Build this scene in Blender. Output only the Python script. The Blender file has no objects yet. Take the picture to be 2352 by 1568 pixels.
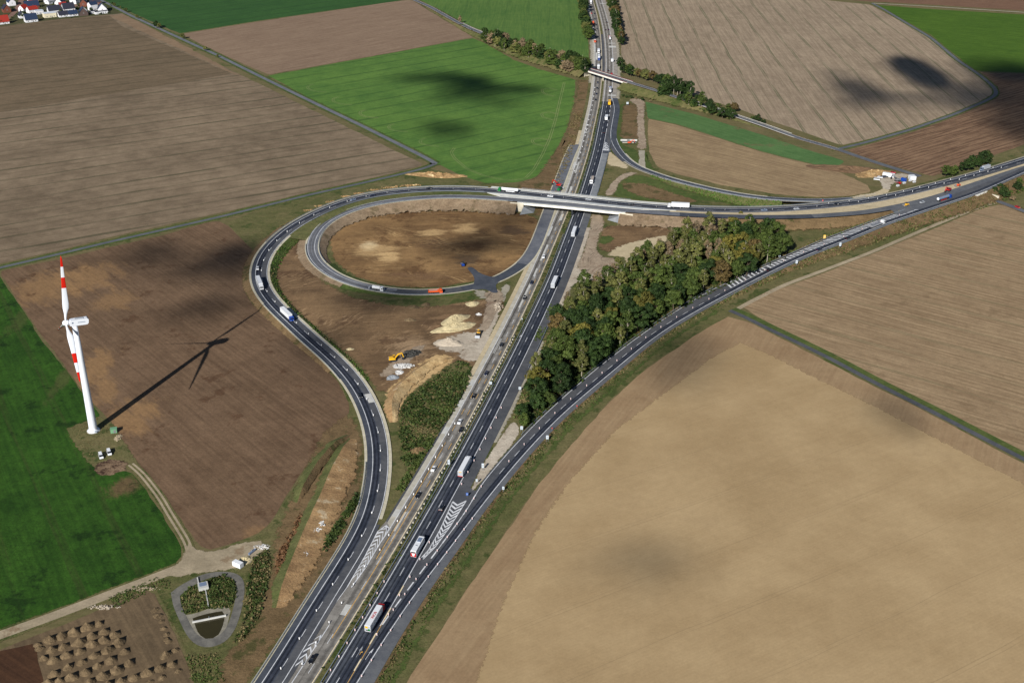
import bpy, bmesh, math, random
import numpy as np
from mathutils import Vector, Matrix

random.seed(7); RNG = np.random.default_rng(7)
SC = bpy.context.scene
COL = SC.collection

# ------------------------------------------------------------------ camera
CAM_H, PITCH, FOC = 326.0, math.radians(26.58), 2770.0   # height over the fields, downward pitch, focal length for a 2352 px wide frame
cam_d = bpy.data.cameras.new('camera'); cam = bpy.data.objects.new('camera', cam_d); COL.objects.link(cam)
cam.location = (0, 0, CAM_H); cam.rotation_euler = (math.pi/2-PITCH, 0, 0)
cam_d.sensor_width = 36; cam_d.lens = FOC/2352*36; cam_d.clip_start = 1; cam_d.clip_end = 20000
SC.camera = cam
# ------------------------------------------------------------------ sun, sky, exposure
SUN_EL = math.radians(29.5)
SUN_H = Vector((-0.372, -0.928, 0)).normalized()            # horizontal direction towards the sun
SUN_V = Vector((SUN_H.x*math.cos(SUN_EL), SUN_H.y*math.cos(SUN_EL), math.sin(SUN_EL)))
sl = bpy.data.lights.new('sun', 'SUN'); sl.energy = 5.0; sl.angle = math.radians(0.5); sl.color = (1.0, 0.95, 0.87)
so = bpy.data.objects.new('sun', sl); COL.objects.link(so); so.rotation_euler = (-SUN_V).to_track_quat('-Z', 'Y').to_euler()
so.location = (0, 0, 600)
W = bpy.data.worlds.new('World'); SC.world = W; W.use_nodes = True
wn = W.node_tree.nodes; bg = wn['Background']
sky = wn.new('ShaderNodeTexSky'); sky.sky_type = 'NISHITA'; sky.sun_disc = False
sky.sun_elevation = SUN_EL; sky.sun_rotation = math.atan2(SUN_H.x, SUN_H.y); sky.altitude = 300; sky.air_density = .8; sky.dust_density = .4
W.node_tree.links.new(sky.outputs[0], bg.inputs[0]); bg.inputs[1].default_value = 0.05
vs = SC.view_settings; vs.view_transform = 'Standard'; vs.look = 'None'; vs.gamma = 1; vs.use_curve_mapping = False
vs.exposure = 0.52
try: SC.cycles.max_bounces = 5; SC.cycles.transparent_max_bounces = 12
except Exception: pass

# ------------------------------------------------------------------ helpers: places
_cp, _sp = math.cos(PITCH), math.sin(PITCH)
def G(p, z=0.0):
    """point of the photograph (2352 px wide) -> place on the level z"""
    x, y = p[0], p[1]
    if len(p) > 2: z = p[2]
    u, v = (x-1176)/FOC, (y-784)/FOC
    dx, dy, dz = u, _cp-v*_sp, -_sp-v*_cp
    t = (z-CAM_H)/dz
    return np.array((dx*t, dy*t, z))
def GG(ps, z=0.0): return np.array([G(p, z) for p in ps])
def t(c, r, *ps): return [(588*c+p[0]/4, 392*r+p[1]/4)+tuple(p[2:]) for p in ps]
def resample(P, step):
    P = np.asarray(P, float); d = np.r_[0, np.cumsum(np.linalg.norm(np.diff(P, axis=0), axis=1))]
    n = max(2, int(round(d[-1]/step))+1); s = np.linspace(0, d[-1], n)
    return np.stack([np.interp(s, d, P[:, k]) for k in range(3)], 1)
def smooth_line(P, step=4.0, it=14):
    P = resample(P, step)
    for _ in range(it):
        Q = P.copy(); Q[1:-1] = .25*P[:-2]+.5*P[1:-1]+.25*P[2:]; P = Q
    return resample(P, step)
def line_px(ps, step=4.0, it=14, z=0.0): return smooth_line(GG(ps, z), step, it)
def normals(P):
    T = np.gradient(P[:, :2], axis=0); T /= np.linalg.norm(T, axis=1)[:, None]+1e-9
    return np.stack([T[:, 1], -T[:, 0]], 1)                 # to the right of travel
def offs(P, d, dz=0.0):
    Q = P.copy(); Q[:, :2] += normals(P)*np.reshape(d, (-1, 1) if np.ndim(d) else (1, 1)); Q[:, 2] += dz; return Q
def arclen(P): return np.r_[0, np.cumsum(np.linalg.norm(np.diff(P[:, :2], axis=0), axis=1))]
def at_s(P, s):
    d = arclen(P); return np.array([np.interp(s, d, P[:, k]) for k in range(3)])
def dir_s(P, s):
    a, b = at_s(P, s-2), at_s(P, s+2); v = b-a; return v/np.linalg.norm(v)
def nearest_s(P, q):
    i = np.argmin(np.linalg.norm(P[:, :2]-np.asarray(q)[:2], axis=1)); return arclen(P)[i]
def cut(P, s0, s1):
    d = arclen(P); m = (d > s0) & (d < s1); return np.vstack([at_s(P, s0), P[m], at_s(P, s1)])
def in_poly(pts, poly):
    x, y = pts[:, 0], pts[:, 1]; inside = np.zeros(len(pts), bool); n = len(poly); j = n-1
    for i in range(n):
        xi, yi, xj, yj = poly[i][0], poly[i][1], poly[j][0], poly[j][1]
        c = ((yi > y) != (yj > y)) & (x < (xj-xi)*(y-yi)/(yj-yi+1e-12)+xi); inside ^= c; j = i
    return inside
def sample_poly(poly, n):
    poly = np.asarray(poly); lo, hi = poly.min(0)[:2], poly.max(0)[:2]; out = []
    k = 0
    while k < n:
        q = RNG.uniform(lo, hi, (n*3, 2)); q = q[in_poly(q, poly)]; out.append(q); k += len(q)
    q = np.vstack(out)[:n]; return np.c_[q, np.zeros(len(q))]

# ------------------------------------------------------------------ helpers: objects
def tag(o, label=None, cat=None, group=None, kind=None):
    for k, v in (('label', label), ('category', cat), ('group', group), ('kind', kind)):
        if v: o[k] = v
    return o
def link(name, data, parent=None, mat=None, loc=None):
    o = bpy.data.objects.new(name, data); COL.objects.link(o)
    if parent is not None: o.parent = parent
    if loc is not None: o.location = loc
    if mat is not None and data is not None:
        if len(data.materials) == 0: data.materials.append(mat if not isinstance(mat, tuple) else mat[0])
        else:
            o.material_slots[0].link = 'OBJECT'; o.material_slots[0].material = mat
    return o
def empty(name, loc, rz=0): 
    o = link(name, None); o.location = loc; o.rotation_euler = (0, 0, rz); o.empty_display_size = .5; return o
class MB:
    def __init__(s): s.v = []; s.f = []; s.uv = None
    def add(s, vs, fs):
        b = len(s.v); s.v += [tuple(map(float, v)) for v in vs]; s.f += [tuple(i+b for i in f) for f in fs]; return s
    def box(s, c, d, taper=1.0, shift=0.0):
        x, y, z = c; a, b, h = d[0]/2, d[1]/2, d[2]/2; q = taper
        return s.add([(x-a, y-b, z-h), (x+a, y-b, z-h), (x+a, y+b, z-h), (x-a, y+b, z-h),
               (x-a*q, y-b*q+shift, z+h), (x+a*q, y-b*q+shift, z+h), (x+a*q, y+b*q+shift, z+h), (x-a*q, y+b*q+shift, z+h)],
              [(3, 2, 1, 0), (4, 5, 6, 7), (0, 1, 5, 4), (1, 2, 6, 5), (2, 3, 7, 6), (3, 0, 4, 7)])
    def prism(s, prof, axis, a, b, inset=0.0):
        """2-D outline pushed along x ('x': outline in y,z)  or y ('y': outline in x,z)"""
        n = len(prof); V = []
        for w in (a, b):
            for p in prof: V.append((w, p[0], p[1]) if axis == 'x' else (p[0], w, p[1]))
        F = [tuple(range(n)), tuple(range(2*n-1, n-1, -1))]+[(i, n+i, n+(i+1) % n, (i+1) % n) for i in range(n)]
        return s.add(V, F)
    def tube(s, a, b, r0, r1=None, n=8, cap=True):
        a, b = Vector(a), Vector(b); r1 = r0 if r1 is None else r1; d = (b-a).normalized()
        u = d.orthogonal().normalized(); w = d.cross(u); V = []
        for q, r in ((a, r0), (b, r1)):
            for i in range(n):
                g = 2*math.pi*i/n; V.append(q+u*math.cos(g)*r+w*math.sin(g)*r)
        F = [(i, (i+1) % n, n+(i+1) % n, n+i) for i in range(n)]
        if cap: F += [tuple(range(n-1, -1, -1)), tuple(range(n, 2*n))]
        return s.add(V, F)
    def lathe(s, prof, n=24, c=(0, 0, 0)):
        V = []; m = len(prof)
        for r, z in prof:
            for i in range(n):
                g = 2*math.pi*i/n; V.append((c[0]+r*math.cos(g), c[1]+r*math.sin(g), c[2]+z))
        F = [(k*n+i, k*n+(i+1) % n, (k+1)*n+(i+1) % n, (k+1)*n+i) for k in range(m-1) for i in range(n)]
        F += [tuple(range(n-1, -1, -1)), tuple(range((m-1)*n, m*n))]
        return s.add(V, F)
    def strip(s, A, B):
        n = min(len(A), len(B)); V = [*A[:n], *B[:n]]
        return s.add(V, [(i, n+i, n+i+1, i+1) for i in range(n-1)])
    def mesh(s, name, smooth=False):
        me = bpy.data.meshes.new(name); me.from_pydata(s.v, [], s.f); me.validate(); me.update()
        if smooth: me.polygons.foreach_set('use_smooth', [True]*len(me.polygons))
        return me
    def build(s, name, mat, parent=None, smooth=False, bevel=0, loc=None):
        o = link(name, s.mesh(name, smooth), parent, mat, loc)
        if bevel:
            m = o.modifiers.new('bevel', 'BEVEL'); m.width = bevel; m.segments = 1; m.limit_method = 'ANGLE'
        return o
def up(me):
    """make flat sheets face the sky"""
    bm = bmesh.new(); bm.from_mesh(me); bm.normal_update()
    for f in bm.faces:
        if f.normal.z < 0: f.normal_flip()
    bm.to_mesh(me); bm.free(); me.update()
def sheet(name, A, B, mat, parent=None, kind=None, dz=0.0, fade=None):
    n = max(len(A), len(B))
    if len(A) != len(B):
        def rs(P):
            d = arclen(P); s = np.linspace(0, d[-1], n); return np.stack([np.interp(s, d, P[:, k]) for k in range(3)], 1)
        A, B = rs(A), rs(B)
    A = A+np.array((0, 0, dz)); B = B+np.array((0, 0, dz))
    m = MB().strip(A, B); me = m.mesh(name); up(me); o = link(name, me, parent, mat)
    if fade:
        at = me.attributes.new('fade', 'FLOAT', 'POINT'); at.data.foreach_set('value', [float(fade[0])]*n+[float(fade[1])]*n)
    if kind: o['kind'] = kind
    return o
def wander(P, step, amp, closed=True):
    """break up a straight outline by a few decimetres"""
    P = np.asarray(P, float)
    if closed: P = np.vstack([P, P[:1]])
    P = resample(P, step)
    if closed: P = P[:-1]
    n = len(P); j = RNG.normal(0, 1, (n, 2)); k = RNG.normal(0, 1, (n, 2))
    for _ in range(4): k = .5*k+.25*np.roll(k, 1, 0)+.25*np.roll(k, -1, 0)
    P[:, :2] += amp*(.45*j+1.2*k); return P
PATCH_FADE = dict(site_ground=8, grass_patch=6, sand_patch=6, haul_road=5, dirt_patch=4, weedy_ground=5, loop_ground=5, gravel_gore=2, dirt_junction=2.5, turbine_stand=3)
def poly(name, px, z, mat, kind='structure', parent=None, soft=0, step=6.0, amp=.5, world=None, fade=None):
    if fade is None: fade = PATCH_FADE.get(name, 0)
    P = GG([p[:2] for p in px]) if world is None else np.asarray(world, float)
    P = np.vstack([P, P[:1]]); P = resample(P, step)[:-1]
    for _ in range(soft): P = .5*P+.25*np.roll(P, 1, 0)+.25*np.roll(P, -1, 0)
    if amp: P = wander(P, step, amp)
    P[:, 2] = z
    me = bpy.data.meshes.new(name)
    if fade:
        ar = np.sum(P[:, 0]*np.roll(P[:, 1], -1)-np.roll(P[:, 0], -1)*P[:, 1])
        N = np.roll(P, -1, 0)[:, :2]-np.roll(P, 1, 0)[:, :2]; N = np.stack([N[:, 1], -N[:, 0]], 1)*(1 if ar > 0 else -1)
        for _ in range(6): N = .5*N+.25*np.roll(N, 1, 0)+.25*np.roll(N, -1, 0)
        N /= np.linalg.norm(N, axis=1)[:, None]+1e-9; n = len(P)
        D = np.linalg.norm(P[:, None, :2]-P[None, :, :2], axis=2); ii = np.arange(n); sep = np.abs(ii[:, None]-ii[None]); sep = np.minimum(sep, n-sep); sep_m = sep*step*.55
        D[D > sep_m] = 1e9; D[sep < 4] = 1e9; wl = np.clip(D.min(1)*.3, .2, fade*.5)
        for _ in range(3): wl = np.minimum(wl, np.minimum(np.roll(wl, 1), np.roll(wl, -1))*.5+wl*.5)
        I = P.copy(); I[:, :2] -= N*wl[:, None]; O = P.copy(); O[:, :2] += N*wl[:, None]; I[:, 2] += .006; O[:, 2] -= .004
        me.from_pydata([tuple(p) for p in O]+[tuple(p) for p in I], [], [tuple(range(n, 2*n))]+[(i, (i+1) % n, n+(i+1) % n, n+i) for i in range(n)]); up(me)
        at = me.attributes.new('fade', 'FLOAT', 'POINT'); at.data.foreach_set('value', [1.0]*n+[0.0]*n)
    else:
        me.from_pydata([tuple(p) for p in P], [], [tuple(range(len(P)))]); up(me)
    o = link(name, me, parent, mat)
    if kind: o['kind'] = kind
    return o, P

_ONES = 'first second third fourth fifth sixth seventh eighth ninth tenth eleventh twelfth thirteenth fourteenth fifteenth sixteenth seventeenth eighteenth nineteenth'.split()
_TENS = ['', '', 'twenty', 'thirty', 'forty', 'fifty', 'sixty', 'seventy', 'eighty', 'ninety']
def ordinal(n):
    if n < 20: return _ONES[n-1]
    if n >= 100: return 'hundred-and-'+ordinal(n-100) if n > 100 else 'hundredth'
    a, b = divmod(n, 10); return _TENS[a][:-1]+'ieth' if b == 0 else _TENS[a]+'-'+_ONES[b-1]
# ------------------------------------------------------------------ materials
KEXP = 1.30
def C(r, g, b, k=None):
    """the colour a surface has in the photograph's sunlight -> its own colour"""
    f = lambda c: ((c/255+.055)/1.055)**2.4 if c > 10 else c/255/12.92
    return tuple(min(.9, f(c)/(k or KEXP)) for c in (r, g, b))+(1,)
MATS = {}
class NT:
    def __init__(s, name):
        m = bpy.data.materials.new(name); m.use_nodes = True; s.m = m; s.nt = m.node_tree; s.n = s.nt.nodes; s.l = s.nt.links
        s.bsdf = s.n['Principled BSDF']; s.bsdf.inputs['Specular IOR Level'].default_value = .15
    def new(s, ty, **kw):
        nd = s.n.new(ty)
        for k, v in kw.items(): setattr(nd, k, v)
        return nd
    def put(s, sock, v):
        if hasattr(v, 'links') or isinstance(v, bpy.types.NodeSocket): s.l.new(v, sock)
        else: sock.default_value = v
    def math(s, op, a, b=0.0, c=None, clamp=False):
        nd = s.new('ShaderNodeMath', operation=op, use_clamp=clamp); s.put(nd.inputs[0], a); s.put(nd.inputs[1], b)
        if c is not None: s.put(nd.inputs[2], c)
        return nd.outputs[0]
    def mix(s, f, a, b, mode='MIX'):
        nd = s.new('ShaderNodeMix', data_type='RGBA', blend_type=mode); s.put(nd.inputs[0], f); s.put(nd.inputs[6], a); s.put(nd.inputs[7], b)
        return nd.outputs[2]
    def noise(s, vec, scale, detail=3, rough=.55):
        nd = s.new('ShaderNodeTexNoise'); s.put(nd.inputs['Vector'], vec); nd.inputs['Scale'].default_value = scale
        nd.inputs['Detail'].default_value = detail; nd.inputs['Roughness'].default_value = rough; return nd.outputs['Fac']
    def sstep(s, v, a, b):
        nd = s.new('ShaderNodeMapRange', interpolation_type='SMOOTHSTEP'); s.put(nd.inputs[0], v)
        nd.inputs[1].default_value = a; nd.inputs[2].default_value = b; return nd.outputs[0]
    def pos(s): return s.new('ShaderNodeNewGeometry').outputs['Position']
    def sep(s, v):
        nd = s.new('ShaderNodeSeparateXYZ'); s.put(nd.inputs[0], v); return nd.outputs
    def comb(s, x, y, z=0.0):
        nd = s.new('ShaderNodeCombineXYZ'); s.put(nd.inputs[0], x); s.put(nd.inputs[1], y); s.put(nd.inputs[2], z); return nd.outputs[0]
    def rot(s, v, ang):
        nd = s.new('ShaderNodeVectorRotate', rotation_type='Z_AXIS'); s.put(nd.inputs[0], v); nd.inputs['Angle'].default_value = ang; return nd.outputs[0]
    def bump(s, h, strength=.5, dist=.2):
        nd = s.new('ShaderNodeBump'); s.put(nd.inputs['Height'], h); nd.inputs['Strength'].default_value = strength; nd.inputs['Distance'].default_value = dist
        s.l.new(nd.outputs[0], s.bsdf.inputs['Normal'])
def ang_px(a, b):
    A, B = G(a), G(b); return math.atan2(B[1]-A[1], B[0]-A[0])
def soil(name, c1, c2, ang=0.0, row=.35, rows=None, trams=(), blobs=(), big=.012, mid=.07, grain=.22, relief=.25, spots=None, ruts=None):
    """ground: colour clouds, streaks along the working direction, drill rows, wheel tracks, patches of other soil"""
    k = NT(name); P = k.pos(); R = k.rot(P, -ang); x, y, _ = k.sep(R)
    streak = k.noise(k.comb(k.math('MULTIPLY', x, .022), k.math('MULTIPLY', y, .42)), 1.0, 4, .6)
    m_ = k.noise(P, mid, 4, .6); b_ = k.noise(P, big, 3, .6)
    v = k.math('ADD', k.math('MULTIPLY', streak, row), k.math('ADD', k.math('MULTIPLY', m_, (1-row)*.5), k.math('MULTIPLY', b_, (1-row)*.5)))
    col = k.mix(k.sstep(v, .33, .67), c1, c2)
    for (bx, by, rx, ry, cc, st) in blobs:
        g = G((bx, by)); e = G((bx+rx, by)); h = G((bx, by-ry))
        sx, sy = abs(e[0]-g[0])+.1, abs(h[1]-g[1])+.1
        px_, py_, _z = k.sep(P)
        dx = k.math('DIVIDE', k.math('SUBTRACT', px_, g[0]), sx); dy = k.math('DIVIDE', k.math('SUBTRACT', py_, g[1]), sy)
        d = k.math('SQRT', k.math('ADD', k.math('MULTIPLY', dx, dx), k.math('MULTIPLY', dy, dy)))
        nn = k.noise(k.comb(k.math('MULTIPLY', x, .5), k.math('MULTIPLY', y, 1.5)), .09, 5, .68)
        d2 = k.math('ADD', d, k.math('MULTIPLY', k.math('SUBTRACT', nn, .5), 2.6))
        col = k.mix(k.math('MULTIPLY', k.math('SUBTRACT', 1.0, k.sstep(d2, .35, 1.05)), st), col, cc)
    if rows:
        sp, st = rows
        w = k.math('SINE', k.math('MULTIPLY', k.math('ADD', y, k.math('MULTIPLY', m_, .8)), 2*math.pi/sp))
        col = k.mix(k.math('MULTIPLY', k.math('ADD', k.math('MULTIPLY', w, .5), .5), st), col, k.mix(.5, c1, (0.02, .017, .012, 1)))
    for (sp, wd, cc, st, off) in trams:
        yy = k.math('ADD', y, k.math('MULTIPLY', k.noise(k.comb(k.math('MULTIPLY', x, .01), k.math('MULTIPLY', y, .01)), 1.0, 2), 6.0))
        fr = k.math('FRACT', k.math('DIVIDE', k.math('ADD', yy, off+5000.0*sp), sp))
        d = k.math('MULTIPLY', k.math('ABSOLUTE', k.math('SUBTRACT', fr, .5)), sp)
        d = k.math('ABSOLUTE', k.math('SUBTRACT', d, .95))
        mask = k.math('SUBTRACT', 1.0, k.sstep(d, wd*.35, wd))
        vary = k.sstep(k.noise(k.comb(k.math('MULTIPLY', x, .012), k.math('MULTIPLY', y, .3)), 1.0, 4), .34, .62)
        col = k.mix(k.math('MULTIPLY', k.math('MULTIPLY', mask, vary), st), col, cc)
    if ruts:
        cc, st, ra = ruts
        x2, y2, _z2 = k.sep(k.rot(k.pos(), -ra)); w1 = k.noise(P, .02, 2)
        n1 = k.noise(k.comb(k.math('MULTIPLY', x2, .05), k.math('ADD', k.math('MULTIPLY', y2, .55), k.math('MULTIPLY', w1, 22.0))), 1.0, 3, .6)
        gate = k.sstep(k.noise(P, .03, 3), .42, .6)
        col = k.mix(k.math('MULTIPLY', k.math('MULTIPLY', k.sstep(n1, .56, .64), gate), st), col, cc)
        col = k.mix(k.math('MULTIPLY', k.math('MULTIPLY', k.math('SUBTRACT', 1.0, k.sstep(n1, .34, .42)), gate), st*.8), col, (.02, .016, .012, 1))
    if spots:
        cc, thr, st, scl = spots
        col = k.mix(k.math('MULTIPLY', k.sstep(k.noise(P, scl, 5, .7), thr, thr+.09), st), col, cc)
    gr = k.noise(P, .9, 5, .75); gf = k.noise(P, .25, 3, .7)
    col = k.mix(1.0, col, k.mix(k.sstep(k.math('ADD', k.math('MULTIPLY', gr, .6), k.math('MULTIPLY', gf, .4)), .3, .7), (1-grain, 1-grain, 1-grain, 1), (1+grain*.7, 1+grain*.7, 1+grain*.7, 1)), 'MULTIPLY')
    k.put(k.bsdf.inputs['Base Color'], col); k.bsdf.inputs['Roughness'].default_value = .95
    k.bump(gr, relief, .5)
    fa = k.new('ShaderNodeAttribute', attribute_name='fade').outputs['Fac']
    al = k.sstep(k.math('ADD', fa, k.math('MULTIPLY', k.math('SUBTRACT', k.noise(P, .3, 5, .75), .5), 1.9)), .52, .74)
    mx = k.new('ShaderNodeMixShader'); tr = k.new('ShaderNodeBsdfTransparent')
    k.put(mx.inputs[0], k.math('MULTIPLY', al, k.math('GREATER_THAN', fa, .001))); k.l.new(k.bsdf.outputs[0], mx.inputs[1]); k.l.new(tr.outputs[0], mx.inputs[2])
    k.l.new(mx.outputs[0], k.n['Material Output'].inputs['Surface'])
    MATS[name] = k.m; return k.m
def asphalt(name, c1, c2, scale=.06, joint=None, grain=.16, rough=.85, wear=0):
    k = NT(name); P = k.pos()
    n1 = k.noise(P, scale, 4, .6); n2 = k.noise(P, 1.4, 3, .7); n3 = k.noise(P, .35, 4, .65)
    col = k.mix(k.sstep(k.math('ADD', k.math('MULTIPLY', n1, .6), k.math('MULTIPLY', n3, .4)), .36, .64), c1, c2)
    col = k.mix(1.0, col, k.mix(n2, (1-grain,)*3+(1,), (1+grain,)*3+(1,)), 'MULTIPLY')
    k.put(k.bsdf.inputs['Base Color'], col); k.bsdf.inputs['Roughness'].default_value = rough
    if wear:
        fa = k.new('ShaderNodeAttribute', attribute_name='fade').outputs['Fac']
        al = k.math('MULTIPLY', k.math('SUBTRACT', 1.0, k.sstep(k.math('ADD', fa, k.math('MULTIPLY', k.math('SUBTRACT', n3, .5), .8)), .0, 1.0)), wear)
        mx = k.new('ShaderNodeMixShader'); tr = k.new('ShaderNodeBsdfTransparent'); k.put(mx.inputs[0], al); k.l.new(tr.outputs[0], mx.inputs[1]); k.l.new(k.bsdf.outputs[0], mx.inputs[2]); k.l.new(mx.outputs[0], k.n['Material Output'].inputs['Surface'])
    MATS[name] = k.m; return k.m
def plain(name, c, rough=.6, var=.12, scale=.8, metal=0.0, spec=.3, objvar=0.0):
    k = NT(name); n1 = k.noise(k.new('ShaderNodeTexCoord').outputs['Object'], scale, 3)
    col = k.mix(1.0, c, k.mix(n1, (1-var,)*3+(1,), (1+var,)*3+(1,)), 'MULTIPLY')
    if objvar:
        r = k.new('ShaderNodeObjectInfo').outputs['Random']
        col = k.mix(1.0, col, k.mix(r, (1-objvar,)*3+(1,), (1+objvar,)*3+(1,)), 'MULTIPLY')
    k.put(k.bsdf.inputs['Base Color'], col); k.bsdf.inputs['Roughness'].default_value = rough
    k.bsdf.inputs['Metallic'].default_value = metal; k.bsdf.inputs['Specular IOR Level'].default_value = spec
    MATS[name] = k.m; return k.m
def leaf(name, c1, c2, objvar=.25):
    k = NT(name); P = k.pos()
    n1 = k.noise(P, .35, 3); n2 = k.noise(P, 2.0, 2)
    col = k.mix(k.sstep(k.math('ADD', k.math('MULTIPLY', n1, .6), k.math('MULTIPLY', n2, .4)), .35, .65), c1, c2)
    r = k.new('ShaderNodeObjectInfo').outputs['Random']
    col = k.mix(1.0, col, k.mix(r, (1-objvar, 1-objvar, 1-objvar, 1), (1+objvar, 1+objvar*.8, 1+objvar*.6, 1)), 'MULTIPLY')
    k.put(k.bsdf.inputs['Base Color'], col); k.bsdf.inputs['Roughness'].default_value = .7
    MATS[name] = k.m; return k.m
# ------------------------------------------------------------------ ground colours
GREEN_L = C(70, 104, 45); GREEN_D = C(38, 62, 26)
TRAM = C(70, 74, 52)
a1 = ang_px((0, 357), (588, 274)); a4 = ang_px((640, 230), (1200, 132)); a6 = ang_px((1764, 95), (1930, 310))
M = {}
M['ground'] = soil('open_ground', C(120, 108, 78), C(92, 92, 56), spots=(C(70, 84, 40), .55, .8, .03))
M['stubble_left'] = soil('stubble_left', C(107, 93, 76), C(144, 127, 106), a1, .22, trams=[(27, 1.1, C(74, 72, 52), .9, 4), (27, .9, C(96, 84, 66), .6, 15)], grain=.2)
M['stubble_up'] = soil('stubble_up', C(96, 84, 66), C(124, 107, 86), a1, .45, trams=[(24, 1.1, C(76, 70, 50), .65, 9)], grain=.2)
M['seed_top'] = soil('seed_top', C(40, 76, 36), C(58, 96, 46), ang_px((415, 76), (900, 4)), .5, trams=[(30, 1.0, C(30, 56, 30), .6, 3)], grain=.25)
M['harrowed'] = soil('harrowed', C(122, 101, 84), C(148, 127, 107), ang_px((415, 78), (930, 0)), .75, big=.008)
M['seed_mid'] = soil('seed_mid', C(70, 106, 48), C(98, 132, 60), a4, .35, trams=[(26, 1.0, C(46, 76, 36), .75, 8)], grain=.25)
M['seed_far'] = soil('seed_far', C(70, 104, 48), C(96, 124, 60), math.radians(88), .5, trams=[(28, 1.0, C(50, 84, 40), .4, 3)], grain=.22)
M['stubble_right'] = soil('stubble_right', C(136, 120, 102), C(168, 151, 129), a6, .55, trams=[(25, 1.0, C(92, 96, 70), .8, 7), (25, .8, C(120, 108, 88), .5, 19)], spots=(C(118, 106, 88), .58, .35, .014))
M['crop_right'] = soil('crop_right', C(56, 88, 20), C(82, 112, 34), ang_px((2050, 60), (2352, 90)), .6, grain=.2)
M['plough_top'] = soil('plough_top', C(104, 78, 62), C(134, 104, 84), ang_px((2000, 0), (2352, 22)), .6, rows=(7, .15))
M['plough_right'] = soil('plough_right', C(94, 70, 54), C(154, 125, 99), ang_px((1990, 350), (2300, 262)), .75, rows=(5, .25), grain=.3, relief=.5)
M['strip_green'] = soil('strip_green', C(70, 104, 58), C(92, 124, 74), ang_px((1500, 260), (1900, 375)), .4, spots=(C(116, 98, 74), .58, .6, .03))
M['tan_field'] = soil('tan_field', C(130, 109, 84), C(168, 146, 113), ang_px((1520, 330), (1900, 420)), .55, rows=(4, .12))
M['stubble_low'] = soil('stubble_low', C(134, 112, 86), C(172, 149, 118), ang_px((1900, 690), (2352, 810)), .6, rows=(4.2, .2), trams=[(26, .9, C(118, 112, 84), .6, 11)], spots=(C(120, 100, 76), .57, .5, .03))
M['headland'] = soil('headland', C(146, 121, 92), C(166, 142, 110), ang_px((1100, 1330), (1400, 960)), .35, grain=.14, relief=.15, rows=(2.4, .06), spots=(C(132, 106, 78), .57, .35, .02))
M['turn_strip'] = soil('turn_strip', C(122, 102, 82), C(146, 124, 100), a1, .4)
M['sown_tan'] = soil('sown_tan', C(163, 139, 103), C(184, 160, 122), ang_px((1500, 1370), (1800, 1250)), .12, mid=.03, grain=.1, relief=.12, spots=(C(150, 127, 96), .58, .22, .012), trams=[(36, .3, C(144, 124, 95), .4, 6)], rows=(1.6, .05))
_tanp = C(152, 120, 84)
M['bare_left'] = soil('bare_left', C(97, 77, 59), C(128, 104, 82), ang_px((350, 620), (600, 790)), .4, rows=(2.6, .10), grain=.26,
    blobs=[(110, 660, 95, 45, _tanp, .7), (200, 640, 90, 40, _tanp, .7), (260, 690, 60, 30, _tanp, .6), (215, 850, 45, 60, _tanp, .8), (300, 960, 70, 55, _tanp, .8), (240, 900, 40, 40, _tanp, .7), (600, 1225, 60, 26, _tanp, .5)],
    spots=(C(84, 60, 42), .57, .7, .045))
M['crop_left'] = soil('crop_left', C(32, 64, 15), C(56, 94, 28), ang_px((250, 1180), (320, 1320)), .4, trams=[(24, 1.2, C(60, 70, 34), .5, 6)], grain=.45, relief=.5,
    blobs=[(280, 1120, 42, 26, C(112, 88, 66), .8), (60, 720, 26, 60, C(76, 84, 44), .6), (140, 880, 20, 50, C(84, 84, 50), .6)], spots=(C(18, 44, 10), .55, .7, .05))
M['mound_ground'] = soil('mound_ground', C(92, 78, 60), C(122, 104, 80), ang_px((262, 1420), (330, 1540)), .5, grain=.25)
M['bare_corner'] = soil('bare_corner', C(62, 42, 30), C(86, 60, 42), ang_px((0, 1500), (90, 1560)), .5, grain=.25)
_t2 = C(204, 172, 124); _t3 = C(226, 208, 170)
M['site_earth'] = soil('site_earth', C(90, 71, 52), C(146, 119, 88), ang_px((700, 740), (1000, 720)), .22, mid=.035, grain=.3, ruts=(C(178, 150, 116), .6, ang_px((880, 860), (1100, 730))), relief=.5,
    blobs=[(1040, 760, 70, 40, C(150, 122, 92), .8), (1060, 690, 60, 16, C(158, 130, 98), .6), (940, 800, 60, 34, C(168, 142, 112), .8), (720, 690, 60, 30, C(140, 114, 84), .5)],
    spots=(C(88, 66, 48), .55, .7, .03))
M['loop_earth'] = soil('loop_earth', C(98, 74, 50), C(158, 126, 86), ang_px((800, 560), (1200, 545)), .22, mid=.04, grain=.3, ruts=(C(196, 164, 116), .55, ang_px((800, 560), (1150, 620))), relief=.5,
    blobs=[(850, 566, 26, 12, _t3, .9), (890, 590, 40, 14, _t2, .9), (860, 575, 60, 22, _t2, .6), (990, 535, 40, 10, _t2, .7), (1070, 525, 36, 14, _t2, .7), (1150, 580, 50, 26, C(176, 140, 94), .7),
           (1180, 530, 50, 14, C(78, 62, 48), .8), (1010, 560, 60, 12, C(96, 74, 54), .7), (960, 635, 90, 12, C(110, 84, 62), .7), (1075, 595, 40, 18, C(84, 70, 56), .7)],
    spots=(C(96, 70, 46), .54, .75, .028))
M['rough_grass'] = soil('rough_grass', C(84, 90, 50), C(122, 112, 78), 0, .2, mid=.12, grain=.35, relief=.6, spots=(C(58, 76, 32), .52, .8, .06))
M['verge_green'] = soil('verge_green', C(62, 84, 38), C(94, 104, 56), 0, .2, mid=.12, grain=.35, relief=.6, spots=(C(112, 100, 66), .58, .6, .08))
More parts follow.
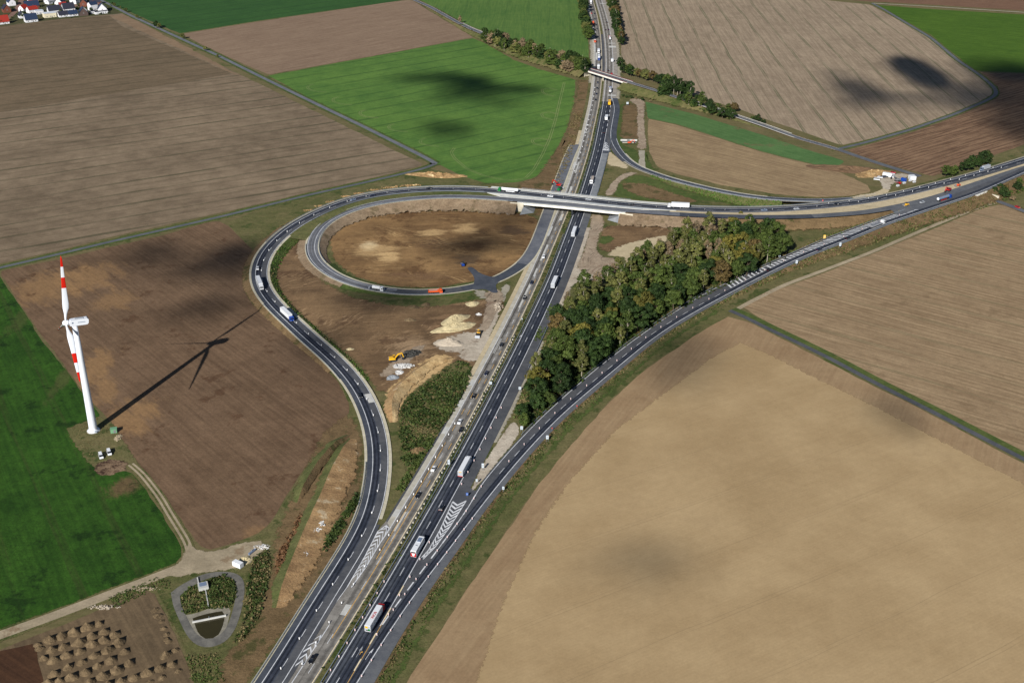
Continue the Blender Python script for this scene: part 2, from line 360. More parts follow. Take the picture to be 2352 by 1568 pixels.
M['verge_brown'] = soil('verge_brown', C(104, 86, 60), C(132, 110, 80), 0, .2, mid=.12, grain=.35, relief=.7, spots=(C(72, 74, 40), .54, .8, .07))
M['slope_stony'] = soil('slope_stony', C(118, 100, 80), C(150, 132, 110), 0, .2, mid=.16, grain=.4, relief=.8, spots=(C(92, 84, 58), .56, .6, .09))
M['slope_green'] = soil('slope_green', C(76, 90, 46), C(110, 108, 70), 0, .2, mid=.16, grain=.4, relief=.8, spots=(C(140, 126, 98), .6, .6, .12))
M['sand'] = soil('sand', C(180, 166, 136), C(206, 191, 160), 0, .2, mid=.16, grain=.16)
M['sand_bright'] = soil('sand_bright', C(174, 142, 98), C(216, 186, 138), 0, .3, mid=.12, grain=.25, relief=.7, spots=(C(168, 132, 90), .56, .6, .07))
M['chalk'] = soil('chalk', C(170, 158, 142), C(204, 194, 178), 0, .3, mid=.14, grain=.25, relief=.5, spots=(C(140, 122, 104), .56, .6, .1))
M['gravel'] = soil('gravel', C(150, 144, 130), C(182, 176, 160), 0, .2, mid=.2, grain=.25)
M['gravel_light'] = soil('gravel_light', C(188, 182, 160), C(208, 202, 182), 0, .2, mid=.2, grain=.2)
M['haul_road'] = soil('haul_road', C(146, 130, 112), C(182, 166, 146), 0, .2, mid=.14, grain=.3, ruts=(C(120, 100, 86), .7, math.radians(75)), spots=(C(136, 112, 94), .55, .6, .08))
M['track_pale'] = soil('track_pale', C(148, 136, 114), C(178, 164, 140), 0, .2, mid=.1, grain=.2, spots=(C(128, 106, 82), .58, .7, .06))
M['village_ground'] = soil('village_ground', C(56, 66, 36), C(92, 88, 62), 0, .2, mid=.08, grain=.35)
M['paving_red'] = soil('paving_red', C(124, 98, 88), C(146, 118, 106), 0, .2)
# roads
M['asphalt_new'] = asphalt('asphalt_new', C(64, 70, 81), C(82, 87, 97), .09)
M['asphalt_lane'] = asphalt('asphalt_lane', C(46, 52, 65), C(64, 69, 82), .09)
M['tyre_dark'] = asphalt('tyre_dark', C(30, 35, 46), C(44, 48, 58), .2, wear=.55); M['tyre_grey'] = asphalt('tyre_grey', C(90, 88, 86), C(110, 108, 105), .2, wear=.42)
M['asphalt_mid'] = asphalt('asphalt_mid', C(74, 77, 84), C(92, 94, 99))
M['asphalt_grey'] = asphalt('asphalt_grey', C(88, 92, 100), C(106, 109, 114), .1)
M['asphalt_pale'] = asphalt('asphalt_pale', C(118, 124, 132), C(142, 146, 150), .12)
M['asphalt_old'] = asphalt('asphalt_old', C(98, 102, 112), C(118, 121, 128), .1)
M['concrete_road'] = asphalt('concrete_road', C(118, 115, 111), C(150, 147, 142), .12, grain=.14)
M['concrete_far'] = asphalt('concrete_far', C(140, 136, 130), C(166, 160, 152), .12)
M['concrete_pale'] = asphalt('concrete_pale', C(172, 168, 156), C(196, 192, 180), .2, grain=.08)
M['concrete_slab'] = asphalt('concrete_slab', C(184, 186, 184), C(206, 206, 202), .3, grain=.06)
M['concrete_bridge'] = asphalt('concrete_bridge', C(214, 214, 206), C(236, 234, 226), .3, grain=.06)
M['wall_concrete'] = asphalt('wall_concrete', C(196, 190, 172), C(220, 212, 194), .3, grain=.06)
M['paint_white'] = asphalt('paint_white', C(196, 200, 206), C(232, 235, 240), .25, grain=.12, rough=.6)
M['paint_yellow'] = asphalt('paint_yellow', C(214, 166, 78), C(232, 186, 100), .4, grain=.06, rough=.6)
M['paint_cream'] = asphalt('paint_cream', C(222, 206, 172), C(238, 224, 192), .4, grain=.06, rough=.6)
M['paint_grey'] = asphalt('paint_grey', C(150, 154, 160), C(172, 176, 182), .4, grain=.06)
M['steel'] = plain('steel', C(150, 160, 172), .45, .15, 1.0, .3, .4)
M['steel_dark'] = plain('steel_dark', C(58, 62, 70), .5, .15, 1.0, .3, .4)
M['dark_joint'] = plain('dark_joint', C(52, 50, 48), .8, .2)

# ------------------------------------------------------------------ the land
def big_ground():
    me = bpy.data.meshes.new('ground'); R_ = 9000
    me.from_pydata([(-R_, -R_, 0), (R_, -R_, 0), (R_, R_, 0), (-R_, R_, 0)], [], [(0, 1, 2, 3)])
    o = link('ground', me, None, M['ground']); o['kind'] = 'structure'
big_ground()
poly('stubble_field', [(-900, 200), (-250, 92), (0, 62), (120, 46), (282, 31), (300, 37), (420, 108), (600, 195), (800, 294), (975, 379), (940, 388), (838, 413), (713, 440), (588, 470), (500, 490), (375, 518), (250, 546), (125, 577), (0, 606), (-300, 672), (-900, 800)], .05, M['stubble_left'])
poly('stubble_field', [(-900, 200), (-250, 92), (0, 62), (120, 46), (250, 36), (282, 62), (535, 170), (300, 208), (0, 258), (-900, 410)], .07, M['stubble_up'])
poly('stubble_field', [(250, 36), (284, 33), (345, 64), (560, 178), (540, 172), (400, 108)], .09, M['turn_strip'], amp=1.2)
poly('green_field', [(180, -60), (228, -4), (300, 29), (362, 56), (414, 77), (600, 47), (925, 1), (1000, -60)], .05, M['seed_top'])
poly('brown_field', [(416, 79), (600, 49), (928, 1), (946, 1), (1000, 34), (1086, 86), (900, 121), (616, 172), (560, 148), (480, 110)], .05, M['harrowed'])
poly('green_field', [(617, 174), (1086, 88), (1112, 99), (1180, 138), (1240, 160), (1322, 183), (1318, 235), (1296, 310), (1262, 375), (1230, 407), (1185, 419), (1118, 421), (1070, 408), (1003, 376), (900, 321), (800, 271), (700, 220)], .05, M['seed_mid'])
poly('green_field', [(965, -70), (958, -4), (1012, 27), (1060, 52), (1112, 72), (1200, 100), (1352, 150), (1352, 100), (1342, 20), (1338, -70)], .05, M['seed_far'])
poly('stubble_field', [(1422, -70), (1424, 60), (1428, 130), (1450, 162), (1560, 210), (1700, 252), (1770, 278), (1850, 305), (1934, 334), (1990, 322), (2090, 294), (2190, 259), (2262, 229), (2287, 212), (2284, 200), (2246, 172), (2195, 138), (2130, 85), (2070, 50), (1998, 11), (1760, -12), (1600, -70)], .05, M['stubble_right'])
poly('crop_field', [(2012, 12), (2114, 20), (2352, 34), (2900, 70), (2900, 190), (2243, 163), (2204, 135), (2140, 82), (2076, 46)], .05, M['crop_right'])
poly('ploughed_field', [(1700, -90), (1760, -14), (1998, 4), (2114, 10), (2352, 25), (2900, 60), (2900, -90)], .05, M['plough_top'])
poly('ploughed_field', [(1946, 345), (1995, 332), (2096, 304), (2194, 269), (2268, 237), (2297, 216), (2293, 200), (2262, 172), (2246, 166), (2900, 192), (2900, 230), (2560, 270), (2352, 332), (2240, 372), (2142, 405), (2064, 385), (1990, 362)], .05, M['plough_right'])
poly('green_strip', [(1484, 234), (1600, 264), (1760, 313), (1850, 343), (1942, 370), (1914, 388), (1750, 348), (1650, 316), (1550, 284), (1487, 272)], .05, M['strip_green'])
poly('tan_field', [(1488, 274), (1550, 286), (1650, 318), (1750, 350), (1912, 390), (1962, 410), (1992, 426), (2000, 441), (1950, 450), (1880, 454), (1780, 446), (1650, 424), (1560, 402), (1510, 384), (1490, 350)], .05, M['tan_field'])
poly('stubble_field', [(1706, 704), (1764, 672), (1900, 624), (2100, 544), (2262, 476), (2300, 470), (2360, 490), (2900, 640), (2900, 1290), (2352, 1042), (2264, 998), (2139, 934), (2014, 872), (1914, 820), (1816, 774)], .05, M['stubble_low'])
poly('tan_field', [(1672, 728), (1600, 768), (1480, 850), (1390, 935), (1300, 1035), (1225, 1130), (1150, 1240), (1070, 1360), (1000, 1465), (930, 1574), (880, 1660), (2900, 1700), (2900, 1320), (2352, 1064), (2264, 1018), (2139, 952), (2014, 890), (1914, 838), (1800, 780), (1720, 740)], .05, M['headland'])
poly('tan_field', [(1700, 788), (1640, 820), (1540, 895), (1420, 985), (1310, 1105), (1230, 1225), (1160, 1380), (1095, 1574), (1060, 1680), (2900, 1720), (2900, 1390), (2352, 1112), (2200, 1034), (2000, 930), (1850, 858), (1760, 812)], .08, M['sown_tan'], amp=.1, fade=4)
_, BARE_L = poly('bare_field', [(-2, 622), (125, 598), (250, 568), (375, 540), (480, 510), (506, 506), (526, 520), (560, 556), (580, 572), (566, 600), (556, 640), (566, 684), (596, 716), (660, 764), (730, 824), (780, 885), (804, 940), (800, 958), (762, 986), (705, 1060), (660, 1140), (625, 1200), (580, 1236), (520, 1250), (468, 1270), (440, 1232), (395, 1166), (335, 1082), (300, 1040), (272, 1000), (246, 962), (170, 870), (100, 778), (40, 690)], .05, M['bare_left'], soft=1)
_, CROP_L = poly('crop_field', [(-900, 760), (-300, 690), (-4, 628), (38, 694), (98, 782), (168, 875), (228, 950), (242, 965), (200, 966), (156, 985), (180, 1020), (200, 1050), (212, 1078), (262, 1086), (300, 1078), (330, 1120), (372, 1180), (412, 1246), (420, 1270), (404, 1298), (350, 1326), (230, 1374), (125, 1408), (0, 1450), (-300, 1560), (-900, 1750)], .05, M['crop_left'], soft=1)
poly('mound_field', [(-300, 1590), (0, 1490), (150, 1432), (240, 1394), (345, 1352), (380, 1400), (410, 1470), (440, 1550), (470, 1660), (-300, 1760)], .05, M['mound_ground'])
poly('bare_field', [(-300, 1590), (0, 1494), (84, 1474), (84, 1500), (100, 1580), (110, 1680), (-300, 1780)], .08, M['bare_corner'])
# land inside the junction
poly('rough_ground', [(975, 384), (1085, 412), (1190, 424), (1236, 410), (1300, 312), (1330, 186), (1420, 160), (1484, 232), (1486, 330), (1530, 396), (1780, 450), (1990, 452), (2150, 412), (2352, 335), (2700, 250), (2700, 560), (2352, 492), (2262, 474), (2100, 542), (1900, 622), (1704, 702), (1672, 726), (1480, 846), (1390, 930), (1225, 1126), (1070, 1355), (930, 1570), (880, 1660), (480, 1700), (420, 1470), (355, 1345), (430, 1300), (470, 1270), (600, 1230), (680, 1110), (762, 986), (806, 940), (780, 880), (660, 760), (560, 670), (556, 640), (580, 572), (520, 512), (600, 480), (840, 424)], .03, M['rough_grass'], amp=.3)
poly('site_ground', [(612, 640), (640, 585), (690, 520), (700, 600), (740, 650), (800, 684), (900, 704), (1000, 706), (1105, 690), (1140, 680), (1160, 690), (1110, 790), (1085, 850), (1050, 830), (960, 850), (900, 905), (870, 900), (840, 850), (760, 770), (690, 720), (650, 690)], .06, M['site_earth'], soft=1)
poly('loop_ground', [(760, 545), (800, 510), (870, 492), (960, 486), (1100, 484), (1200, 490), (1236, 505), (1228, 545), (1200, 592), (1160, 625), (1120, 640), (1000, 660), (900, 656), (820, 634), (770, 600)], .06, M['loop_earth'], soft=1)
poly('site_ground', [(1200, 420), (1236, 408), (1296, 318), (1312, 332), (1290, 380), (1276, 440), (1190, 436)], .06, M['verge_brown'])
poly('site_ground', t(2, 1, (820, 520), (1000, 505), (1300, 515), (1440, 520), (1440, 600), (1300, 640), (1060, 690), (900, 760), (780, 690), (850, 640)), .06, M['site_earth'], soft=1)
poly('grass_patch', t(2, 1, (780, 660), (800, 600), (900, 600), (960, 600), (930, 640), (850, 690)), .09, M['verge_green'], soft=1)
poly('sand_patch', t(2, 1, (850, 790), (1000, 690), (1200, 640), (1440, 590), (1440, 640), (1250, 720), (1130, 800), (1090, 880), (1040, 870), (1060, 780)), .10, M['sand'], soft=1)
poly('haul_road', t(2, 1, (740, 400), (830, 400), (835, 500), (790, 600), (760, 740), (860, 820), (950, 790), (990, 900), (960, 950), (700, 960), (610, 890), (650, 800), (690, 680), (720, 520)), .11, M['haul_road'], soft=1)
poly('sand_patch', t(2, 1, (590, 870), (680, 950), (860, 960), (860, 1010), (640, 990), (520, 1080), (460, 1120), (500, 1000)), .10, M['chalk'], soft=1)
poly('grass_patch', t(2, 1, (1010, 95), (1130, 30), (1250, 60), (1500, 160), (1800, 240), (2330, 300), (2000, 300), (1500, 250), (1250, 280), (930, 235), (960, 160)), .06, M['verge_green'], soft=1)
poly('site_ground', t(2, 1, (1040, 110), (1200, 120), (1500, 220), (1750, 290), (1500, 290), (1200, 240), (1020, 160)), .09, M['verge_brown'], soft=1)
# verge of bare soil, weeds and paddock by the northern slip road
_o = lambda *p: [(1378+x/7.757, 202+y/7.757) for x, y in p]
poly('grass_patch', _o((370, 280), (440, 290), (430, 600), (390, 900), (420, 1060), (640, 1080), (690, 1380), (560, 1330), (400, 1180), (300, 1000), (330, 600)), .06, M['verge_green'], soft=1)
poly('site_ground', _o((440, 290), (600, 270), (670, 330), (690, 900), (640, 920), (380, 900), (410, 640)), .07, M['verge_brown'], soft=1)
poly('haul_road', _o((500, 200), (720, 190), (800, 260), (780, 500), (790, 800), (820, 1000), (810, 1110), (680, 1110), (660, 1060), (700, 1000), (680, 800), (680, 320), (600, 270)), .10, M['haul_road'], soft=1)
poly('access_road', _o((690, 1110), (800, 1110), (800, 1460), (720, 1470), (690, 1400), (700, 1250)), .12, M['gravel'])
poly('grass_patch', _o((820, 1130), (900, 1350), (1000, 1520), (820, 1470), (805, 1300)), .06, M['verge_green'], soft=1)
poly('sand_patch', _o((170, 1120), (230, 1200), (420, 1340), (540, 1450), (470, 1460), (240, 1360), (130, 1400)), .09, M['sand'], soft=1)
poly('haul_road', t(2, 1, (850, 235), (900, 130), (1000, 40), (1080, 5), (1170, 20), (1060, 50), (980, 110), (930, 235)), .12, M['haul_road'], soft=1)
# weed-grown triangle and bare heap between the left ramp and the motorway
_, WEEDS = poly('weedy_ground', [(1048, 826), (1084, 836), (1080, 870), (1056, 920), (1020, 975), (984, 1030), (958, 1064), (930, 1082), (924, 1040), (916, 1000), (918, 945), (936, 915), (980, 880), (1020, 846)], .08, M['rough_grass'], soft=1)
poly('sand_patch', [(884, 904), (900, 888), (950, 850), (1000, 812), (1040, 814), (1046, 824), (985, 868), (930, 910), (914, 950), (908, 980), (897, 940)], .09, M['sand_bright'], soft=1)
poly('site_ground', [(1050, 815), (1090, 780), (1120, 720), (1140, 690), (1150, 700), (1118, 790), (1090, 836)], .09, M['chalk'], soft=1)
poly('haul_road', [(1120, 690), (1150, 680), (1152, 700), (1135, 720), (1120, 760), (1090, 776), (1110, 740)], .12, M['haul_road'], soft=1)
poly('site_ground', [(1000, 790), (1050, 770), (1098, 760), (1096, 790), (1060, 808), (1010, 806)], .10, M['chalk'], soft=1)
poly('haul_road', [(865, 865), (900, 838), (950, 800), (975, 785), (985, 792), (940, 828), (910, 850), (880, 872)], .11, M['haul_road'], soft=1)
# south-west of the left ramp: long spoil ridge
poly('site_ground', [(800, 950), (822, 985), (830, 1060), (820, 1140), (780, 1250), (720, 1360), (640, 1460), (560, 1568), (520, 1640), (490, 1640), (515, 1520), (575, 1420), (630, 1330), (640, 1230), (690, 1120), (745, 1000)], .06, M['verge_brown'], soft=1)
poly('grass_patch', [(836, 1000), (846, 1080), (836, 1170), (800, 1260), (740, 1350), (660, 1470), (600, 1568), (570, 1640), (610, 1640), (680, 1500), (760, 1370), (820, 1260), (850, 1180), (862, 1090), (852, 1010)], .08, M['verge_green'], soft=1)
# turbine stand, dirt junction, pond plot
poly('turbine_stand', t(0, 2, (620, 800), (740, 750), (830, 735), (930, 680), (1010, 740), (1100, 870), (1190, 1010), (1300, 1200), (1230, 1180), (1150, 1090), (900, 1110), (850, 1150), (770, 1050), (700, 950)), .09, M['rough_grass'])
M['turbine_dirt'] = soil('turbine_dirt', C(96, 74, 58), C(150, 128, 104), 0, .2, mid=.25, grain=.35, relief=.7, spots=(C(62, 44, 36), .5, .9, .22))
poly('dirt_patch', t(0, 2, (880, 1120), (950, 1080), (1080, 1075), (1190, 1110), (1210, 1160), (1120, 1200), (1050, 1230), (900, 1260), (850, 1190)), .11, M['turbine_dirt'], soft=1)
poly('dirt_junction', t(0, 3, (1700, 440), (1712, 330), (1690, 260), (1760, 290), (1800, 350), (1890, 402), (2000, 380), (2150, 300), (2300, 262), (2450, 250), (2480, 300), (2330, 420), (2240, 520), (2150, 530), (2050, 515), (1950, 545), (1880, 545), (1740, 560), (1500, 620), (1490, 575), (1600, 520)), .13, M['track_pale'], soft=1)
poly('weedy_ground', t(0, 3, (1430, 680), (1800, 560), (1900, 545), (2200, 560), (2350, 470), (2440, 330), (2480, 420), (2440, 700), (2360, 980), (2230, 1180), (2000, 1300), (1800, 1330), (1680, 1200), (1560, 900)), .07, M['rough_grass'], soft=1)

# ------------------------------------------------------------------ reference lines of the roads
A = line_px([(1362, -60), (1368.7, 0), (1379, 35), (1387, 70), (1391.5, 107), (1393, 152), (1390, 198), (1386, 239), (1364.3, 349), (1336.5, 440.5), (1315, 500), (1260.7, 643), (1190, 790), (1099.7, 964.7), (1020, 1111), (887, 1341), (753.5, 1562), (690, 1665)], 6, 30)[::-1]
B = line_px([(1352, -60), (1361.8, 0), (1371.7, 35), (1378.6, 73), (1381.6, 106.6), (1382.8, 160), (1380.9, 198), (1376, 239), (1352, 349), (1322, 444), (1239, 643), (1169, 790), (1078, 964.7), (995.6, 1111.7), (860, 1341), (722, 1562), (660, 1660)], 6, 30)[::-1]
Cz = [(560, 1630, .1), (604, 1567, .1), (738, 1351, .1), (808, 1243.5, .1), (842, 1175, .1), (857, 1084, .2), (859, 1046, .3), (853, 991, .4), (838, 944, .5), (813, 891, .7), (778, 848, .9), (738, 809, 1.1), (705.5, 784, 1.3), (663, 742, 1.6), (630, 713, 1.8), (603, 682, 2.0), (587.6, 658, 2.2), (583.6, 630, 2.4), (587, 609, 2.6), (594, 590, 2.8), (605, 573, 3.0), (624, 552, 3.3), (638, 539.5, 3.5), (670.5, 514.5, 4.0), (713, 492, 4.6), (763, 469.5, 5.2), (813, 453, 5.7), (863, 443, 6.1), (913, 437, 6.4), (963, 433, 6.6), (1013, 431, 6.8), (1088, 432, 7), (1175, 439, 7), (1316, 453.5, 7), (1401, 463.5, 7), (1488, 471.5, 6.7), (1601, 479, 6.2), (1690, 480.5, 5.6), (1763, 480, 5.2), (1850, 474.5, 4.8), (1966, 462.5, 4.4), (2009, 455, 4.3), (2048, 447.7, 4.3), (2114, 432, 4.4), (2163, 419, 4.5), (2212, 407, 4.6), (2278, 388, 4.6), (2352, 365, 4.5), (2500, 318, 4.4)]
CR = line_px(Cz, 4, 26)
Dz = [(2500, 350, 4.2), (2352, 386, 4.4), (2201, 437, 4.4), (2139, 457, 4.4), (2071, 473, 4.4), (1989, 488, 4.6), (1871, 497, 5.0), (1763, 499, 5.4), (1660, 497, 5.9), (1566, 493, 6.3), (1488, 487.5, 6.7), (1401, 480, 7), (1316, 470.5, 7), (1176, 458, 7), (1088, 452, 7), (1013, 451, 6.8), (963, 454, 6.6), (888, 462, 6.0), (825, 475, 5.3), (770, 496, 4.5), (740, 516, 3.9), (722, 540, 3.4), (715, 565, 2.9), (718, 588, 2.4), (735, 610, 1.9), (763, 631, 1.4), (800, 648, 1.0), (857, 663, .6), (926, 672, .3), (994, 672, .15), (1057, 666, .1), (1098, 657.5, .1), (1136, 645, .1), (1175, 626, .1), (1212, 597, .1), (1233, 560, .1), (1250, 515, .1), (1268, 466, .1), (1289, 410, .1), (1306, 365, .1), (1320, 334, .1)]
DR = line_px(Dz, 4, 12)
ER = line_px([(760, 1665), (820.5, 1566), (888, 1458.5), (963, 1348.5), (1038, 1253.5), (1094, 1176), (1176, 1074), (1238.5, 1004), (1301, 941.5), (1376, 879), (1491, 783), (1551, 742), (1626, 699.5, .2), (1701, 659.5, .5), (1764, 627, 1.0), (1839, 591, 1.8), (1939, 553, 2.8), (1990, 532, 3.3), (2031.6, 514, 3.7), (2159.6, 471.5, 4.4), (2245, 443.6, 4.6), (2352, 396, 4.6), (2500, 330, 4.5)], 4, 24)
FR = line_px([(1406, 226), (1411, 245), (1411, 256), (1408, 272), (1402.8, 300), (1402.5, 318), (1408.5, 334.8), (1420.5, 352.8), (1434.7, 368.3), (1455.3, 382.5), (1473.4, 391, .2), (1526, 409.5, 1.0), (1576, 423, 2.0), (1638.5, 438, 3.2), (1701, 450, 4.4), (1763.5, 458, 4.9), (1830, 461.5, 4.8), (1889, 463, 4.6), (1966, 459, 4.4), (2020, 450, 4.3)], 3, 10)
HR = line_px([(900, -28), (950.5, 0), (988, 16, .3), (1048, 50, 1.5), (1083, 67.5, 3), (1113, 79, 4), (1181, 107.5, 6), (1213.5, 120, 6.3), (1290, 142, 6.6), (1361, 163, 6.8), (1436, 186.5, 6.8), (1511, 209, 6.2), (1586, 234, 4.5), (1641, 250, 3), (1676, 262.5, 2), (1763.5, 292, .5), (1839, 319.5), (1924, 342.5), (1979, 363), (2064, 390), (2110, 405), (2200, 430), (2265, 452), (2352, 485), (2500, 545)], 5, 12)
GR = line_px([(200, -18), (230, 0), (260, 15), (300, 36), (350, 59), (390, 77.5), (450, 105), (500, 127.5), (587.5, 171), (713, 232.5), (838, 292.5), (938, 342.5), (980.5, 364), (1001, 376)], 5, 6)
TR = line_px([(1001, 376), (980, 386), (950, 393.5), (838, 419.5), (713, 447), (588, 478), (500, 499.5), (375, 528), (250, 556), (125, 586), (0, 615), (-300, 684)], 5, 6)
IR = line_px([(2003, 8), (2030, 22), (2076.5, 50), (2139, 87.5), (2201.5, 140), (2254, 175), (2286, 203), (2290, 217.5), (2264, 232.5), (2189, 264), (2089, 299), (1989, 327.5), (1927, 342)], 5, 8)
JR = line_px([(1676, 713), (1700, 722), (1763.5, 755), (1816, 779), (1914, 827), (2014, 881.5), (2139, 944), (2264, 1009), (2351, 1054), (2600, 1180)], 5, 6)
KR = line_px([(-200, 1530), (0, 1458), (125, 1413.5), (250, 1365), (375, 1318.5), (440, 1290), (500, 1280)], 4, 6)
LR = line_px([(436, 1270), (434, 1250), (400, 1196), (385, 1172), (370, 1144), (325, 1086), (300, 1066)], 3, 6)

# wheel tracks where the sprayer turned in the green field
M['track_field'] = soil('track_field', C(104, 128, 72), C(140, 146, 100), 0, .2)
def turn(px, parent=None):
    P = line_px(px, 2, 3)
    for d_ in (-.95, .95): sheet('wheel_track', offs(P, d_-.28), offs(P, d_+.28), M['track_field'], None, 'structure', .09)
turn([(1296, 190), (1284, 240), (1276, 275), (1262, 320), (1246, 355), (1226, 390), (1205, 412), (1160, 414), (1112, 404), (1072, 388), (1044, 364), (1036, 350), (1044, 340)])
for cx_, cy_, w_ in ((1262, 210, 18), (1262, 265, 19), (1242, 325, 21)): turn([(cx_+w_, cy_-2), (cx_, cy_-8), (cx_-w_, cy_-4), (cx_-w_+4, cy_+5), (cx_, cy_+9), (cx_+w_*.7, cy_+12)])
for cx_, cy_ in ((706, 202), (764, 231), (826, 261), (892, 293), (964, 326)): turn([(cx_+14, cy_-8), (cx_+2, cy_-5), (cx_, cy_+1), (cx_+8, cy_+6), (cx_+24, cy_+9), (cx_+44, cy_+10)])
poly('haul_road', [(1116, 666), (1150, 662), (1158, 690), (1120, 702)], .12, M['haul_road'], soft=1)
poly('sand_patch', [(1090, 664), (1120, 668), (1124, 690), (1100, 684)], .11, M['gravel'], soft=1)
poly('sand_patch', [(1150, 660), (1166, 648), (1176, 652), (1160, 680), (1154, 700)], .11, M['gravel'], soft=1)
# ------------------------------------------------------------------ carriageways
def road(name, P, d0, d1, mat, s0=None, s1=None, dz=.12, parent=None):
    L = arclen(P)[-1]; Q = cut(P, s0 if s0 is not None else 0.01, s1 if s1 is not None else L-.01)
    o = sheet(name, offs(Q, d0), offs(Q, d1), mat, parent, None if parent else 'structure', dz); return o
def mark(name, P, d, w, mat, parent, s0=None, s1=None, dz=.16):
    return road(name, P, d-w/2, d+w/2, mat, s0, s1, dz, parent)
def dashes(P, d, ln, gap, w, mat, parent, s0=None, s1=None, dz=.165, name='lane_dash'):
    L = arclen(P)[-1]; s = (s0 or 0)+.5; e = (s1 or L)-ln; out = []
    while s < e: out.append(mark(name, P, d, w, mat, parent, s, s+ln, dz)); s += ln+gap
    return out
def sx(P, px, z=0.0): return nearest_s(P, G(px, z))
sA = sx(A, (1386, 233))
mA = road('motorway_carriageway', A, -1.3, 3.8, M['asphalt_new'], None, sA)
road('traffic_lane', A, 3.8, 7.6, M['asphalt_lane'], None, sA, .125, mA)
road('hard_shoulder', A, 7.6, 13.6, M['asphalt_mid'], None, sx(A, (1300, 540)), .12, mA)
road('hard_shoulder', A, 7.6, 13.2, M['asphalt_grey'], sx(A, (1300, 541)), sx(A, (1360, 362)), .12, mA)
road('hard_shoulder', A, 7.6, 13.2, M['asphalt_mid'], sx(A, (1360, 361)), sA, .10, mA)
road('hard_shoulder', A, 7.7, 12.6, M['asphalt_pale'], sx(A, (1331, 462)), sx(A, (1362, 352)), .14, mA)
mA2 = road('motorway_carriageway', A, -1.6, 12.6, M['concrete_far'], sA, None)
road('traffic_lane', A, 0.4, 3.4, M['concrete_road'], sA, None, .125, mA2); road('traffic_lane', A, 4.1, 7.1, M['concrete_road'], sA, None, .125, mA2)
road('median_strip', A, -9, -1.6, M['asphalt_mid'], sx(A, (1391, 185)), sx(A, (1388, 80)), .10, mA2)
for (p_, w_) in (((1403, 108), 9), ((1405, 99), 3), ((1404, 221), 4), ((1400, 8), 3)):
    s_ = sx(A, p_); road('concrete_patch', A, 3.9, 12.0, M['concrete_slab'], s_-w_/2, s_+w_/2, .135, mA2)
mark('edge_line', A, 0, .34, M['paint_white'], mA, None, sA); mark('edge_line', A, 0, .4, M['paint_white'], mA2, sA, None)
mark('edge_line', A, 7.6, .34, M['paint_white'], mA, sx(A, (840, 1440)), sx(A, (1376, 300))); mark('edge_line', A, 7.6, .4, M['paint_white'], mA2, sA+4, None)
dashes(A, 7.6, 8, 8, .5, M['paint_white'], mA, sx(A, (1376, 300)), sA)
s_ph = sx(A, (1002, 1154)); s_ph -= 18*int(s_ph/18)
dashes(A, 3.75, 6, 12, .26, M['paint_white'], mA, s_ph-3.3, sA); dashes(A, 3.75, 6, 12, .22, M['paint_white'], mA2, sA, sx(A, (1375, 20)))
mark('temporary_line', A, 7.9, .22, M['paint_yellow'], mA, 0, sx(A, (860, 1388)))
dashes(A, 7.7, 7, 9, .55, M['paint_cream'], mA, 0, sx(A, (905, 1312)), .17, 'temporary_dash')

mB = road('motorway_carriageway', B, -10.6, .5, M['concrete_road'], None, None, .12)
road('paved_verge', B, -11.6, -10.6, M['asphalt_mid'], sx(B, (800, 1440)), sx(B, (1112, 900)), .115, mB)
road('paved_strip', B, -10.5, -7.9, M['concrete_pale'], sx(B, (885, 1300)), None, .13, mB)
road('sand_strip', B, -13.4, -10.6, M['sand'], sx(B, (1112, 900)), sx(B, (1378, 300)), .11, mB)
mark('edge_line', B, -.1, .42, M['paint_cream'], mB); mark('edge_line', B, -7.7, .36, M['paint_white'], mB)
mark('slab_joint', B, -6.0, .3, M['dark_joint'], mB, sx(B, (1105, 915)), sx(B, (1375, 260)), .155)
dashes(B, -3.9, 6, 12, .24, M['paint_white'], mB, 8, sx(B, (1370, 260)))
dashes(B, -2.3, 6, 12, .22, M['paint_yellow'], mB, sx(B, (990, 1120)), sx(B, (1377, 262)), .165, 'temporary_dash')
dashes(B, -5.6, 6, 12, .22, M['paint_yellow'], mB, sx(B, (1040, 1030)), sx(B, (1140, 860)), .165, 'temporary_dash')
mark('temporary_line', B, -5.5, .26, M['paint_yellow'], mB, sx(B, (890, 1290)), sx(B, (1040, 1030)), .165)
mark('temporary_line', B, -3.4, .26, M['paint_yellow'], mB, sx(B, (770, 1470)), sx(B, (975, 1150)), .165)
for (p_, d_, w_, l_) in [((795, 1410), -5.7, 3.9, 7), ((1000, 1190), -9.2, 2.4, 6), ((975, 1235), -9.2, 2.4, 8), ((1092, 935), -9.2, 2.4, 8), ((1060, 990), -9.2, 2.4, 7), ((1120, 880), -9.2, 2.4, 7), ((1225, 670), -4.6, 1.2, 26), ((1215, 690), -4.4, 1.2, 20), ((1265, 580), -4.6, 1.2, 30), ((1247, 625), -4.6, 1.2, 14), ((1285, 530), -6.8, 1.2, 20), ((1298, 500), -3.0, 2.0, 14), ((1322, 440), -4.8, 1.6, 22), ((1340, 385), -5.6, 1.6, 30), ((1342, 380), -8.4, 2.2, 16), ((1365, 290), -6.6, 3.0, 5), ((1364, 297), -6.6, 3, 4), ((1363, 305), -6.6, 3, 5), ((1374, 130), -6.0, 2.0, 34), ((1374, 110), -7.8, 1.6, 40), ((1372, 75), -6.4, 2.4, 14), ((945, 1195), -5.2, 1.1, 16), ((1160, 800), -6.0, 1.0, 20)]:
    s_ = sx(B, p_); road('concrete_patch', B, d_-w_/2, d_+w_/2, M['concrete_slab'], s_-l_/2, s_+l_/2, .14, mB)
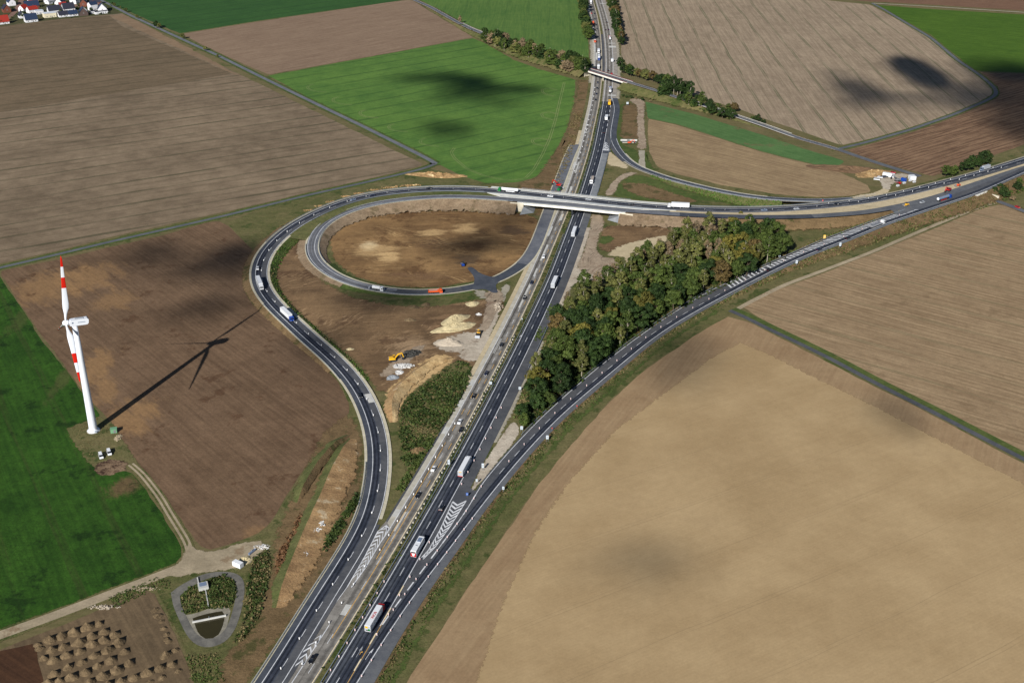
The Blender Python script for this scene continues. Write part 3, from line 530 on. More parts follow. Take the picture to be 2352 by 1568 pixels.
def worn(P, d, w, mat, parent, s0=None, s1=None, dz=.15):
    L = arclen(P)[-1]; Q = cut(P, s0 or .1, s1 or L-.1)
    for e_ in (-w/2, w/2): sheet('tyre_wear', offs(Q, d), offs(Q, d+e_), mat, parent, None, dz, (0, 1))
for d_ in (-1.9, -5.8): worn(B, d_, 3.0, M['tyre_grey'], mB, None, None, .131)
for d_ in (1.0, 2.8, 4.8, 6.6): worn(A, d_, 1.1, M['tyre_dark'], mA, None, sA, .131)
for d_ in (1.9, 5.6): worn(A, d_, 2.6, M['tyre_grey'], mA2, sA, None, .131)
# planted median between the two carriageways
med_n = len(A); 
def between(P, Q, d0, d1, n=260, s0=None, s1=None):
    """edge of Q nearest to P: resample both to equal counts"""
    a = cut(P, (s0 or .01), (s1 or arclen(P)[-1]-.01)); a = resample(offs(a, d0), 5)
    b = np.array([offs(Q, d1)[np.argmin(np.linalg.norm(Q[:, :2]-p[:2], axis=1))] for p in a]); return a, b
a_, b_ = between(B, A, .5, -1.3); sheet('median', a_, b_, M['rough_grass'], None, 'structure', .08); MED_A, MED_B = a_, b_

# left slip road that swings round and over the bridge
mC = road('slip_road', CR, -2.8, 4.05, M['asphalt_new'], None, None, .15)
road('traffic_lane', CR, .5, 3.6, M['asphalt_lane'], None, None, .155, mC)
road('traffic_lane', CR, 4.05, 8.0, M['asphalt_mid'], None, None, .15, mC)
for d_ in (1.1, 2.9): worn(CR, d_, 1.2, M['tyre_dark'], mC, None, None, .162)
sC1 = sx(CR, (640, 538), 3.5); sC2 = sx(CR, (1150, 436), 7); sC3 = sx(CR, (1430, 467), 7); sCend = sx(CR, (2300, 382), 4.6)
road('traffic_lane', CR, 8.0, 9.6, M['asphalt_mid'], None, sx(CR, (868, 1205)), .148, mC)
road('gravel_verge', CR, -4.2, -2.8, M['gravel_light'], None, sC2, .14, mC); road('gravel_verge', CR, 8.0, 9.6, M['gravel_light'], sx(CR, (872, 1190)), sC1, .14, mC)
road('gravel_verge', CR, -4.2, -2.8, M['gravel'], sC3, None, .14, mC)
mark('edge_line', CR, 0, .34, M['paint_white'], mC, dz=.18); mark('edge_line', CR, 7.6, .34, M['paint_white'], mC, dz=.18, s1=sx(CR, (2150, 422), 4.5))
DASH_C = 18.0; dashes(CR, 3.95, 6, 12, .24, M['paint_white'], mC, 6, None, .185)
road('concrete_patch', CR, 4.3, 7.4, M['concrete_slab'], sx(CR, (828, 918), .6)-4, sx(CR, (828, 918), .6)+6, .17, mC)
# inner loop
sD_b = sx(DR, (1500, 488), 6.7)
mD = road('loop_road', DR, -3.9, 3.9, M['asphalt_old'], sx(DR, (1566, 493), 6.3), sx(DR, (905, 670), .4), .15)
road('fresh_asphalt', DR, -3.9, 3.9, M['asphalt_new'], sx(DR, (1871, 497), 5), sx(DR, (1566, 493), 6.3), .15, mD)
road('old_asphalt', DR, -3.9, 3.9, M['asphalt_grey'], None, sx(DR, (1871, 497), 5), .15, mD)
road('fresh_asphalt', DR, -3.9, 3.9, M['asphalt_mid'], sx(DR, (905, 670), .4), sx(DR, (1060, 666), .1), .15, mD)
sD4 = sx(DR, (1060, 666), .1)
road('fresh_asphalt', DR, -4.0, 4.0, M['asphalt_new'], sD4, sx(DR, (1200, 608), .1), .15, mD)
road('fresh_asphalt', DR, -4.4, 3.9, M['asphalt_old'], sx(DR, (1200, 608), .1), None, .15, mD)
mark('edge_line', DR, 3.2, .3, M['paint_white'], mD, sx(DR, (1300, 469), 7), sx(DR, (905, 670), .4), .18); mark('edge_line', DR, -1.6, .3, M['paint_white'], mD, sx(DR, (880, 464), 6), sx(DR, (905, 670), .4), .18)
road('gravel_verge', DR, 3.9, 5.2, M['gravel_light'], sx(DR, (760, 505), 4.5), None, .13, mD); road('gravel_verge', DR, -5.2, -3.9, M['gravel_light'], sx(DR, (1166, 457), 7), None, .13, mD)
poly('site_access', t(1, 1, (1925, 890), (1985, 882), (2060, 950), (2180, 985), (2240, 960), (2260, 1010), (2200, 1040), (2210, 1100), (2240, 1130), (2170, 1130), (2130, 1095), (2070, 1085), (1980, 1105), (2000, 1040), (2010, 990), (1970, 930)), .27, M['asphalt_new'], amp=.1, step=2, soft=4)
for d_ in (-.3, 1.5): worn(DR, d_, 1.0, M['tyre_grey'], mD, sx(DR, (1300, 469), 7), sx(DR, (905, 670), .4), .162)
# right slip road
sE1 = sx(ER, (1094, 1176)); LE = arclen(ER)[-1]
dE = np.interp(np.arange(len(ER)), [0, np.searchsorted(arclen(ER), sE1), len(ER)], [7.0, 3.2, 2.3])
EE = offs(ER, dE)
EL = line_px([(872, 1443), (903, 1398.5), (958, 1326), (1000.5, 1268.5), (1038, 1218), (1073, 1171), (1106, 1111), (1139, 1072.5), (1175.5, 1030), (1238.5, 964), (1301, 906.5), (1371, 846.5), (1451, 785), (1526, 732), (1613.5, 677, .2), (1651, 658, .3), (1700, 637, .5), (1764, 609.5, 1.0), (1889, 554.5, 2.3), (2001.5, 512, 3.4), (2094, 479.5, 4.1), (2200, 446, 4.5), (2300, 408, 4.6), (2500, 322, 4.5)], 4, 8)
mEbase, _ = poly('merge_area', [(745, 1665), (815, 1540), (850, 1470), (925, 1342), (1000, 1225), (1076, 1116), (1088, 1130), (1112, 1108), (1140, 1080), (1160, 1100), (1100, 1165), (1040, 1240), (960, 1350), (885, 1460), (818, 1568), (760, 1665)], .10, M['asphalt_mid'], amp=0)
e_l = np.array([EL[np.argmin(np.linalg.norm(EL[:, :2]-p[:2], axis=1))] for p in ER]); 
n_l = normals(ER); e_l2 = e_l.copy(); e_l2[:, :2] -= n_l*1.0
i0 = np.searchsorted(arclen(ER), sx(ER, (900, 1440)))
mE = sheet('slip_road', e_l2[i0:], ER[i0:], M['asphalt_mid'], None, 'structure', .13)
sheet('hard_shoulder', ER, EE, M['asphalt_grey'], mE, None, .13)
sheet('traffic_lane', offs(ER, -3.5), ER, M['asphalt_new'], mE, None, .14); sheet('traffic_lane', offs(ER, -3.0), offs(ER, -.6), M['asphalt_lane'], mE, None, .144)
mark('edge_line', ER, 0, .36, M['paint_white'], mE, dz=.17); mark('edge_line', EL, 0, .34, M['paint_white'], mE, sx(EL, (1000, 1268)), sx(EL, (2094, 479), 4.1), dz=.17)
for d_ in (-.9, -2.7): worn(ER, d_, 1.1, M['tyre_dark'], mE, None, None, .152)
dashes(EL, 0, 6, 6, .6, M['paint_white'], mE, 2, sx(EL, (1100, 1120)), .175, 'merge_dash')
dashes(ER, -3.6, 6, 12, .24, M['paint_white'], mE, sx(ER, (1160, 1090)), sx(ER, (1700, 658), .5), .175)
mark('edge_line', ER, -3.8, .3, M['paint_white'], mE, sx(ER, (1690, 665), .4), sx(ER, (2110, 488), 4.2), dz=.175)
def hatch(L, R_, n0, n1, step, w, mat, parent, lean=0.0, chev=False, z=.18):
    """white stripes between two border lines of the same length"""
    q = 0; nL = len(L)
    i = n0
    while i < n1:
        f = lambda P, k: P[int(np.clip(k, 0, nL-1))]
        l0, r0 = f(L, i), f(R_, i+lean); T = f(L, i+2)-f(L, i-2); T = T/np.linalg.norm(T)*w
        if chev:
            c = (f(L, i+lean)+f(R_, i+lean))/2; r0 = f(R_, i)
            V = [l0, c, r0, r0+T, c+T, l0+T]; F = [(0, 1, 4, 5), (1, 2, 3, 4)]
        else: V = [l0, r0, r0+T, l0+T]; F = [(0, 1, 2, 3)]
        V = [v+np.array((0, 0, z)) for v in V]
        m = MB().add(V, F); me = m.mesh('hatch_stripe'); up(me); link('hatch_stripe', me, parent, mat); i += step
eq = lambda P, n: np.stack([np.interp(np.linspace(0, arclen(P)[-1], n), arclen(P), P[:, k]) for k in range(3)], 1)
hl = eq(cut(EL, sx(EL, (1655, 656), .3), sx(EL, (2092, 480), 4.1)), 160); hr = eq(cut(offs(ER, -3.8), sx(ER, (1668, 677), .3), sx(ER, (2118, 485), 4.2)), 160)
hatch(hl, hr, 3, 158, 3.2, 1.5, M['paint_white'], mE, lean=6)
# chevron areas where lanes part
cl = eq(cut(offs(A, 7.8), sx(A, (958, 1220)), sx(A, (1028, 1100))), 100); cr = eq(cut(EL, sx(EL, (968, 1312)), sx(EL, (1070, 1176))), 100)
mk = lambda name, P, w, mat, par: sheet(name, offs(P, -w/2), offs(P, w/2), mat, par, None, .17)
gl = eq(GG([(967, 1282), (985, 1262), (1010, 1218), (1040, 1152)]), 100); gr = eq(GG([(972, 1284), (1000, 1256), (1036, 1206), (1071, 1150)]), 100)
mk('edge_line', gl, .4, M['paint_white'], mEbase); mk('edge_line', gr, .4, M['paint_white'], mEbase)
hatch(gl, gr, 8, 98, 6.4, 1.4, M['paint_white'], mEbase, lean=-7, chev=True)
gl = eq(GG([(797, 1349), (838, 1278), (868, 1220), (888, 1206)]), 100); gr = eq(GG([(807, 1349), (840, 1303), (870, 1252), (890, 1222)]), 100)
mGore, _ = poly('gore_area', [(655, 1600), (700, 1530), (760, 1430), (798, 1348), (836, 1280), (868, 1220), (884, 1196), (897, 1198), (890, 1226), (866, 1264), (838, 1310), (790, 1395), (735, 1490), (690, 1560), (660, 1610)], .19, M['concrete_road'], amp=0)
mk('edge_line', gl+np.array((0, 0, .06)), .4, M['paint_white'], mGore); mk('edge_line', gr+np.array((0, 0, .06)), .5, M['paint_white'], mGore)
hatch(gl, gr, 12, 99, 7, 1.3, M['paint_white'], mGore, lean=9, chev=True, z=.25)
gl = eq(GG([(675, 1535), (700, 1490), (733, 1458)]), 60); gr = eq(GG([(692, 1535), (722, 1490), (738, 1462)]), 60)
hatch(gl, gr, 3, 59, 11.5, 1.3, M['paint_white'], mGore, lean=9, chev=True, z=.25)
lw = GG([(650, 1568), (738, 1430), (797, 1349)]); mk('edge_line', lw+np.array((0, 0, .06)), .3, M['paint_white'], mGore)
gl = eq(GG([(1391, 322), (1385, 340), (1380, 348)]), 40); gl = eq(GG([(1384.5, 346), (1388, 334), (1391, 322)]), 60); gr = eq(GG([(1401, 347), (1396.5, 335), (1391.5, 322)]), 60)
poly('gore_area', [(1383, 350), (1390, 318), (1393, 318), (1403, 350), (1393, 353)], .14, M['asphalt_new'], amp=0)
hatch(gl, gr, 1, 50, 8.5, 2.6, M['paint_white'], mA, lean=-6, chev=True, z=.19)
# direction arrows on the near lanes
def arrow(px0, px1, bend, mat, parent, z=.19):
    a, b = G(px0), G(px1); T = (b-a); L_ = np.linalg.norm(T); T /= L_; N = np.array((T[1], -T[0], 0))
    q = lambda u, v: a+T*u+N*v+np.array((0, 0, z))
    V = [q(0, -.09), q(0, .09), q(L_*.62, .09), q(L_*.62, -.09), q(L_*.55, -.5+bend*.3), q(L_*.62, .5+bend*.4), q(L_, bend)]
    m = MB().add(V, [(0, 1, 2, 3), (4, 5, 6)]); me = m.mesh('direction_arrow'); up(me); link('direction_arrow', me, parent, mat)
z4 = lambda x, y: (643.1+x/7.11, 1341.4+y/7.11)
arrow(z4(1243, 1192), z4(1358, 1005), .0, M['paint_grey'], mA); arrow(z4(1393, 1230), z4(1520, 1042), .35, M['paint_white'], mA)
arrow(z4(1300, 1150), z4(1340, 1090), .3, M['paint_yellow'], mA)
for (p0, p1) in ((t(2, 1, (1610, 1262), (1672, 1232))), (t(2, 2, (45, 1545-1568*1+0), (105, -60)))): arrow(p0, p1, -.5, M['paint_white'], mE, .19)
# north-east slip road
mF = road('slip_road', FR, -5.4, 1.2, M['asphalt_new'], None, sx(FR, (1966, 459), 4.4), .14)
road('hard_shoulder', FR, 1.2, 4.0, M['asphalt_mid'], None, sx(FR, (1440, 372)), .135, mF); road('gravel_verge', FR, 1.2, 3.0, M['gravel'], sx(FR, (1440, 372)), None, .12, mF); road('gravel_verge', FR, -6.6, -5.4, M['gravel_light'], sx(FR, (1420, 353)), sx(FR, (1763, 458), 4.9), .12, mF)
mark('edge_line', FR, 0, .36, M['paint_white'], mF); mark('edge_line', FR, -5.0, .36, M['paint_white'], mF, sx(FR, (1402.5, 320)), None)
# the wide carriageway in the east
a_ = cut(ER, sx(ER, (2080, 500), 4), LE-.1); d_ = cut(DR, .1, sx(DR, (2040, 480), 4.4))[::-1]
sheet('motorway_carriageway', offs(d_, 3.9), offs(a_, -3.4), M['asphalt_grey'], None, 'structure', .10)
b1 = cut(CR, sx(CR, (1990, 459), 4.4), arclen(CR)[-1]-.1); b2 = cut(DR, .1, sx(DR, (1990, 488), 4.6))[::-1]
sheet('sand_strip', offs(b1, 8.0), offs(b2, -3.9), M['sand'], None, 'structure', .08)
b1 = cut(CR, sx(CR, (1540, 475), 6.5), sx(CR, (1990, 459), 4.4)); b2 = cut(DR, sx(DR, (1990, 488), 4.6), sx(DR, (1540, 491), 6.5))[::-1]
sheet('sand_strip', offs(b1, 8.0), offs(b2, -3.9), M['sand'], None, 'structure', .08)
b1 = cut(CR, sx(CR, (632, 545), 3.4), sC2); b2 = cut(DR, sx(DR, (1150, 457), 7), sx(DR, (716, 556), 3.1))[::-1]
sheet('verge', offs(b1, 8.0), offs(b2, 3.9), M['slope_green'], None, 'structure', .06)
# embankment slopes
def skirt(name, P, d, side, mat, s0, s1, run=1.7, dz=.1, z_to=-.1, extra=1.0):
    Q = cut(P, s0, s1); A_ = offs(Q, d, dz); h = Q[:, 2]; B_ = offs(Q, d+side*(extra+h*run)); B_[:, 2] = z_to
    n = len(A_); j = RNG.normal(0, .25, (n, 3)); mid = (A_+B_)/2+j*np.array((1, 1, .5))
    m = MB().strip(A_, mid); m.strip(mid, B_); me = m.mesh(name, True); up(me); o = link(name, me, None, mat); o['kind'] = 'structure'
    at = me.attributes.new('fade', 'FLOAT', 'POINT'); at.data.foreach_set('value', [0.0]*(3*n)+[1.0]*n); return A_, B_
LC, LD, LF = arclen(CR)[-1], arclen(DR)[-1], arclen(FR)[-1]
skirt('embankment_slope', CR, -4.2, -1, M['verge_brown'], sx(CR, (778, 848), .9), sx(CR, (660, 522), 3.8), 2.0)
SK1 = skirt('embankment_slope', CR, -4.2, -1, M['slope_green'], sx(CR, (660, 522), 3.8), sC2+6, 1.7)
skirt('embankment_slope', CR, -4.2, -1, M['slope_green'], sC3-4, sx(CR, (1820, 478), 5), 1.7)
SKI = skirt('embankment_slope', CR, 9.6, 1, M['verge_green'], sx(CR, (800, 880), .8), sx(CR, (648, 533), 3.5), 1.8)
skirt('embankment_slope', DR, -5.2, -1, M['slope_stony'], sx(DR, (1196, 460), 7), sx(DR, (735, 610), 1.9), 1.75)
skirt('embankment_slope', DR, -5.2, -1, M['verge_green'], sx(DR, (735, 610), 1.9), sx(DR, (1098, 657), .1), 2.2, extra=2.5)
skirt('embankment_slope', DR, 5.2, 1, M['slope_stony'], sx(DR, (728, 530), 3.7), sx(DR, (800, 648), 1), 1.6, extra=2.5)
skirt('embankment_slope', DR, 5.2, 1, M['verge_green'], sx(DR, (800, 648), 1), sx(DR, (1080, 661), .1), 1.6, extra=4)
skirt('embankment_slope', DR, -5.2, -1, M['slope_stony'], sx(DR, (1700, 498), 5.7), sx(DR, (1424, 482), 7), 1.8)
skirt('embankment_slope', DR, -5.2, -1, M['verge_brown'], sx(DR, (2060, 476), 4.4), sx(DR, (1700, 498), 5.7), 2.5)
skirt('embankment_slope', FR, 3.0, 1, M['gravel'], 5, LF-4, 1.2, extra=.5) if False else None
skirt('embankment_slope', FR, -6.6, -1, M['verge_brown'], sx(FR, (1500, 400), .6), sx(FR, (1966, 459), 4.4), 1.2)
SKF = skirt('embankment_slope', FR, 2.6, 1, M['slope_green'], sx(FR, (1500, 400), .6), sx(FR, (1800, 460), 4.9), 1.8)
skirt('embankment_slope', CR, -4.2, -1, M['verge_green'], sx(CR, (1966, 462), 4.4), LC-1, 1.6)
_ei = lambda s: np.searchsorted(arclen(ER), s)
EEs = EE
SKE = skirt('embankment_slope', EE, 0, 1, M['verge_brown'], sx(EE, (1640, 700), .2), arclen(EE)[-1]-1, 2.6, extra=3)
SKE2 = skirt('embankment_slope', EL, -1.1, -1, M['verge_brown'], sx(EL, (1640, 662), .2), sx(EL, (2070, 487), 4), 2.2, extra=2)
# plain verges
def verge(P, d0, d1, mat, s0, s1, z=.075): 
    Q = cut(P, s0, s1).copy(); Q[:, 2] = 0; a_, b_ = (d0, d1) if abs(d0) < abs(d1) else (d1, d0); return sheet('verge', wander(offs(Q, a_), 4, .15, False), wander(offs(Q, b_), 4, .5, False), mat, None, 'structure', z, (0, 1))
sB_ = lambda a, b: (sx(EE, a), sx(EE, b, .3))
verge(EE, 0, 2.4, M['verge_brown'], 1, sx(EE, (1500, 792)), .085); verge(EE, 5.0, 9.5, M['verge_green'], 1, sx(EE, (1640, 710)), .078); verge(EE, 2.4, 8, M['rough_grass'], 1, sx(EE, (1700, 690)), .08)
verge(A, 13.4, 16.5, M['gravel'], sx(A, (1090, 1010)), sx(A, (1190, 780)), .085); verge(A, 13.2, 19, M['chalk'], sx(A, (1230, 700)), sx(A, (1310, 520)), .085)
poly('gravel_gore', [(1084, 1128), (1104, 1078), (1150, 1005), (1178, 965), (1196, 985), (1182, 1012), (1140, 1062), (1112, 1098)], .095, M['chalk'], amp=.3)
verge(A, 12.6, 17, M['gravel'], sA+12, arclen(A)[-1]-1); verge(B, -14.5, -10.6, M['gravel'], sx(B, (1378, 190)), arclen(B)[-1]-1)
verge(B, -30, -13.6, M['verge_brown'], sx(B, (1308, 500)), sx(B, (1380, 185)), .065)
poly('fresh_asphalt', [(1293, 439), (1312, 388), (1330, 331), (1322, 331), (1300, 365), (1285, 400), (1272, 438)], .15, M['asphalt_old'], amp=0)
# country roads and tracks
def lane_road(name, P, w, mat, dz=.1, verge_w=3.5, vm=None, s0=None, s1=None):
    o = road(name, P, -w/2, w/2, mat, s0, s1, dz)
    if vm:
        Q = cut(P, s0 or .1, s1 or arclen(P)[-1]-.1)
        sheet('verge', wander(offs(Q, -w/2-verge_w), 5, .4, False), offs(Q, -w/2), vm, None, 'structure', dz-.03, (1, 0)); sheet('verge', offs(Q, w/2), wander(offs(Q, w/2+verge_w), 5, .4, False), vm, None, 'structure', dz-.03, (0, 1))
    return o
mH = lane_road('country_road', HR, 6, M['asphalt_grey'], .14, 2.0, M['verge_brown'], None, sx(HR, (1355, 161), 6.8)); mH2 = lane_road('country_road', HR, 6, M['asphalt_grey'], .14, 2.0, M['verge_brown'], sx(HR, (1440, 188), 6.8), sx(HR, (2110, 405)))
for s0_, s1_, pr in ((5, sx(HR, (1352, 160), 6.8), mH), (sx(HR, (1445, 189), 6.8), sx(HR, (1920, 341)), mH2)):
    mark('edge_line', HR, -2.7, .3, M['paint_white'], pr, s0_, s1_, .17); mark('edge_line', HR, 2.7, .3, M['paint_white'], pr, s0_, s1_, .17)
skirt('embankment_slope', HR, -5, -1, M['rough_grass'], sx(HR, (988, 16), .3), sx(HR, (1358, 162), 6.8), 1.6); skirt('embankment_slope', HR, 5, 1, M['rough_grass'], sx(HR, (988, 16), .3), sx(HR, (1352, 160), 6.8), 1.6)
skirt('embankment_slope', HR, -5, -1, M['rough_grass'], sx(HR, (1440, 188), 6.8), sx(HR, (1763, 292), .5), 1.6); skirt('embankment_slope', HR, 5, 1, M['rough_grass'], sx(HR, (1440, 188), 6.8), sx(HR, (1763, 292), .5), 1.6)
lane_road('country_road', GR, 4.6, M['asphalt_old'], .12, 4.0, M['verge_green']); lane_road('farm_track', TR, 3.6, M['asphalt_grey'], .12, 4.2, M['verge_green'])
lane_road('field_path', IR, 4.0, M['asphalt_grey'], .12, 2.6, M['verge_green']); lane_road('farm_track', JR, 3.6, M['asphalt_mid'], .12, .3, M['verge_green'])
sheet('verge', offs(JR, -6.4), offs(JR, -1.9), M['verge_green'], None, 'structure', .11)
lane_road('field_path', line_px([(2003, 8), (2114, 14), (2352, 29), (2700, 55)], 6, 2), 3.4, M['gravel'], .11)
lane_road('farm_track', line_px([(2285, 466), (2264, 471), (2230, 484), (2169, 508), (2100, 537), (2000, 580), (1900, 618), (1800, 655), (1720, 695), (1690, 712)], 5, 4), 3.4, M['track_pale'], .10)
lane_road('dirt_track', KR, 5.4, M['track_pale'], .12, 2.2, M['rough_grass'])
for d_ in (-1.1, 1.1): road('wheel_track', LR, d_-.55, d_+.55, M['track_pale'], None, None, .12)
road('track_middle', LR, -2.6, 2.6, M['rough_grass'], None, None, .10)
lane_road('country_road', HR, 5.4, M['asphalt_grey'], .12, 2.0, M['verge_brown'], sx(HR, (2255, 449)), arclen(HR)[-1]-1)
# ------------------------------------------------------------------ motorway bridge
def slab(P0, P1, z0, z1, m=None):
    """solid band between two lines, from z0 below to z1 above their own height"""
    m = m or MB(); n = min(len(P0), len(P1)); V = []
    for P, dz in ((P0, z0), (P1, z0), (P1, z1), (P0, z1)): V += [p+np.array((0, 0, dz)) for p in P[:n]]
    F = []
    for i in range(n-1):
        for a in range(4):
            b = (a+1) % 4; F.append((a*n+i, b*n+i, b*n+i+1, a*n+i+1))
    F += [(0, 3*n, 2*n, n), (n-1, 2*n-1, 3*n-1, 4*n-1)]
    return m.add(V, F)
def band(P, d0, d1, z0, z1, m=None): return slab(offs(P, d0), offs(P, d1), z0, z1, m)
def eqn(P, n): return eq(P, n)
BR_C = eqn(cut(CR, sx(CR, (1190, 440), 7), sx(CR, (1440, 468), 7)), 40)
BR_D = eqn(cut(DR, sx(DR, (1440, 483.5), 7), sx(DR, (1190, 459), 7))[::-1], 40)       # runs with BR_C; +3.9 is its far side after the flip
bridge = empty('motorway_bridge', tuple(BR_C[20]*np.array((1, 1, 0)))); tag(bridge, 'long pale concrete bridge carrying the slip road and loop road over the motorway', 'bridge')
def bpart(name, mb, mat, parent=bridge, smooth=False):
    me = mb.mesh(name, smooth); o = link(name, me, parent, mat)
    if parent is bridge: me.transform(Matrix.Translation(-bridge.location))
    return o
bpart('deck', slab(offs(BR_C, -7.0), offs(BR_D, 6.2), -1.5, .06), M['concrete_bridge'])
WL_C = eqn(cut(CR, sC2-8, sC3+40), 90); WL_D = eqn(cut(DR, sx(DR, (1480, 487), 6.7), sx(DR, (1150, 457), 7))[::-1], 90)
bpart('walkway', band(WL_C, -7.0, -3.0, .08, .30), M['concrete_bridge']); bpart('walkway', band(BR_D, 4.0, 6.2, .08, .30), M['concrete_bridge'])
bpart('median_kerb', slab(offs(WL_C, 8.6), offs(WL_D, -4.1), .08, .30), M['concrete_bridge'])
for d_, P_ in ((-6.9, BR_C), (6.1, BR_D)):
    r = bpart('parapet', band(P_, d_-.06, d_+.06, 1.05, 1.15), M['steel'])
    pm = MB()
    for s_ in np.arange(1, arclen(P_)[-1], 2.0):
        q = at_s(offs(P_, d_), s_); pm.box((q[0], q[1], q[2]+.65), (.09, .09, .8))
    me = pm.mesh('posts'); me.transform(Matrix.Translation(-bridge.location)); o = link('posts', me, r, M['steel']); o['kind'] = 'stuff'
    bpart('rail', band(P_, d_-.04, d_+.04, .62, .70), M['steel'], r) ; r.children[-1].data.transform(Matrix.Translation(-bridge.location))
for d_, P_ in ((8.8, WL_C), (-4.3, WL_D), (-3.2, WL_C)): bpart('guardrail', band(P_, d_-.1, d_+.1, .5, .85), M['steel'])
# abutments and the pier row in the median
def across(i, dn, df): return offs(BR_C, dn)[i], offs(BR_D, df)[i]
for i, sgn in ((2, 1), (37, -1)):
    a_, b_ = across(i, -6.8, 6.0); T = (BR_C[i+sgn]-BR_C[i]); T /= np.linalg.norm(T)
    q0, q1 = a_-T*3, a_+T*.6; r0, r1 = b_-T*3, b_+T*.6
    V = [q0, q1, r1, r0]; m = MB().add([np.array((*v[:2], -.2)) for v in V]+[v-np.array((0, 0, 1.52)) for v in V], [(3, 2, 1, 0), (4, 5, 6, 7), (0, 1, 5, 4), (1, 2, 6, 5), (2, 3, 7, 6), (3, 0, 4, 7)])
    bpart('abutment', m, M['wall_concrete'])
    # wing wall and paved cone in front
    q = r0; v = [r1, r0-T*7, r0-T*7+np.array((0, -1.2, 0)), r1+np.array((0, -.6, 0))]
    m = MB().add([np.array((*p[:2], -.2)) for p in v]+[v[0]-np.array((0, 0, .1)), v[1]-np.array((0, 0, .1)), v[2]-np.array((0, 0, .1)), v[3]-np.array((0, 0, .4))], [(3, 2, 1, 0), (4, 5, 6, 7), (0, 1, 5, 4), (1, 2, 6, 5), (2, 3, 7, 6), (3, 0, 4, 7)])
    bpart('wing_wall', m, M['wall_concrete'])
    c0, c1 = a_+T*.6, b_+T*.6; f0, f1 = a_+T*9, b_+T*9
    m = MB().add([np.array((*c0[:2], 4.2)), np.array((*c1[:2], 4.2)), np.array((*f1[:2], .15)), np.array((*f0[:2], .15)), np.array((c1[0]-T[0]*3, c1[1]-7, .1))], [(0, 1, 2, 3), (1, 2, 4)])
    me = m.mesh('paved_slope'); up(me); me.transform(Matrix.Translation(-bridge.location)); link('paved_slope', me, bridge, M['asphalt_pale'])
im = int(np.argmin([np.linalg.norm((offs(BR_D, 6)[i]-G((1310, 480), 7))[:2]) for i in range(40)]))
pa, pb = across(im, -5.5, 4.6)
for f in np.linspace(0, 1, 6):
    q = pa*(1-f)+pb*f; m = MB().tube((q[0], q[1], -.2), (q[0], q[1], 4.2), .55, .6, 12); m.tube((q[0], q[1], 4.2), (q[0]-1.3, q[1], 5.6), .55, .45, 8); m.tube((q[0], q[1], 4.2), (q[0]+1.3, q[1], 5.6), .55, .45, 8)
    bpart('pier', m, M['steel_dark'])
# concrete drain steps down the inner slope
g0, g1 = G((1175, 466), 6.3), G((1166, 492), .3); m = MB(); w_ = np.array((.9, 0, 0))
m.add([g0-w_, g0+w_, g1+w_, g1-w_, *(p+np.array((0, 0, .5)) for p in (g0-w_, g0+w_, g1+w_, g1-w_))], [(3, 2, 1, 0), (4, 5, 6, 7), (0, 1, 5, 4), (1, 2, 6, 5), (2, 3, 7, 6), (3, 0, 4, 7)])
tag(m.build('drain_steps', M['concrete_slab']), 'pale concrete drain steps down the stony slope inside the loop', 'drain')

# ------------------------------------------------------------------ country-road bridge
hb0, hb1 = sx(HR, (1350, 160), 6.8), sx(HR, (1450, 190), 6.8); BH = eqn(cut(HR, hb0, hb1), 24)
ob = empty('country_bridge', tuple(BH[12]*np.array((1, 1, 0)))); tag(ob, 'narrow country road bridge with red rail over the far motorway', 'bridge')
red_rail = plain('red_rail', C(96, 44, 52), .5); M['red_rail'] = red_rail
def opart(name, mb, mat):
    me = mb.mesh(name); me.transform(Matrix.Translation(-ob.location)); return link(name, me, ob, mat)
opart('deck', band(BH, -4.4, 4.4, -1.3, .12), M['concrete_bridge']); opart('roadway', band(BH, -3.0, 3.0, .12, .17), M['asphalt_grey'])
for d_ in (-4.2, 4.2): opart('kerb', band(BH, d_-.35, d_+.15, .12, .4), M['concrete_slab'])
for d_ in (-4.3, 4.3): opart('parapet', band(BH, d_-.05, d_+.05, .45, 1.2), M['red_rail'])
for d_ in (-3.2, 3.2): opart('guardrail', band(BH, d_-.1, d_+.1, .5, .8), M['concrete_slab'])
for i in (1, 22):
    a_, b_ = offs(BH, -4.2)[i], offs(BH, 4.2)[i]; T = BH[12]-BH[i]; T /= np.linalg.norm(T); V = [a_-T*5, a_, b_, b_-T*5]
    opart('abutment', MB().add([np.array((*v[:2], -.2)) for v in V]+[v-np.array((0, 0, 1.32)) for v in V], [(3, 2, 1, 0), (4, 5, 6, 7), (0, 1, 5, 4), (1, 2, 6, 5), (2, 3, 7, 6), (3, 0, 4, 7)]), M['wall_concrete'])
qm = BH[int(np.argmin([abs(G((1387, 172), 6.8)[0]-b[0]) for b in BH]))]
for k_ in (-2.5, 0, 2.5): opart('pier', MB().tube((qm[0], qm[1]+k_, -.2), (qm[0], qm[1]+k_, 5.6), .4, .4, 10), M['wall_concrete'])

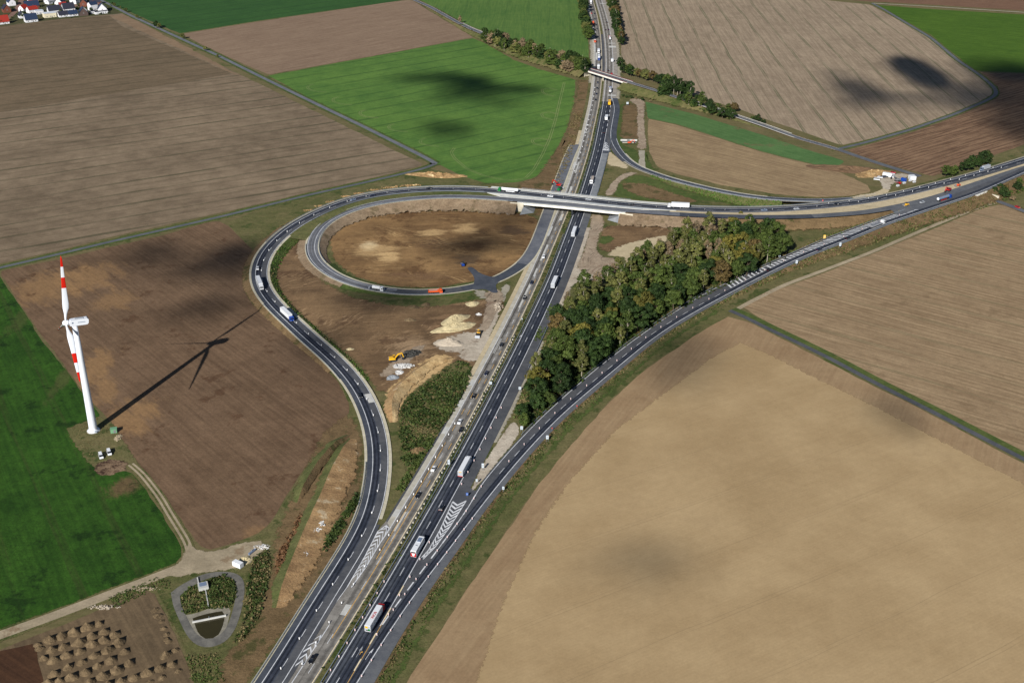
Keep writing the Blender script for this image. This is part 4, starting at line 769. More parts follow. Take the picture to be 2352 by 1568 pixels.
# ------------------------------------------------------------------ underpass in the east
uz = 4.4; u0, u1 = G((2250, 447), 0), G((2330, 470), 0)
ub = empty('underpass_wall', tuple(G((2266, 452)))); tag(ub, 'pale concrete underpass portal where the lane dives below the motorway', 'underpass')
eg = offs(EE, .2); se = sx(EE, (2262, 446), 4.6); Q = eqn(cut(eg, se-8, se+8), 8)
def upart(name, mb, mat): me = mb.mesh(name); me.transform(Matrix.Translation(-ub.location)); return link(name, me, ub, mat)
Qa, Qb = Q[:3], Q[5:]
for q_, nm in ((Qa, 'abutment'), (Qb, 'abutment')): upart(nm, slab(q_*np.array((1, 1, 0)), offs(q_, 1.2)*np.array((1, 1, 0)), -.1, 4.3), M['wall_concrete'])
upart('lintel', slab(Q, offs(Q, 1.3), -.9, .35), M['concrete_bridge'])
upart('wing_wall', slab(np.array([Qb[-1]*np.array((1, 1, 0)), Qb[-1]*np.array((1, 1, 0))+np.array((7, -8, 0))]), np.array([Qb[-1]*np.array((1, 1, 0))+np.array((.8, .6, 0)), Qb[-1]*np.array((1, 1, 0))+np.array((7.8, -7.4, 0))]), -.1, 3.2), M['wall_concrete'])
upart('passage_shade_panel', slab(Qa[-1:].repeat(2, 0)*np.array((1, 1, 0))+np.array(((0, 0, 0), (.2, .2, 0))), Qb[:1].repeat(2, 0)*np.array((1, 1, 0))+np.array(((0, 0, 0), (.2, .2, 0))), -.1, 3.6), M['steel_dark'])  # dark panel between the abutments, its colour stands in for the shade inside

# ------------------------------------------------------------------ crash barriers
def guardrail(P, d, s0, s1, label, mat=None, cat='guardrail', post=4.0, h=.75):
    Q = cut(P, s0, s1); o = empty('guardrail', tuple(Q[len(Q)//2])); tag(o, label, cat, 'crash barriers along the roads'); L_ = Matrix.Translation(-o.location)
    me = band(Q, d-.12, d+.12, .1+h-.32, .1+h).mesh('beam'); me.transform(L_); link('beam', me, o, mat or M['steel'])
    pm = MB(); R_ = offs(Q, d)
    for s_ in np.arange(.5, arclen(Q)[-1], post):
        q = at_s(R_, s_); pm.box((q[0], q[1], q[2]+.1+h/2-.16), (.14, .14, h-.3))
    me = pm.mesh('posts'); me.transform(L_); p = link('posts', me, o, M['steel_dark']); p['kind'] = 'stuff'
    return o
guardrail(A, -1.9, 3, sx(A, (1300, 540)), 'steel crash barrier on the left edge of the dark motorway carriageway')
guardrail(A, -1.9, sx(A, (1330, 460)), sx(A, (1383, 250)), 'steel crash barrier left of the dark carriageway beyond the long bridge')
guardrail(A, 13.0, sx(A, (1210, 845)), sx(A, (1268, 700)), 'steel crash barrier between the motorway shoulder and the wood')
guardrail(A, 13.2, sx(A, (1335, 440)), sx(A, (1378, 300)), 'steel crash barrier right of the pale shoulder north of the long bridge')
guardrail(CR, -3.5, 3, sx(CR, (858, 1060), .2), 'steel crash barrier on the outer edge of the left slip road by the spoil ridge')
guardrail(CR, -3.5, sx(CR, (800, 870), .8), sx(CR, (612, 695), 2), 'steel crash barrier on the outer edge of the left slip road by the brown field')
guardrail(CR, -3.5, sx(CR, (620, 556), 3.2), sC2-10, 'steel crash barrier on the outer edge of the high curve above the stubble')
guardrail(CR, 8.8, sx(CR, (690, 503), 4.3), sC2-10, 'pale steel crash barrier between the two curves on the embankment', M['steel'])
guardrail(DR, -4.6, sx(DR, (1186, 459), 7), sx(DR, (735, 610), 1.9), 'pale blue steel crash barrier on the inner edge of the loop')
guardrail(DR, 4.6, sx(DR, (712, 560), 3), sx(DR, (1020, 670), .2), 'steel crash barrier on the outer edge of the loop road')
guardrail(CR, -3.6, sC3+42, sx(CR, (2000, 457), 4.4), 'steel crash barrier on the far edge of the slip road east of the bridge')
guardrail(FR, 2.2, sx(FR, (1530, 410), 1), sx(FR, (1880, 463), 4.6), 'steel crash barrier beside the narrow north-east slip road')
guardrail(EL, -1.3, sx(EL, (1200, 1005)), sx(EL, (1640, 663), .3), 'steel crash barrier between the right slip road and the wood')
guardrail(EL, -1.4, sx(EL, (1660, 655), .4), sx(EL, (2080, 484), 4), 'steel crash barrier beside the hatched strip of the right slip road')
guardrail(EE, .5, sx(EE, (1640, 700), .2), sx(EE, (2230, 452), 4.6), 'steel crash barrier on the near edge of the right slip road')
guardrail(HR, 3.6, sx(HR, (1600, 240), 4), sx(HR, (1830, 317)), 'white crash barrier on the near side of the country road', M['concrete_slab'])
guardrail(HR, -3.6, sx(HR, (1585, 233), 4.5), sx(HR, (1815, 311)), 'white crash barrier on the far side of the country road', M['concrete_slab'])
guardrail(HR, -3.4, sx(HR, (1058, 54), 2), sx(HR, (1113, 79), 4), 'white crash barrier beside the country road at the top edge', M['concrete_slab'])
# perforated concrete barrier line in the median
bm_ = MB(); Qm = cut(offs(B, 1.2), sx(B, (915, 1260)), sx(B, (1180, 770)))
bar = empty('median_barrier', tuple(Qm[len(Qm)//2])); tag(bar, 'dotted low barrier of pale blocks along the median strip', 'barrier')
for k_, s_ in enumerate(np.arange(.5, arclen(Qm)[-1], 2.0)):
    q = at_s(Qm, s_); tt = dir_s(Qm, s_); c = MB().box((0, 0, .35), (.85, .95, .7), .7)
    if k_ == 0: blk = c.mesh('barrier_block')
    o = link('barrier_block', blk, bar, M['concrete_pale'] if k_ % 2 else M['steel_dark'], tuple(q-np.array(bar.location))); o.rotation_euler = (0, 0, math.atan2(tt[1], tt[0])-math.pi/2)

# ------------------------------------------------------------------ guide beacons and signs
white_pl = plain('white_panel', C(232, 234, 238), .45); red_pl = plain('red_band', C(196, 60, 44), .5); rubber = plain('black_rubber', C(44, 44, 46), .8)
_bp = MB().box((0, 0, .75), (.42, .09, 1.1)).mesh('panel'); _bb = MB().box((0, 0, .08), (.95, .55, .16), .85).mesh('foot')
_br = MB().box((0, -.05, .58), (.425, .02, .16)).box((0, -.05, .98), (.425, .02, .16)).box((0, .05, .58), (.425, .02, .16)).box((0, .05, .98), (.425, .02, .16)).mesh('stripe')
def beacon(q, rz, label, group, striped=True):
    o = empty('guide_beacon', tuple(q), rz); tag(o, label, 'beacon', group)
    p = link('panel', _bp, o, white_pl); link('foot', _bb, o, rubber)
    if striped: link('stripe', _br, p, red_pl)
def beacon_row(P, d, s0, s1, step, label, group, striped=True, dz=.17, rev=False):
    R_ = offs(P, d)
    S_ = np.arange(s0, s1, step)
    for k_, s_ in enumerate(S_):
        q = at_s(P, s_); n = normals(P)[min(len(P)-1, np.argmin(np.linalg.norm(P-q, axis=1)))]; T = dir_s(P, s_)
        beacon((q[0]+n[0]*d, q[1]+n[1]*d, q[2]+dz), math.atan2(T[1], T[0])-math.pi/2+RNG.normal(0, .1), ordinal(k_+1 if not rev else len(S_)-k_)+' '+label, group, striped)
    return
beacon_row(CR, 3.95, 5.7, sx(CR, (1640, 479), 6), 18, 'white beacon along the left slip road centre, counted from the near end', 'beacons down the middle of the left slip road', False)
beacon_row(CR, 3.95, sx(CR, (1660, 480), 5.8), sCend, 18, 'white beacon between the lanes east of the long bridge, counted from it', 'beacons on the carriageway east of the bridge', False)
beacon_row(CR, 0.2, sx(CR, (1900, 470), 4.5), sCend, 18, 'white beacon on the far line east of the joining slip roads', 'beacons where the north-east slip road joins', False)
beacon_row(ER, -3.7, sx(ER, (1180, 1070)), sx(ER, (1690, 665), .4), 18, 'striped beacon along the right slip road middle, counted from the chevrons', 'beacons down the middle of the right slip road')
beacon_row(ER, -4.0, sx(ER, (1720, 648), .6), sx(ER, (2090, 493), 4), 22, 'striped beacon along the hatched strip, counted from the wood', 'beacons along the hatched strip')
beacon_row(ER, 0.5, 8, sx(ER, (1100, 1172)), 9.4, 'striped beacon on the right slip road shoulder line, counted from the near end', 'beacons on the near shoulder line')
beacon_row(A, 8.6, sx(A, (862, 1470)), sx(A, (1000, 1220)), 13, 'striped beacon beside the motorway chevrons, counted from the near end', 'beacons along the chevrons')
beacon_row(A, 8.8, sx(A, (1040, 1105)), sx(A, (1130, 930)), 11, 'striped beacon on the shoulder right of the white lorry, counted upward', 'beacons on the motorway shoulder')
beacon_row(A, -1.0, 5, sx(A, (900, 1330)), 8.2, 'striped beacon beside the planted median, counted from the near end', 'beacons along the planted median')
beacon_row(EL, .5, sx(EL, (900, 1403)), sx(EL, (1100, 1120)), 11, 'striped beacon beside the broad merging dashes, counted from the near end', 'beacons along the merging lane')
beacon_row(B, -6.0, sx(B, (905, 1270)), sx(B, (1085, 955)), 11.5, 'white beacon on the yellow line of the concrete carriageway, counted upward', 'beacons on the concrete carriageway', False)
beacon_row(B, -8.1, 4, sx(B, (888, 1290)), 13, 'white beacon along the left chevrons, counted from the near end', 'beacons along the left chevrons', False)
beacon_row(B, -6.2, sx(B, (1340, 395)), sx(B, (1372, 200)), 17, 'small white beacon on the concrete carriageway, counted from the long bridge', 'beacons on the far concrete carriageway', False)
blue_pl = plain('blue_panel', C(70, 110, 190), .5); grey_back = plain('sign_back', C(196, 208, 220), .4, .08); yel_pl = plain('yellow_panel', C(240, 196, 90), .5)
def sign(px, w, h, label, z=0.0, post=1.6, mat=None, rz=0.0, two=False, tri=False, cat='road sign'):
    w *= .8; h *= .85
    q = G(px, z); o = empty('road_sign', tuple(q), rz); tag(o, label, cat, 'road signs')
    if tri: pl = MB().add([(-w/2, 0, post), (w/2, 0, post), (0, 0, post+h), (-w/2, .06, post), (w/2, .06, post), (0, .06, post+h)], [(0, 1, 2), (5, 4, 3), (0, 3, 4, 1), (1, 4, 5, 2), (2, 5, 3, 0)])
    else: pl = MB().box((0, 0, post+h/2), (w, .07, h))
    p = pl.build('panel', mat or grey_back, o)
    if not tri: 
        b = MB().box((0, -.05, post+h*.5), (w*.5, .03, h*.32)); b.build('symbol', M['paint_grey'], p)
    for xx in ((-w*.35, w*.35) if two else (0,)): MB().tube((xx, .08, 0), (xx, .08, post+h*.9), .07, .07, 6).build('post', M['steel'], o)
    return o
sign((1127, 888), 1.8, 2.0, 'white square sign in the median beside the dark car')
sign((1031, 1072), 1.4, 3.0, 'tall pale sign panel in the median level with the white lorry', two=True)
sign((1109, 1080), 1.4, 3.0, 'tall pale sign panel on the gravel gore right of the white lorry', two=True)
sign((1095, 1112), 1.2, 1.8, 'low pale sign panel on the gravel gore point')
sign((1073, 1141), 1.3, 1.7, 'round-topped blue keep-right sign at the chevron tip', mat=blue_pl, post=1.0)
sign((1156, 1130), 1.3, 2.0, 'pale sign panel at the grass edge right of the slip road')
sign((1257, 1014), 1.7, 2.6, 'large white sign on the grass edge opposite the wood tip', two=True)
sign((1198, 992), 1.7, 2.4, 'white sign at the southern tip of the wood', two=True)
sign((1194, 900), 1.7, 2.0, 'white square sign at the motorway shoulder by the wood')
sign((1829, 610, 1.4), 1.8, 2.8, 'white sign beside the slip road shoulder, left of the hatched middle', 1.4)
sign((1929, 570, 2.6), 1.8, 3.0, 'white sign with blue field on the near verge of the hatched slip road', 2.6, mat=grey_back)
sign((1893, 552, 2.3), 2.0, 3.0, 'yellow white diversion sign behind the hatched strip', 2.3, mat=yel_pl, two=True)
sign((1790, 594, 1.1), 1.8, 2.6, 'white sign at the right end of the wood', 1.1)
sign((1325, 939), 1.2, 1.1, 'small red-rimmed warning triangle on the right grass edge', tri=True, mat=red_pl)
sign((1268, 990), 1.1, 1.0, 'second red-rimmed warning triangle closer to the large white sign', tri=True, mat=red_pl)
sign((1270, 759), .9, 1.0, 'small round white sign at the wood side of the shoulder')
sign((1441, 243), 2.6, 2.4, 'white panel on the weedy strip north of the access road', two=True)
sign((1199, 742), .9, .9, 'small white disc sign on a tall post in the median', post=2.6)
sign((1889, 467, 4.6), 1.2, 1.4, 'red-topped sign at the tip between the joining slip roads', 4.6, mat=red_pl)
# ------------------------------------------------------------------ trees
LEAF = dict(dark=leaf('leaf_dark', C(26, 44, 20), C(52, 72, 32)), mid=leaf('leaf_mid', C(44, 60, 24), C(80, 96, 44)), olive=leaf('leaf_olive', C(70, 78, 40), C(112, 114, 64)),
    yellow=leaf('leaf_yellow', C(76, 78, 34), C(116, 110, 50)), rust=leaf('leaf_rust', C(74, 66, 40), C(106, 90, 54)), grey=leaf('leaf_grey', C(108, 94, 74), C(142, 126, 98)))
bark = plain('bark', C(92, 80, 66), .9, .3, 1.5); bark_pale = plain('bark_pale', C(176, 168, 152), .85, .25, 1.5)
def quads(name, cen, nor, size, asp=.7):
    """many leaf-sized four-corner faces"""
    n = len(cen); r = RNG.normal(0, 1, (n, 3)); u = np.cross(nor, r); u /= np.linalg.norm(u, axis=1)[:, None]+1e-9; v = np.cross(nor, u)
    s = np.reshape(size, (-1, 1)); a = u*s; b = v*s*asp
    k = RNG.uniform(.7, 1.2, (n, 4, 1))
    V = np.stack([cen-a*k[:, 0]-b*.4, cen+b*k[:, 1], cen+a*k[:, 2]+b*.3, cen-b*k[:, 3]], 1).reshape(-1, 3)
    me = bpy.data.meshes.new(name); me.vertices.add(4*n); me.vertices.foreach_set('co', V.ravel().astype(np.float32))
    me.loops.add(4*n); me.loops.foreach_set('vertex_index', np.arange(4*n, dtype=np.int32)); me.polygons.add(n)
    me.polygons.foreach_set('loop_start', np.arange(0, 4*n, 4, dtype=np.int32)); me.update(calc_edges=True); return me
def unit(n):
    q = RNG.normal(0, 1, (n, 3)); return q/np.linalg.norm(q, axis=1)[:, None]
def crown_mesh(kind):
    cen, nor = [], []
    if kind == 'broad': H, R_, z0, nl, lr, npl, sz = 10.0, 3.8, 1.6, 34, (1.0, 1.9), 74, .42
    elif kind == 'tall': H, R_, z0, nl, lr, npl, sz = 14.5, 3.1, 2.6, 40, (.9, 1.5), 50, .38
    elif kind == 'thin': H, R_, z0, nl, lr, npl, sz = 13.0, 2.9, 2.6, 34, (.8, 1.3), 34, .32
    else: H, R_, z0, nl, lr, npl, sz = 3.4, 1.9, .2, 9, (.6, 1.0), 42, .36
    mid = (H+z0)/2; hh = (H-z0)/2
    for k in range(nl):
        q = unit(1)[0]*RNG.uniform(.35, .95)**.5
        if kind in ('tall', 'thin'): f = 1-.4*max(0, q[2])
        else: f = 1-.25*max(0, q[2])
        c = np.array((q[0]*R_*f, q[1]*R_*f, mid+q[2]*hh*.86)); r = RNG.uniform(*lr)
        d = unit(npl); d[:, 2] = np.abs(d[:, 2])*.9+d[:, 2]*.1 if kind != 'thin' else d[:, 2]
        rr = r*RNG.uniform(.55, 1.08, (npl, 1)); cen.append(c+d*rr*np.array((1, 1, .85))); nor.append(d+.55*unit(npl))
    cen = np.vstack(cen); nor = np.vstack(nor); nor /= np.linalg.norm(nor, axis=1)[:, None]
    return quads('crown_'+kind, cen, nor, RNG.uniform(.65, 1.25, len(cen))*sz)
def trunk_mesh(kind):
    m = MB(); H = dict(broad=7.5, tall=14.5, thin=12.5, bush=1.6)[kind]; r = dict(broad=.26, tall=.2, thin=.17, bush=.08)[kind]
    x = y = 0.0; pts = [(0, 0, -.2)]
    for k in range(1, 5): x += random.uniform(-.25, .25); y += random.uniform(-.25, .25); pts.append((x, y, H*k/4))
    for k in range(4): m.tube(pts[k], pts[k+1], r*(1-.2*k), r*(1-.2*(k+1)), 6, False)
    nb = 3 if kind == 'bush' else 7
    for k in range(nb):
        f = random.uniform(.35, .92); i = min(3, int(f*4)); a, b = Vector(pts[i]), Vector(pts[i+1]); p = a.lerp(b, f*4-i); g = random.uniform(0, 6.28); L_ = (1-f*.5)*(2.6 if kind == 'broad' else 1.9 if kind != 'bush' else 1.0)
        m.tube(p, p+Vector((math.cos(g)*L_, math.sin(g)*L_, L_*(.9 if kind == 'broad' else 1.5))), r*.42, r*.12, 5, False)
    return m.mesh('trunk_'+kind)
CROWNS = {k: [crown_mesh(k) for _ in range(5)] for k in ('broad', 'tall', 'thin', 'bush')}; TRUNKS = {k: [trunk_mesh(k) for _ in range(3)] for k in CROWNS}
for d_ in (CROWNS, TRUNKS):
    for l_ in d_.values():
        for me in l_: me.materials.append(bark)
TREES = []
WORDS = dict(dark='dark green', mid='green', olive='olive', yellow='yellowing', rust='rust brown', grey='thin grey-brown'); SHAPE = dict(broad='round', tall='tall', thin='slender', bush='low')
def tree(q, kind, lf, sc, area):
    nm = 'shrub' if kind == 'bush' else 'tree'; o = empty(nm, (q[0], q[1], q[2] if len(q) > 2 else 0), RNG.uniform(0, 6.28)); o.scale = (sc*RNG.uniform(.9, 1.12), sc*RNG.uniform(.9, 1.12), sc)
    link('crown', random.choice(CROWNS[kind]), o, LEAF[lf]); link('trunk', random.choice(TRUNKS[kind]), o, bark_pale if kind in ('tall', 'thin') else bark)
    TREES.append((o, nm, f'{SHAPE[kind]} {WORDS[lf]} {"shrub" if kind == "bush" else "tree"}', area)); return o
def spread(poly_w, gap, tries=4000):
    P = sample_poly(poly_w, tries); out = []
    for p in P:
        if all((p[0]-q[0])**2+(p[1]-q[1])**2 > gap*gap for q in out[-2000:]): out.append(p)
    return out
WOOD = GG([(1196, 985), (1200, 950), (1228, 860), (1262, 790), (1296, 722), (1340, 676), (1395, 655), (1432, 625), (1500, 588), (1550, 555), (1620, 540), (1700, 535), (1770, 548), (1806, 574), (1812, 598), (1770, 607), (1720, 634), (1640, 664), (1560, 706), (1480, 756), (1390, 822), (1320, 884), (1270, 930), (1226, 972)])
wood_pts = spread(WOOD, 8.3)
pxw = lambda p: (1176+FOC*p[0]/(p[1]*_cp+CAM_H*_sp), 784+FOC*(CAM_H*_cp-p[1]*_sp)/(p[1]*_cp+CAM_H*_sp))
for p in wood_pts:
    x, y = pxw(p); u = RNG.random()
    back = (y < 700-(x-1400)*.32)                                   # the north-west half: tall poplars and thinning birches
    if x < 1300 or y > 880: kd, lf = ('broad', random.choice(['dark', 'mid', 'dark', 'dark', 'mid', 'dark', 'mid', 'dark', 'mid', 'dark', 'yellow', 'rust'])) if u < .92 else ('tall', 'olive')
    elif back and x < 1660: kd, lf = (('tall', random.choice(['olive', 'olive', 'mid'])) if u < .5 else ('thin', random.choice(['grey', 'olive', 'grey'])) if u < .88 else ('broad', 'mid'))
    elif x > 1600: kd, lf = (('broad', random.choice(['dark', 'dark', 'mid', 'dark', 'yellow', 'yellow', 'rust', 'mid', 'mid'])) if u < .8 else ('tall', random.choice(['olive', 'mid', 'yellow'])))
    else: kd, lf = (('broad', random.choice(['dark', 'mid', 'dark', 'mid', 'dark', 'dark', 'mid', 'mid', 'yellow'])) if u < .78 else ('tall', random.choice(['olive', 'mid', 'olive'])))
    sc = RNG.uniform(.82, 1.2)*(1.16 if kd != 'broad' else 1.44)
    if y > 930: sc *= .66
    tree(p, kd, lf, sc, 'wood')
def row(px, gap, lat, kinds, leaves, sc, area, z=0.0):
    P = line_px(px, 3, 4); L_ = arclen(P)[-1]; s_ = 1.0
    while s_ < L_:
        q = at_s(offs(P, 0), s_); n = normals(P)[min(len(P)-1, int(s_/3))]; d = RNG.uniform(-lat, lat)
        tree((q[0]+n[0]*d, q[1]+n[1]*d, z), random.choice(kinds), random.choice(leaves), RNG.uniform(*sc), area); s_ += gap*RNG.uniform(.7, 1.3)
GRN = ['dark', 'mid', 'dark', 'mid', 'dark', 'olive', 'mid', 'grey']
row([(1118, 100), (1180, 126), (1250, 148), (1320, 172), (1352, 178)], 7.2, 4, ['broad', 'broad', 'tall'], GRN, (1.1, 1.55), 'hedge_west')
row([(1112, 82), (1180, 104), (1250, 128), (1335, 152), (1352, 156)], 9.0, 3, ['broad', 'broad', 'bush'], GRN, (.9, 1.3), 'hedge_west')
row([(1300, 150), (1350, 168)], 5.5, 5, ['broad'], GRN, (1.4, 1.8), 'hedge_west')
row([(1418, 163), (1470, 182), (1540, 202), (1580, 220)], 7.0, 3.0, ['broad', 'broad', 'tall'], ['dark', 'mid', 'olive', 'dark', 'rust'], (1.0, 1.4), 'hedge_east')
row([(1515, 225), (1560, 240), (1610, 256), (1650, 268), (1680, 278)], 6.4, 3, ['broad', 'broad', 'tall', 'bush'], ['dark', 'mid', 'dark', 'rust'], (.95, 1.4), 'hedge_east')
row([(1530, 212), (1575, 226), (1590, 232)], 6, 2, ['broad', 'tall'], ['dark', 'dark', 'mid'], (1.2, 1.5), 'hedge_east')
row([(1596, 250), (1680, 276)], 7, 3, ['broad', 'bush'], ['dark', 'mid', 'rust'], (.8, 1.1), 'hedge_east')
for q, k, l, s in (((1686, 258), 'broad', 'rust', 1.0), ((1674, 256), 'broad', 'mid', .8), ((1740, 280), 'broad', 'dark', .75), ((1728, 277), 'bush', 'mid', 1.3), ((1752, 283), 'bush', 'dark', 1.3), ((1620, 234), 'bush', 'dark', 1.4), ((1600, 228), 'bush', 'dark', 1.5), ((1650, 246), 'bush', 'mid', 1.2)): tree(G(q), k, l, s, 'hedge_east')
row([(1336, 8), (1340, 40), (1346, 70), (1352, 96)], 6.5, 2, ['broad'], ['dark', 'dark', 'mid', 'mid', 'olive'], (1.1, 1.5), 'motorway_left')
row([(1402, 8), (1412, 45), (1418, 80), (1424, 108)], 6.5, 2, ['broad', 'broad', 'broad', 'tall'], ['dark', 'dark', 'mid', 'dark', 'rust'], (1.1, 1.5), 'motorway_right')
row([(2170, 408), (2200, 398), (2250, 378), (2268, 372)], 8, 3, ['broad', 'broad', 'bush'], ['dark', 'dark', 'mid'], (.9, 1.3), 'east_verge')
for q, s in (((2258, 380), 1.25), ((2264, 376), 1.2), ((2244, 386), .95)): tree(G(q), 'broad', 'dark', s, 'east_verge')
row([(2276, 450), (2310, 436), (2352, 424)], 4.5, 2.5, ['broad', 'bush', 'bush'], ['dark', 'dark', 'rust', 'mid'], (.6, .9), 'east_corner')
row([(2300, 456), (2352, 436)], 5, 2, ['bush', 'bush', 'broad'], ['dark', 'mid'], (.7, 1.0), 'east_corner')
tree(G((2325, 462)), 'broad', 'grey', .5, 'east_corner')
for q, s in (((263, 17), .6), ((277, 20), .35), ((290, 29), .6), ((315, 44), .55), ((360, 65), .9), ((366, 66), .7), ((420, 90), .7), ((471, 117), .55), ((500, 132), .35)): tree(G(q), 'broad', 'olive' if s < .8 else 'dark', s, 'country_road')
tree(G((1057, 55), 0), 'tall', 'grey', .75, 'top_road')
for q in ((1062, 62), (1070, 68), (1090, 78), (1086, 76)): tree(G(q), 'bush', 'mid', 1.2, 'top_road')
row([(1425, 205), (1460, 212), (1505, 228)], 7, 4, ['bush'], ['dark', 'grey', 'mid'], (.8, 1.3), 'bridge_slope'); row([(1430, 222), (1500, 236)], 7, 3, ['bush'], ['dark', 'grey'], (.6, 1.1), 'bridge_slope')
tree(G((1385, 240)), 'bush', 'mid', .8, 'median_far') if False else None
for q in ((1430, 630), (1440, 628)): tree(G((q[0]+6, q[1]+35)), 'tall', 'olive', .9, 'wood')
tree(G((1700, 506)), 'tall', 'yellow', .55, 'wood')
tree(G((1514, 572)), 'thin', 'grey', .7, 'wood')
# village gardens
for k in range(52):
    x = RNG.uniform(2, 262); yb = 62-x*.115
    y = RNG.uniform(2, yb-1); tree(G((x, y)), random.choice(['broad', 'bush', 'bush']), random.choice(['dark', 'dark', 'mid']), RNG.uniform(.45, .75)*(1 if k % 2 else 1.3), 'village')
AREAS = dict(wood=('wood', (1196, 985), "the wood's south tip"), hedge_west=('western hedgerow', (1356, 165), 'the country bridge'), hedge_east=('eastern hedgerow', (1440, 186), 'the country bridge'),
    motorway_left=('left motorway trees', (1352, 110), 'the country bridge'), motorway_right=('right motorway trees', (1424, 112), 'the country bridge'), east_verge=('eastern roadside trees', (2165, 410), 'the site yard'),
    east_corner=('underpass trees', (2266, 452), 'the underpass'), country_road=('country road trees', (263, 17), 'the village'), top_road=('top road trees', (1057, 55), 'the top road'), bridge_slope=('bridge slope shrubs', (1440, 186), 'the country bridge'), village=('village garden trees', (0, 62), "the frame's left edge"))
by = {}
for o, nm, ds, ar in TREES: by.setdefault((ds, ar), []).append(o)
for (ds, ar), L_ in by.items():
    gname, ref, rn = AREAS[ar]; g = G(ref); L_.sort(key=lambda o: (o.location.x-g[0])**2+(o.location.y-g[1])**2)
    where = dict(wood='in the wood', village='in the village gardens').get(ar, 'in the '+gname if 'hedge' in ar else 'among the '+gname)
    for k, o in enumerate(L_):
        tag(o, f'{ds} {where}, {ordinal(k+1)+" " if k else ""}nearest {rn}' if ar in ('wood',) or len(L_) > 1 else f'{ds} {where}', 'shrub' if ds.endswith('shrub') else 'tree', gname)
print('trees', sum(1 for t_ in TREES if t_[1] == 'tree'), {k: sum(1 for t_ in TREES if t_[3] == k) for k in AREAS})

# ------------------------------------------------------------------ rough growth
def tufts(name, P, size, mat, flat=.5):
    """low plants nobody could count: three leaning faces each"""
    P = np.asarray(P); k_ = RNG.uniform(0, 6.28, 4); f_ = RNG.uniform(.05, .22, (4, 2)); d_ = sum(np.sin(P[:, 0]*f_[i, 0]+P[:, 1]*f_[i, 1]*(1 if i % 2 else -1)+k_[i]) for i in range(4))
    P = P[d_ > RNG.normal(-.6, 1.0, len(P))]; n = len(P); s = RNG.uniform(.6, 1.4, n)*size
    cen = np.repeat(P, 3, 0)+RNG.normal(0, 1, (3*n, 3))*np.repeat(s, 3)[:, None]*np.array((.5, .5, .05))+np.array((0, 0, 1))*np.repeat(s, 3)[:, None]*flat*RNG.uniform(.3, 1, (3*n, 1))
    nor = unit(3*n); nor[:, 2] = np.abs(nor[:, 2])+.35; nor /= np.linalg.norm(nor, axis=1)[:, None]
    o = link(name, quads(name, cen, nor, np.repeat(s, 3)*RNG.uniform(.6, 1.1, 3*n)), None, mat); o['kind'] = 'stuff'; return o
def strip_pts(A_, B_, n):
    m = min(len(A_), len(B_)); i = RNG.integers(0, m-1, n); f = RNG.random((n, 1)); h = RNG.random((n, 1))
    a = A_[i]*(1-f)+A_[i+1]*f; b = B_[i]*(1-f)+B_[i+1]*f; return a*(1-h)+b*h
WEED = leaf('weed_green', C(52, 70, 30), C(84, 96, 48), 0); WEED2 = leaf('weed_dry', C(90, 82, 52), C(124, 112, 78), 0); WEEDD = leaf('weed_dark', C(36, 52, 24), C(66, 80, 36), 0); WEEDR = leaf('weed_red', C(92, 66, 46), C(118, 88, 60), 0)
GRASS = leaf('grass_green', C(62, 98, 34), C(92, 116, 50), 0)
tufts('weeds', sample_poly(WEEDS, 1500), .6, WEED, .9); tufts('weeds', sample_poly(WEEDS, 1500), .6, WEED2, .7); tufts('weeds', sample_poly(WEEDS, 2600), .8, WEEDD, 1.0)
m_ = strip_pts(MED_A, MED_B, 3600); m_ = m_[m_[:, 1] < G((1384, 250))[1]]; tufts('median_growth', m_[:1800], .55, WEEDD, .9); tufts('median_growth', m_[1800:2700], .5, WEED, .9); tufts('median_growth', m_[2700:], .5, WEED2, .6)
for (A_, B_, n, mt, sz) in ((SK1[0], SK1[1], 900, WEED2, .6), (SKI[0], SKI[1], 600, GRASS, .5), (SKI[0], SKI[1], 350, WEED, .5), (SKI[0], SKI[1], 250, WEED2, .5), (SKE[0], SKE[1], 2200, WEED2, .7), (SKE[0], SKE[1], 1200, WEED, .7), (SKE2[0], SKE2[1], 1400, WEED2, .7), (SKE2[0], SKE2[1], 700, WEED, .7), (SKF[0], SKF[1], 700, GRASS, .6)): tufts('slope_growth', strip_pts(A_, B_, n), sz, mt, .6)
q_ = lambda P, d0, d1, s0, s1, n: strip_pts(offs(cut(P, s0, s1), d0), offs(cut(P, s0, s1), d1), n)*np.array((1, 1, 0))
tufts('verge_growth', q_(EE, .6, 3.5, 2, sx(EE, (1640, 700)), 1500), .5, WEED2, .8); tufts('verge_growth', q_(EE, 1.5, 6, 2, sx(EE, (1640, 700)), 1300), .5, WEED, .7); tufts('verge_growth', q_(EE, .6, 2.5, 2, sx(EE, (1640, 700)), 700), .5, WEEDD, .8)
tufts('wood_floor', sample_poly(WOOD, 3600), 1.8, WEEDD, 1.1); tufts('wood_floor', sample_poly(WOOD, 1200), .8, LEAF['rust'], .7)
_e = GG([(1178, 962), (1200, 905), (1232, 830), (1270, 752), (1300, 700), (1312, 700), (1268, 790), (1232, 868), (1205, 950)]); tufts('wood_edge', sample_poly(_e, 900), .8, WEED, .9); tufts('wood_edge', sample_poly(_e, 900), .8, WEED2, .9)
_e = GG([(1210, 985), (1300, 905), (1390, 828), (1480, 762), (1600, 690), (1720, 636), (1716, 630), (1590, 682), (1470, 750), (1380, 816), (1290, 890), (1200, 975)]); tufts('wood_edge', sample_poly(_e, 1200), .8, WEEDD, .9); tufts('wood_edge', sample_poly(_e, 500), .7, LEAF['rust'], .8)
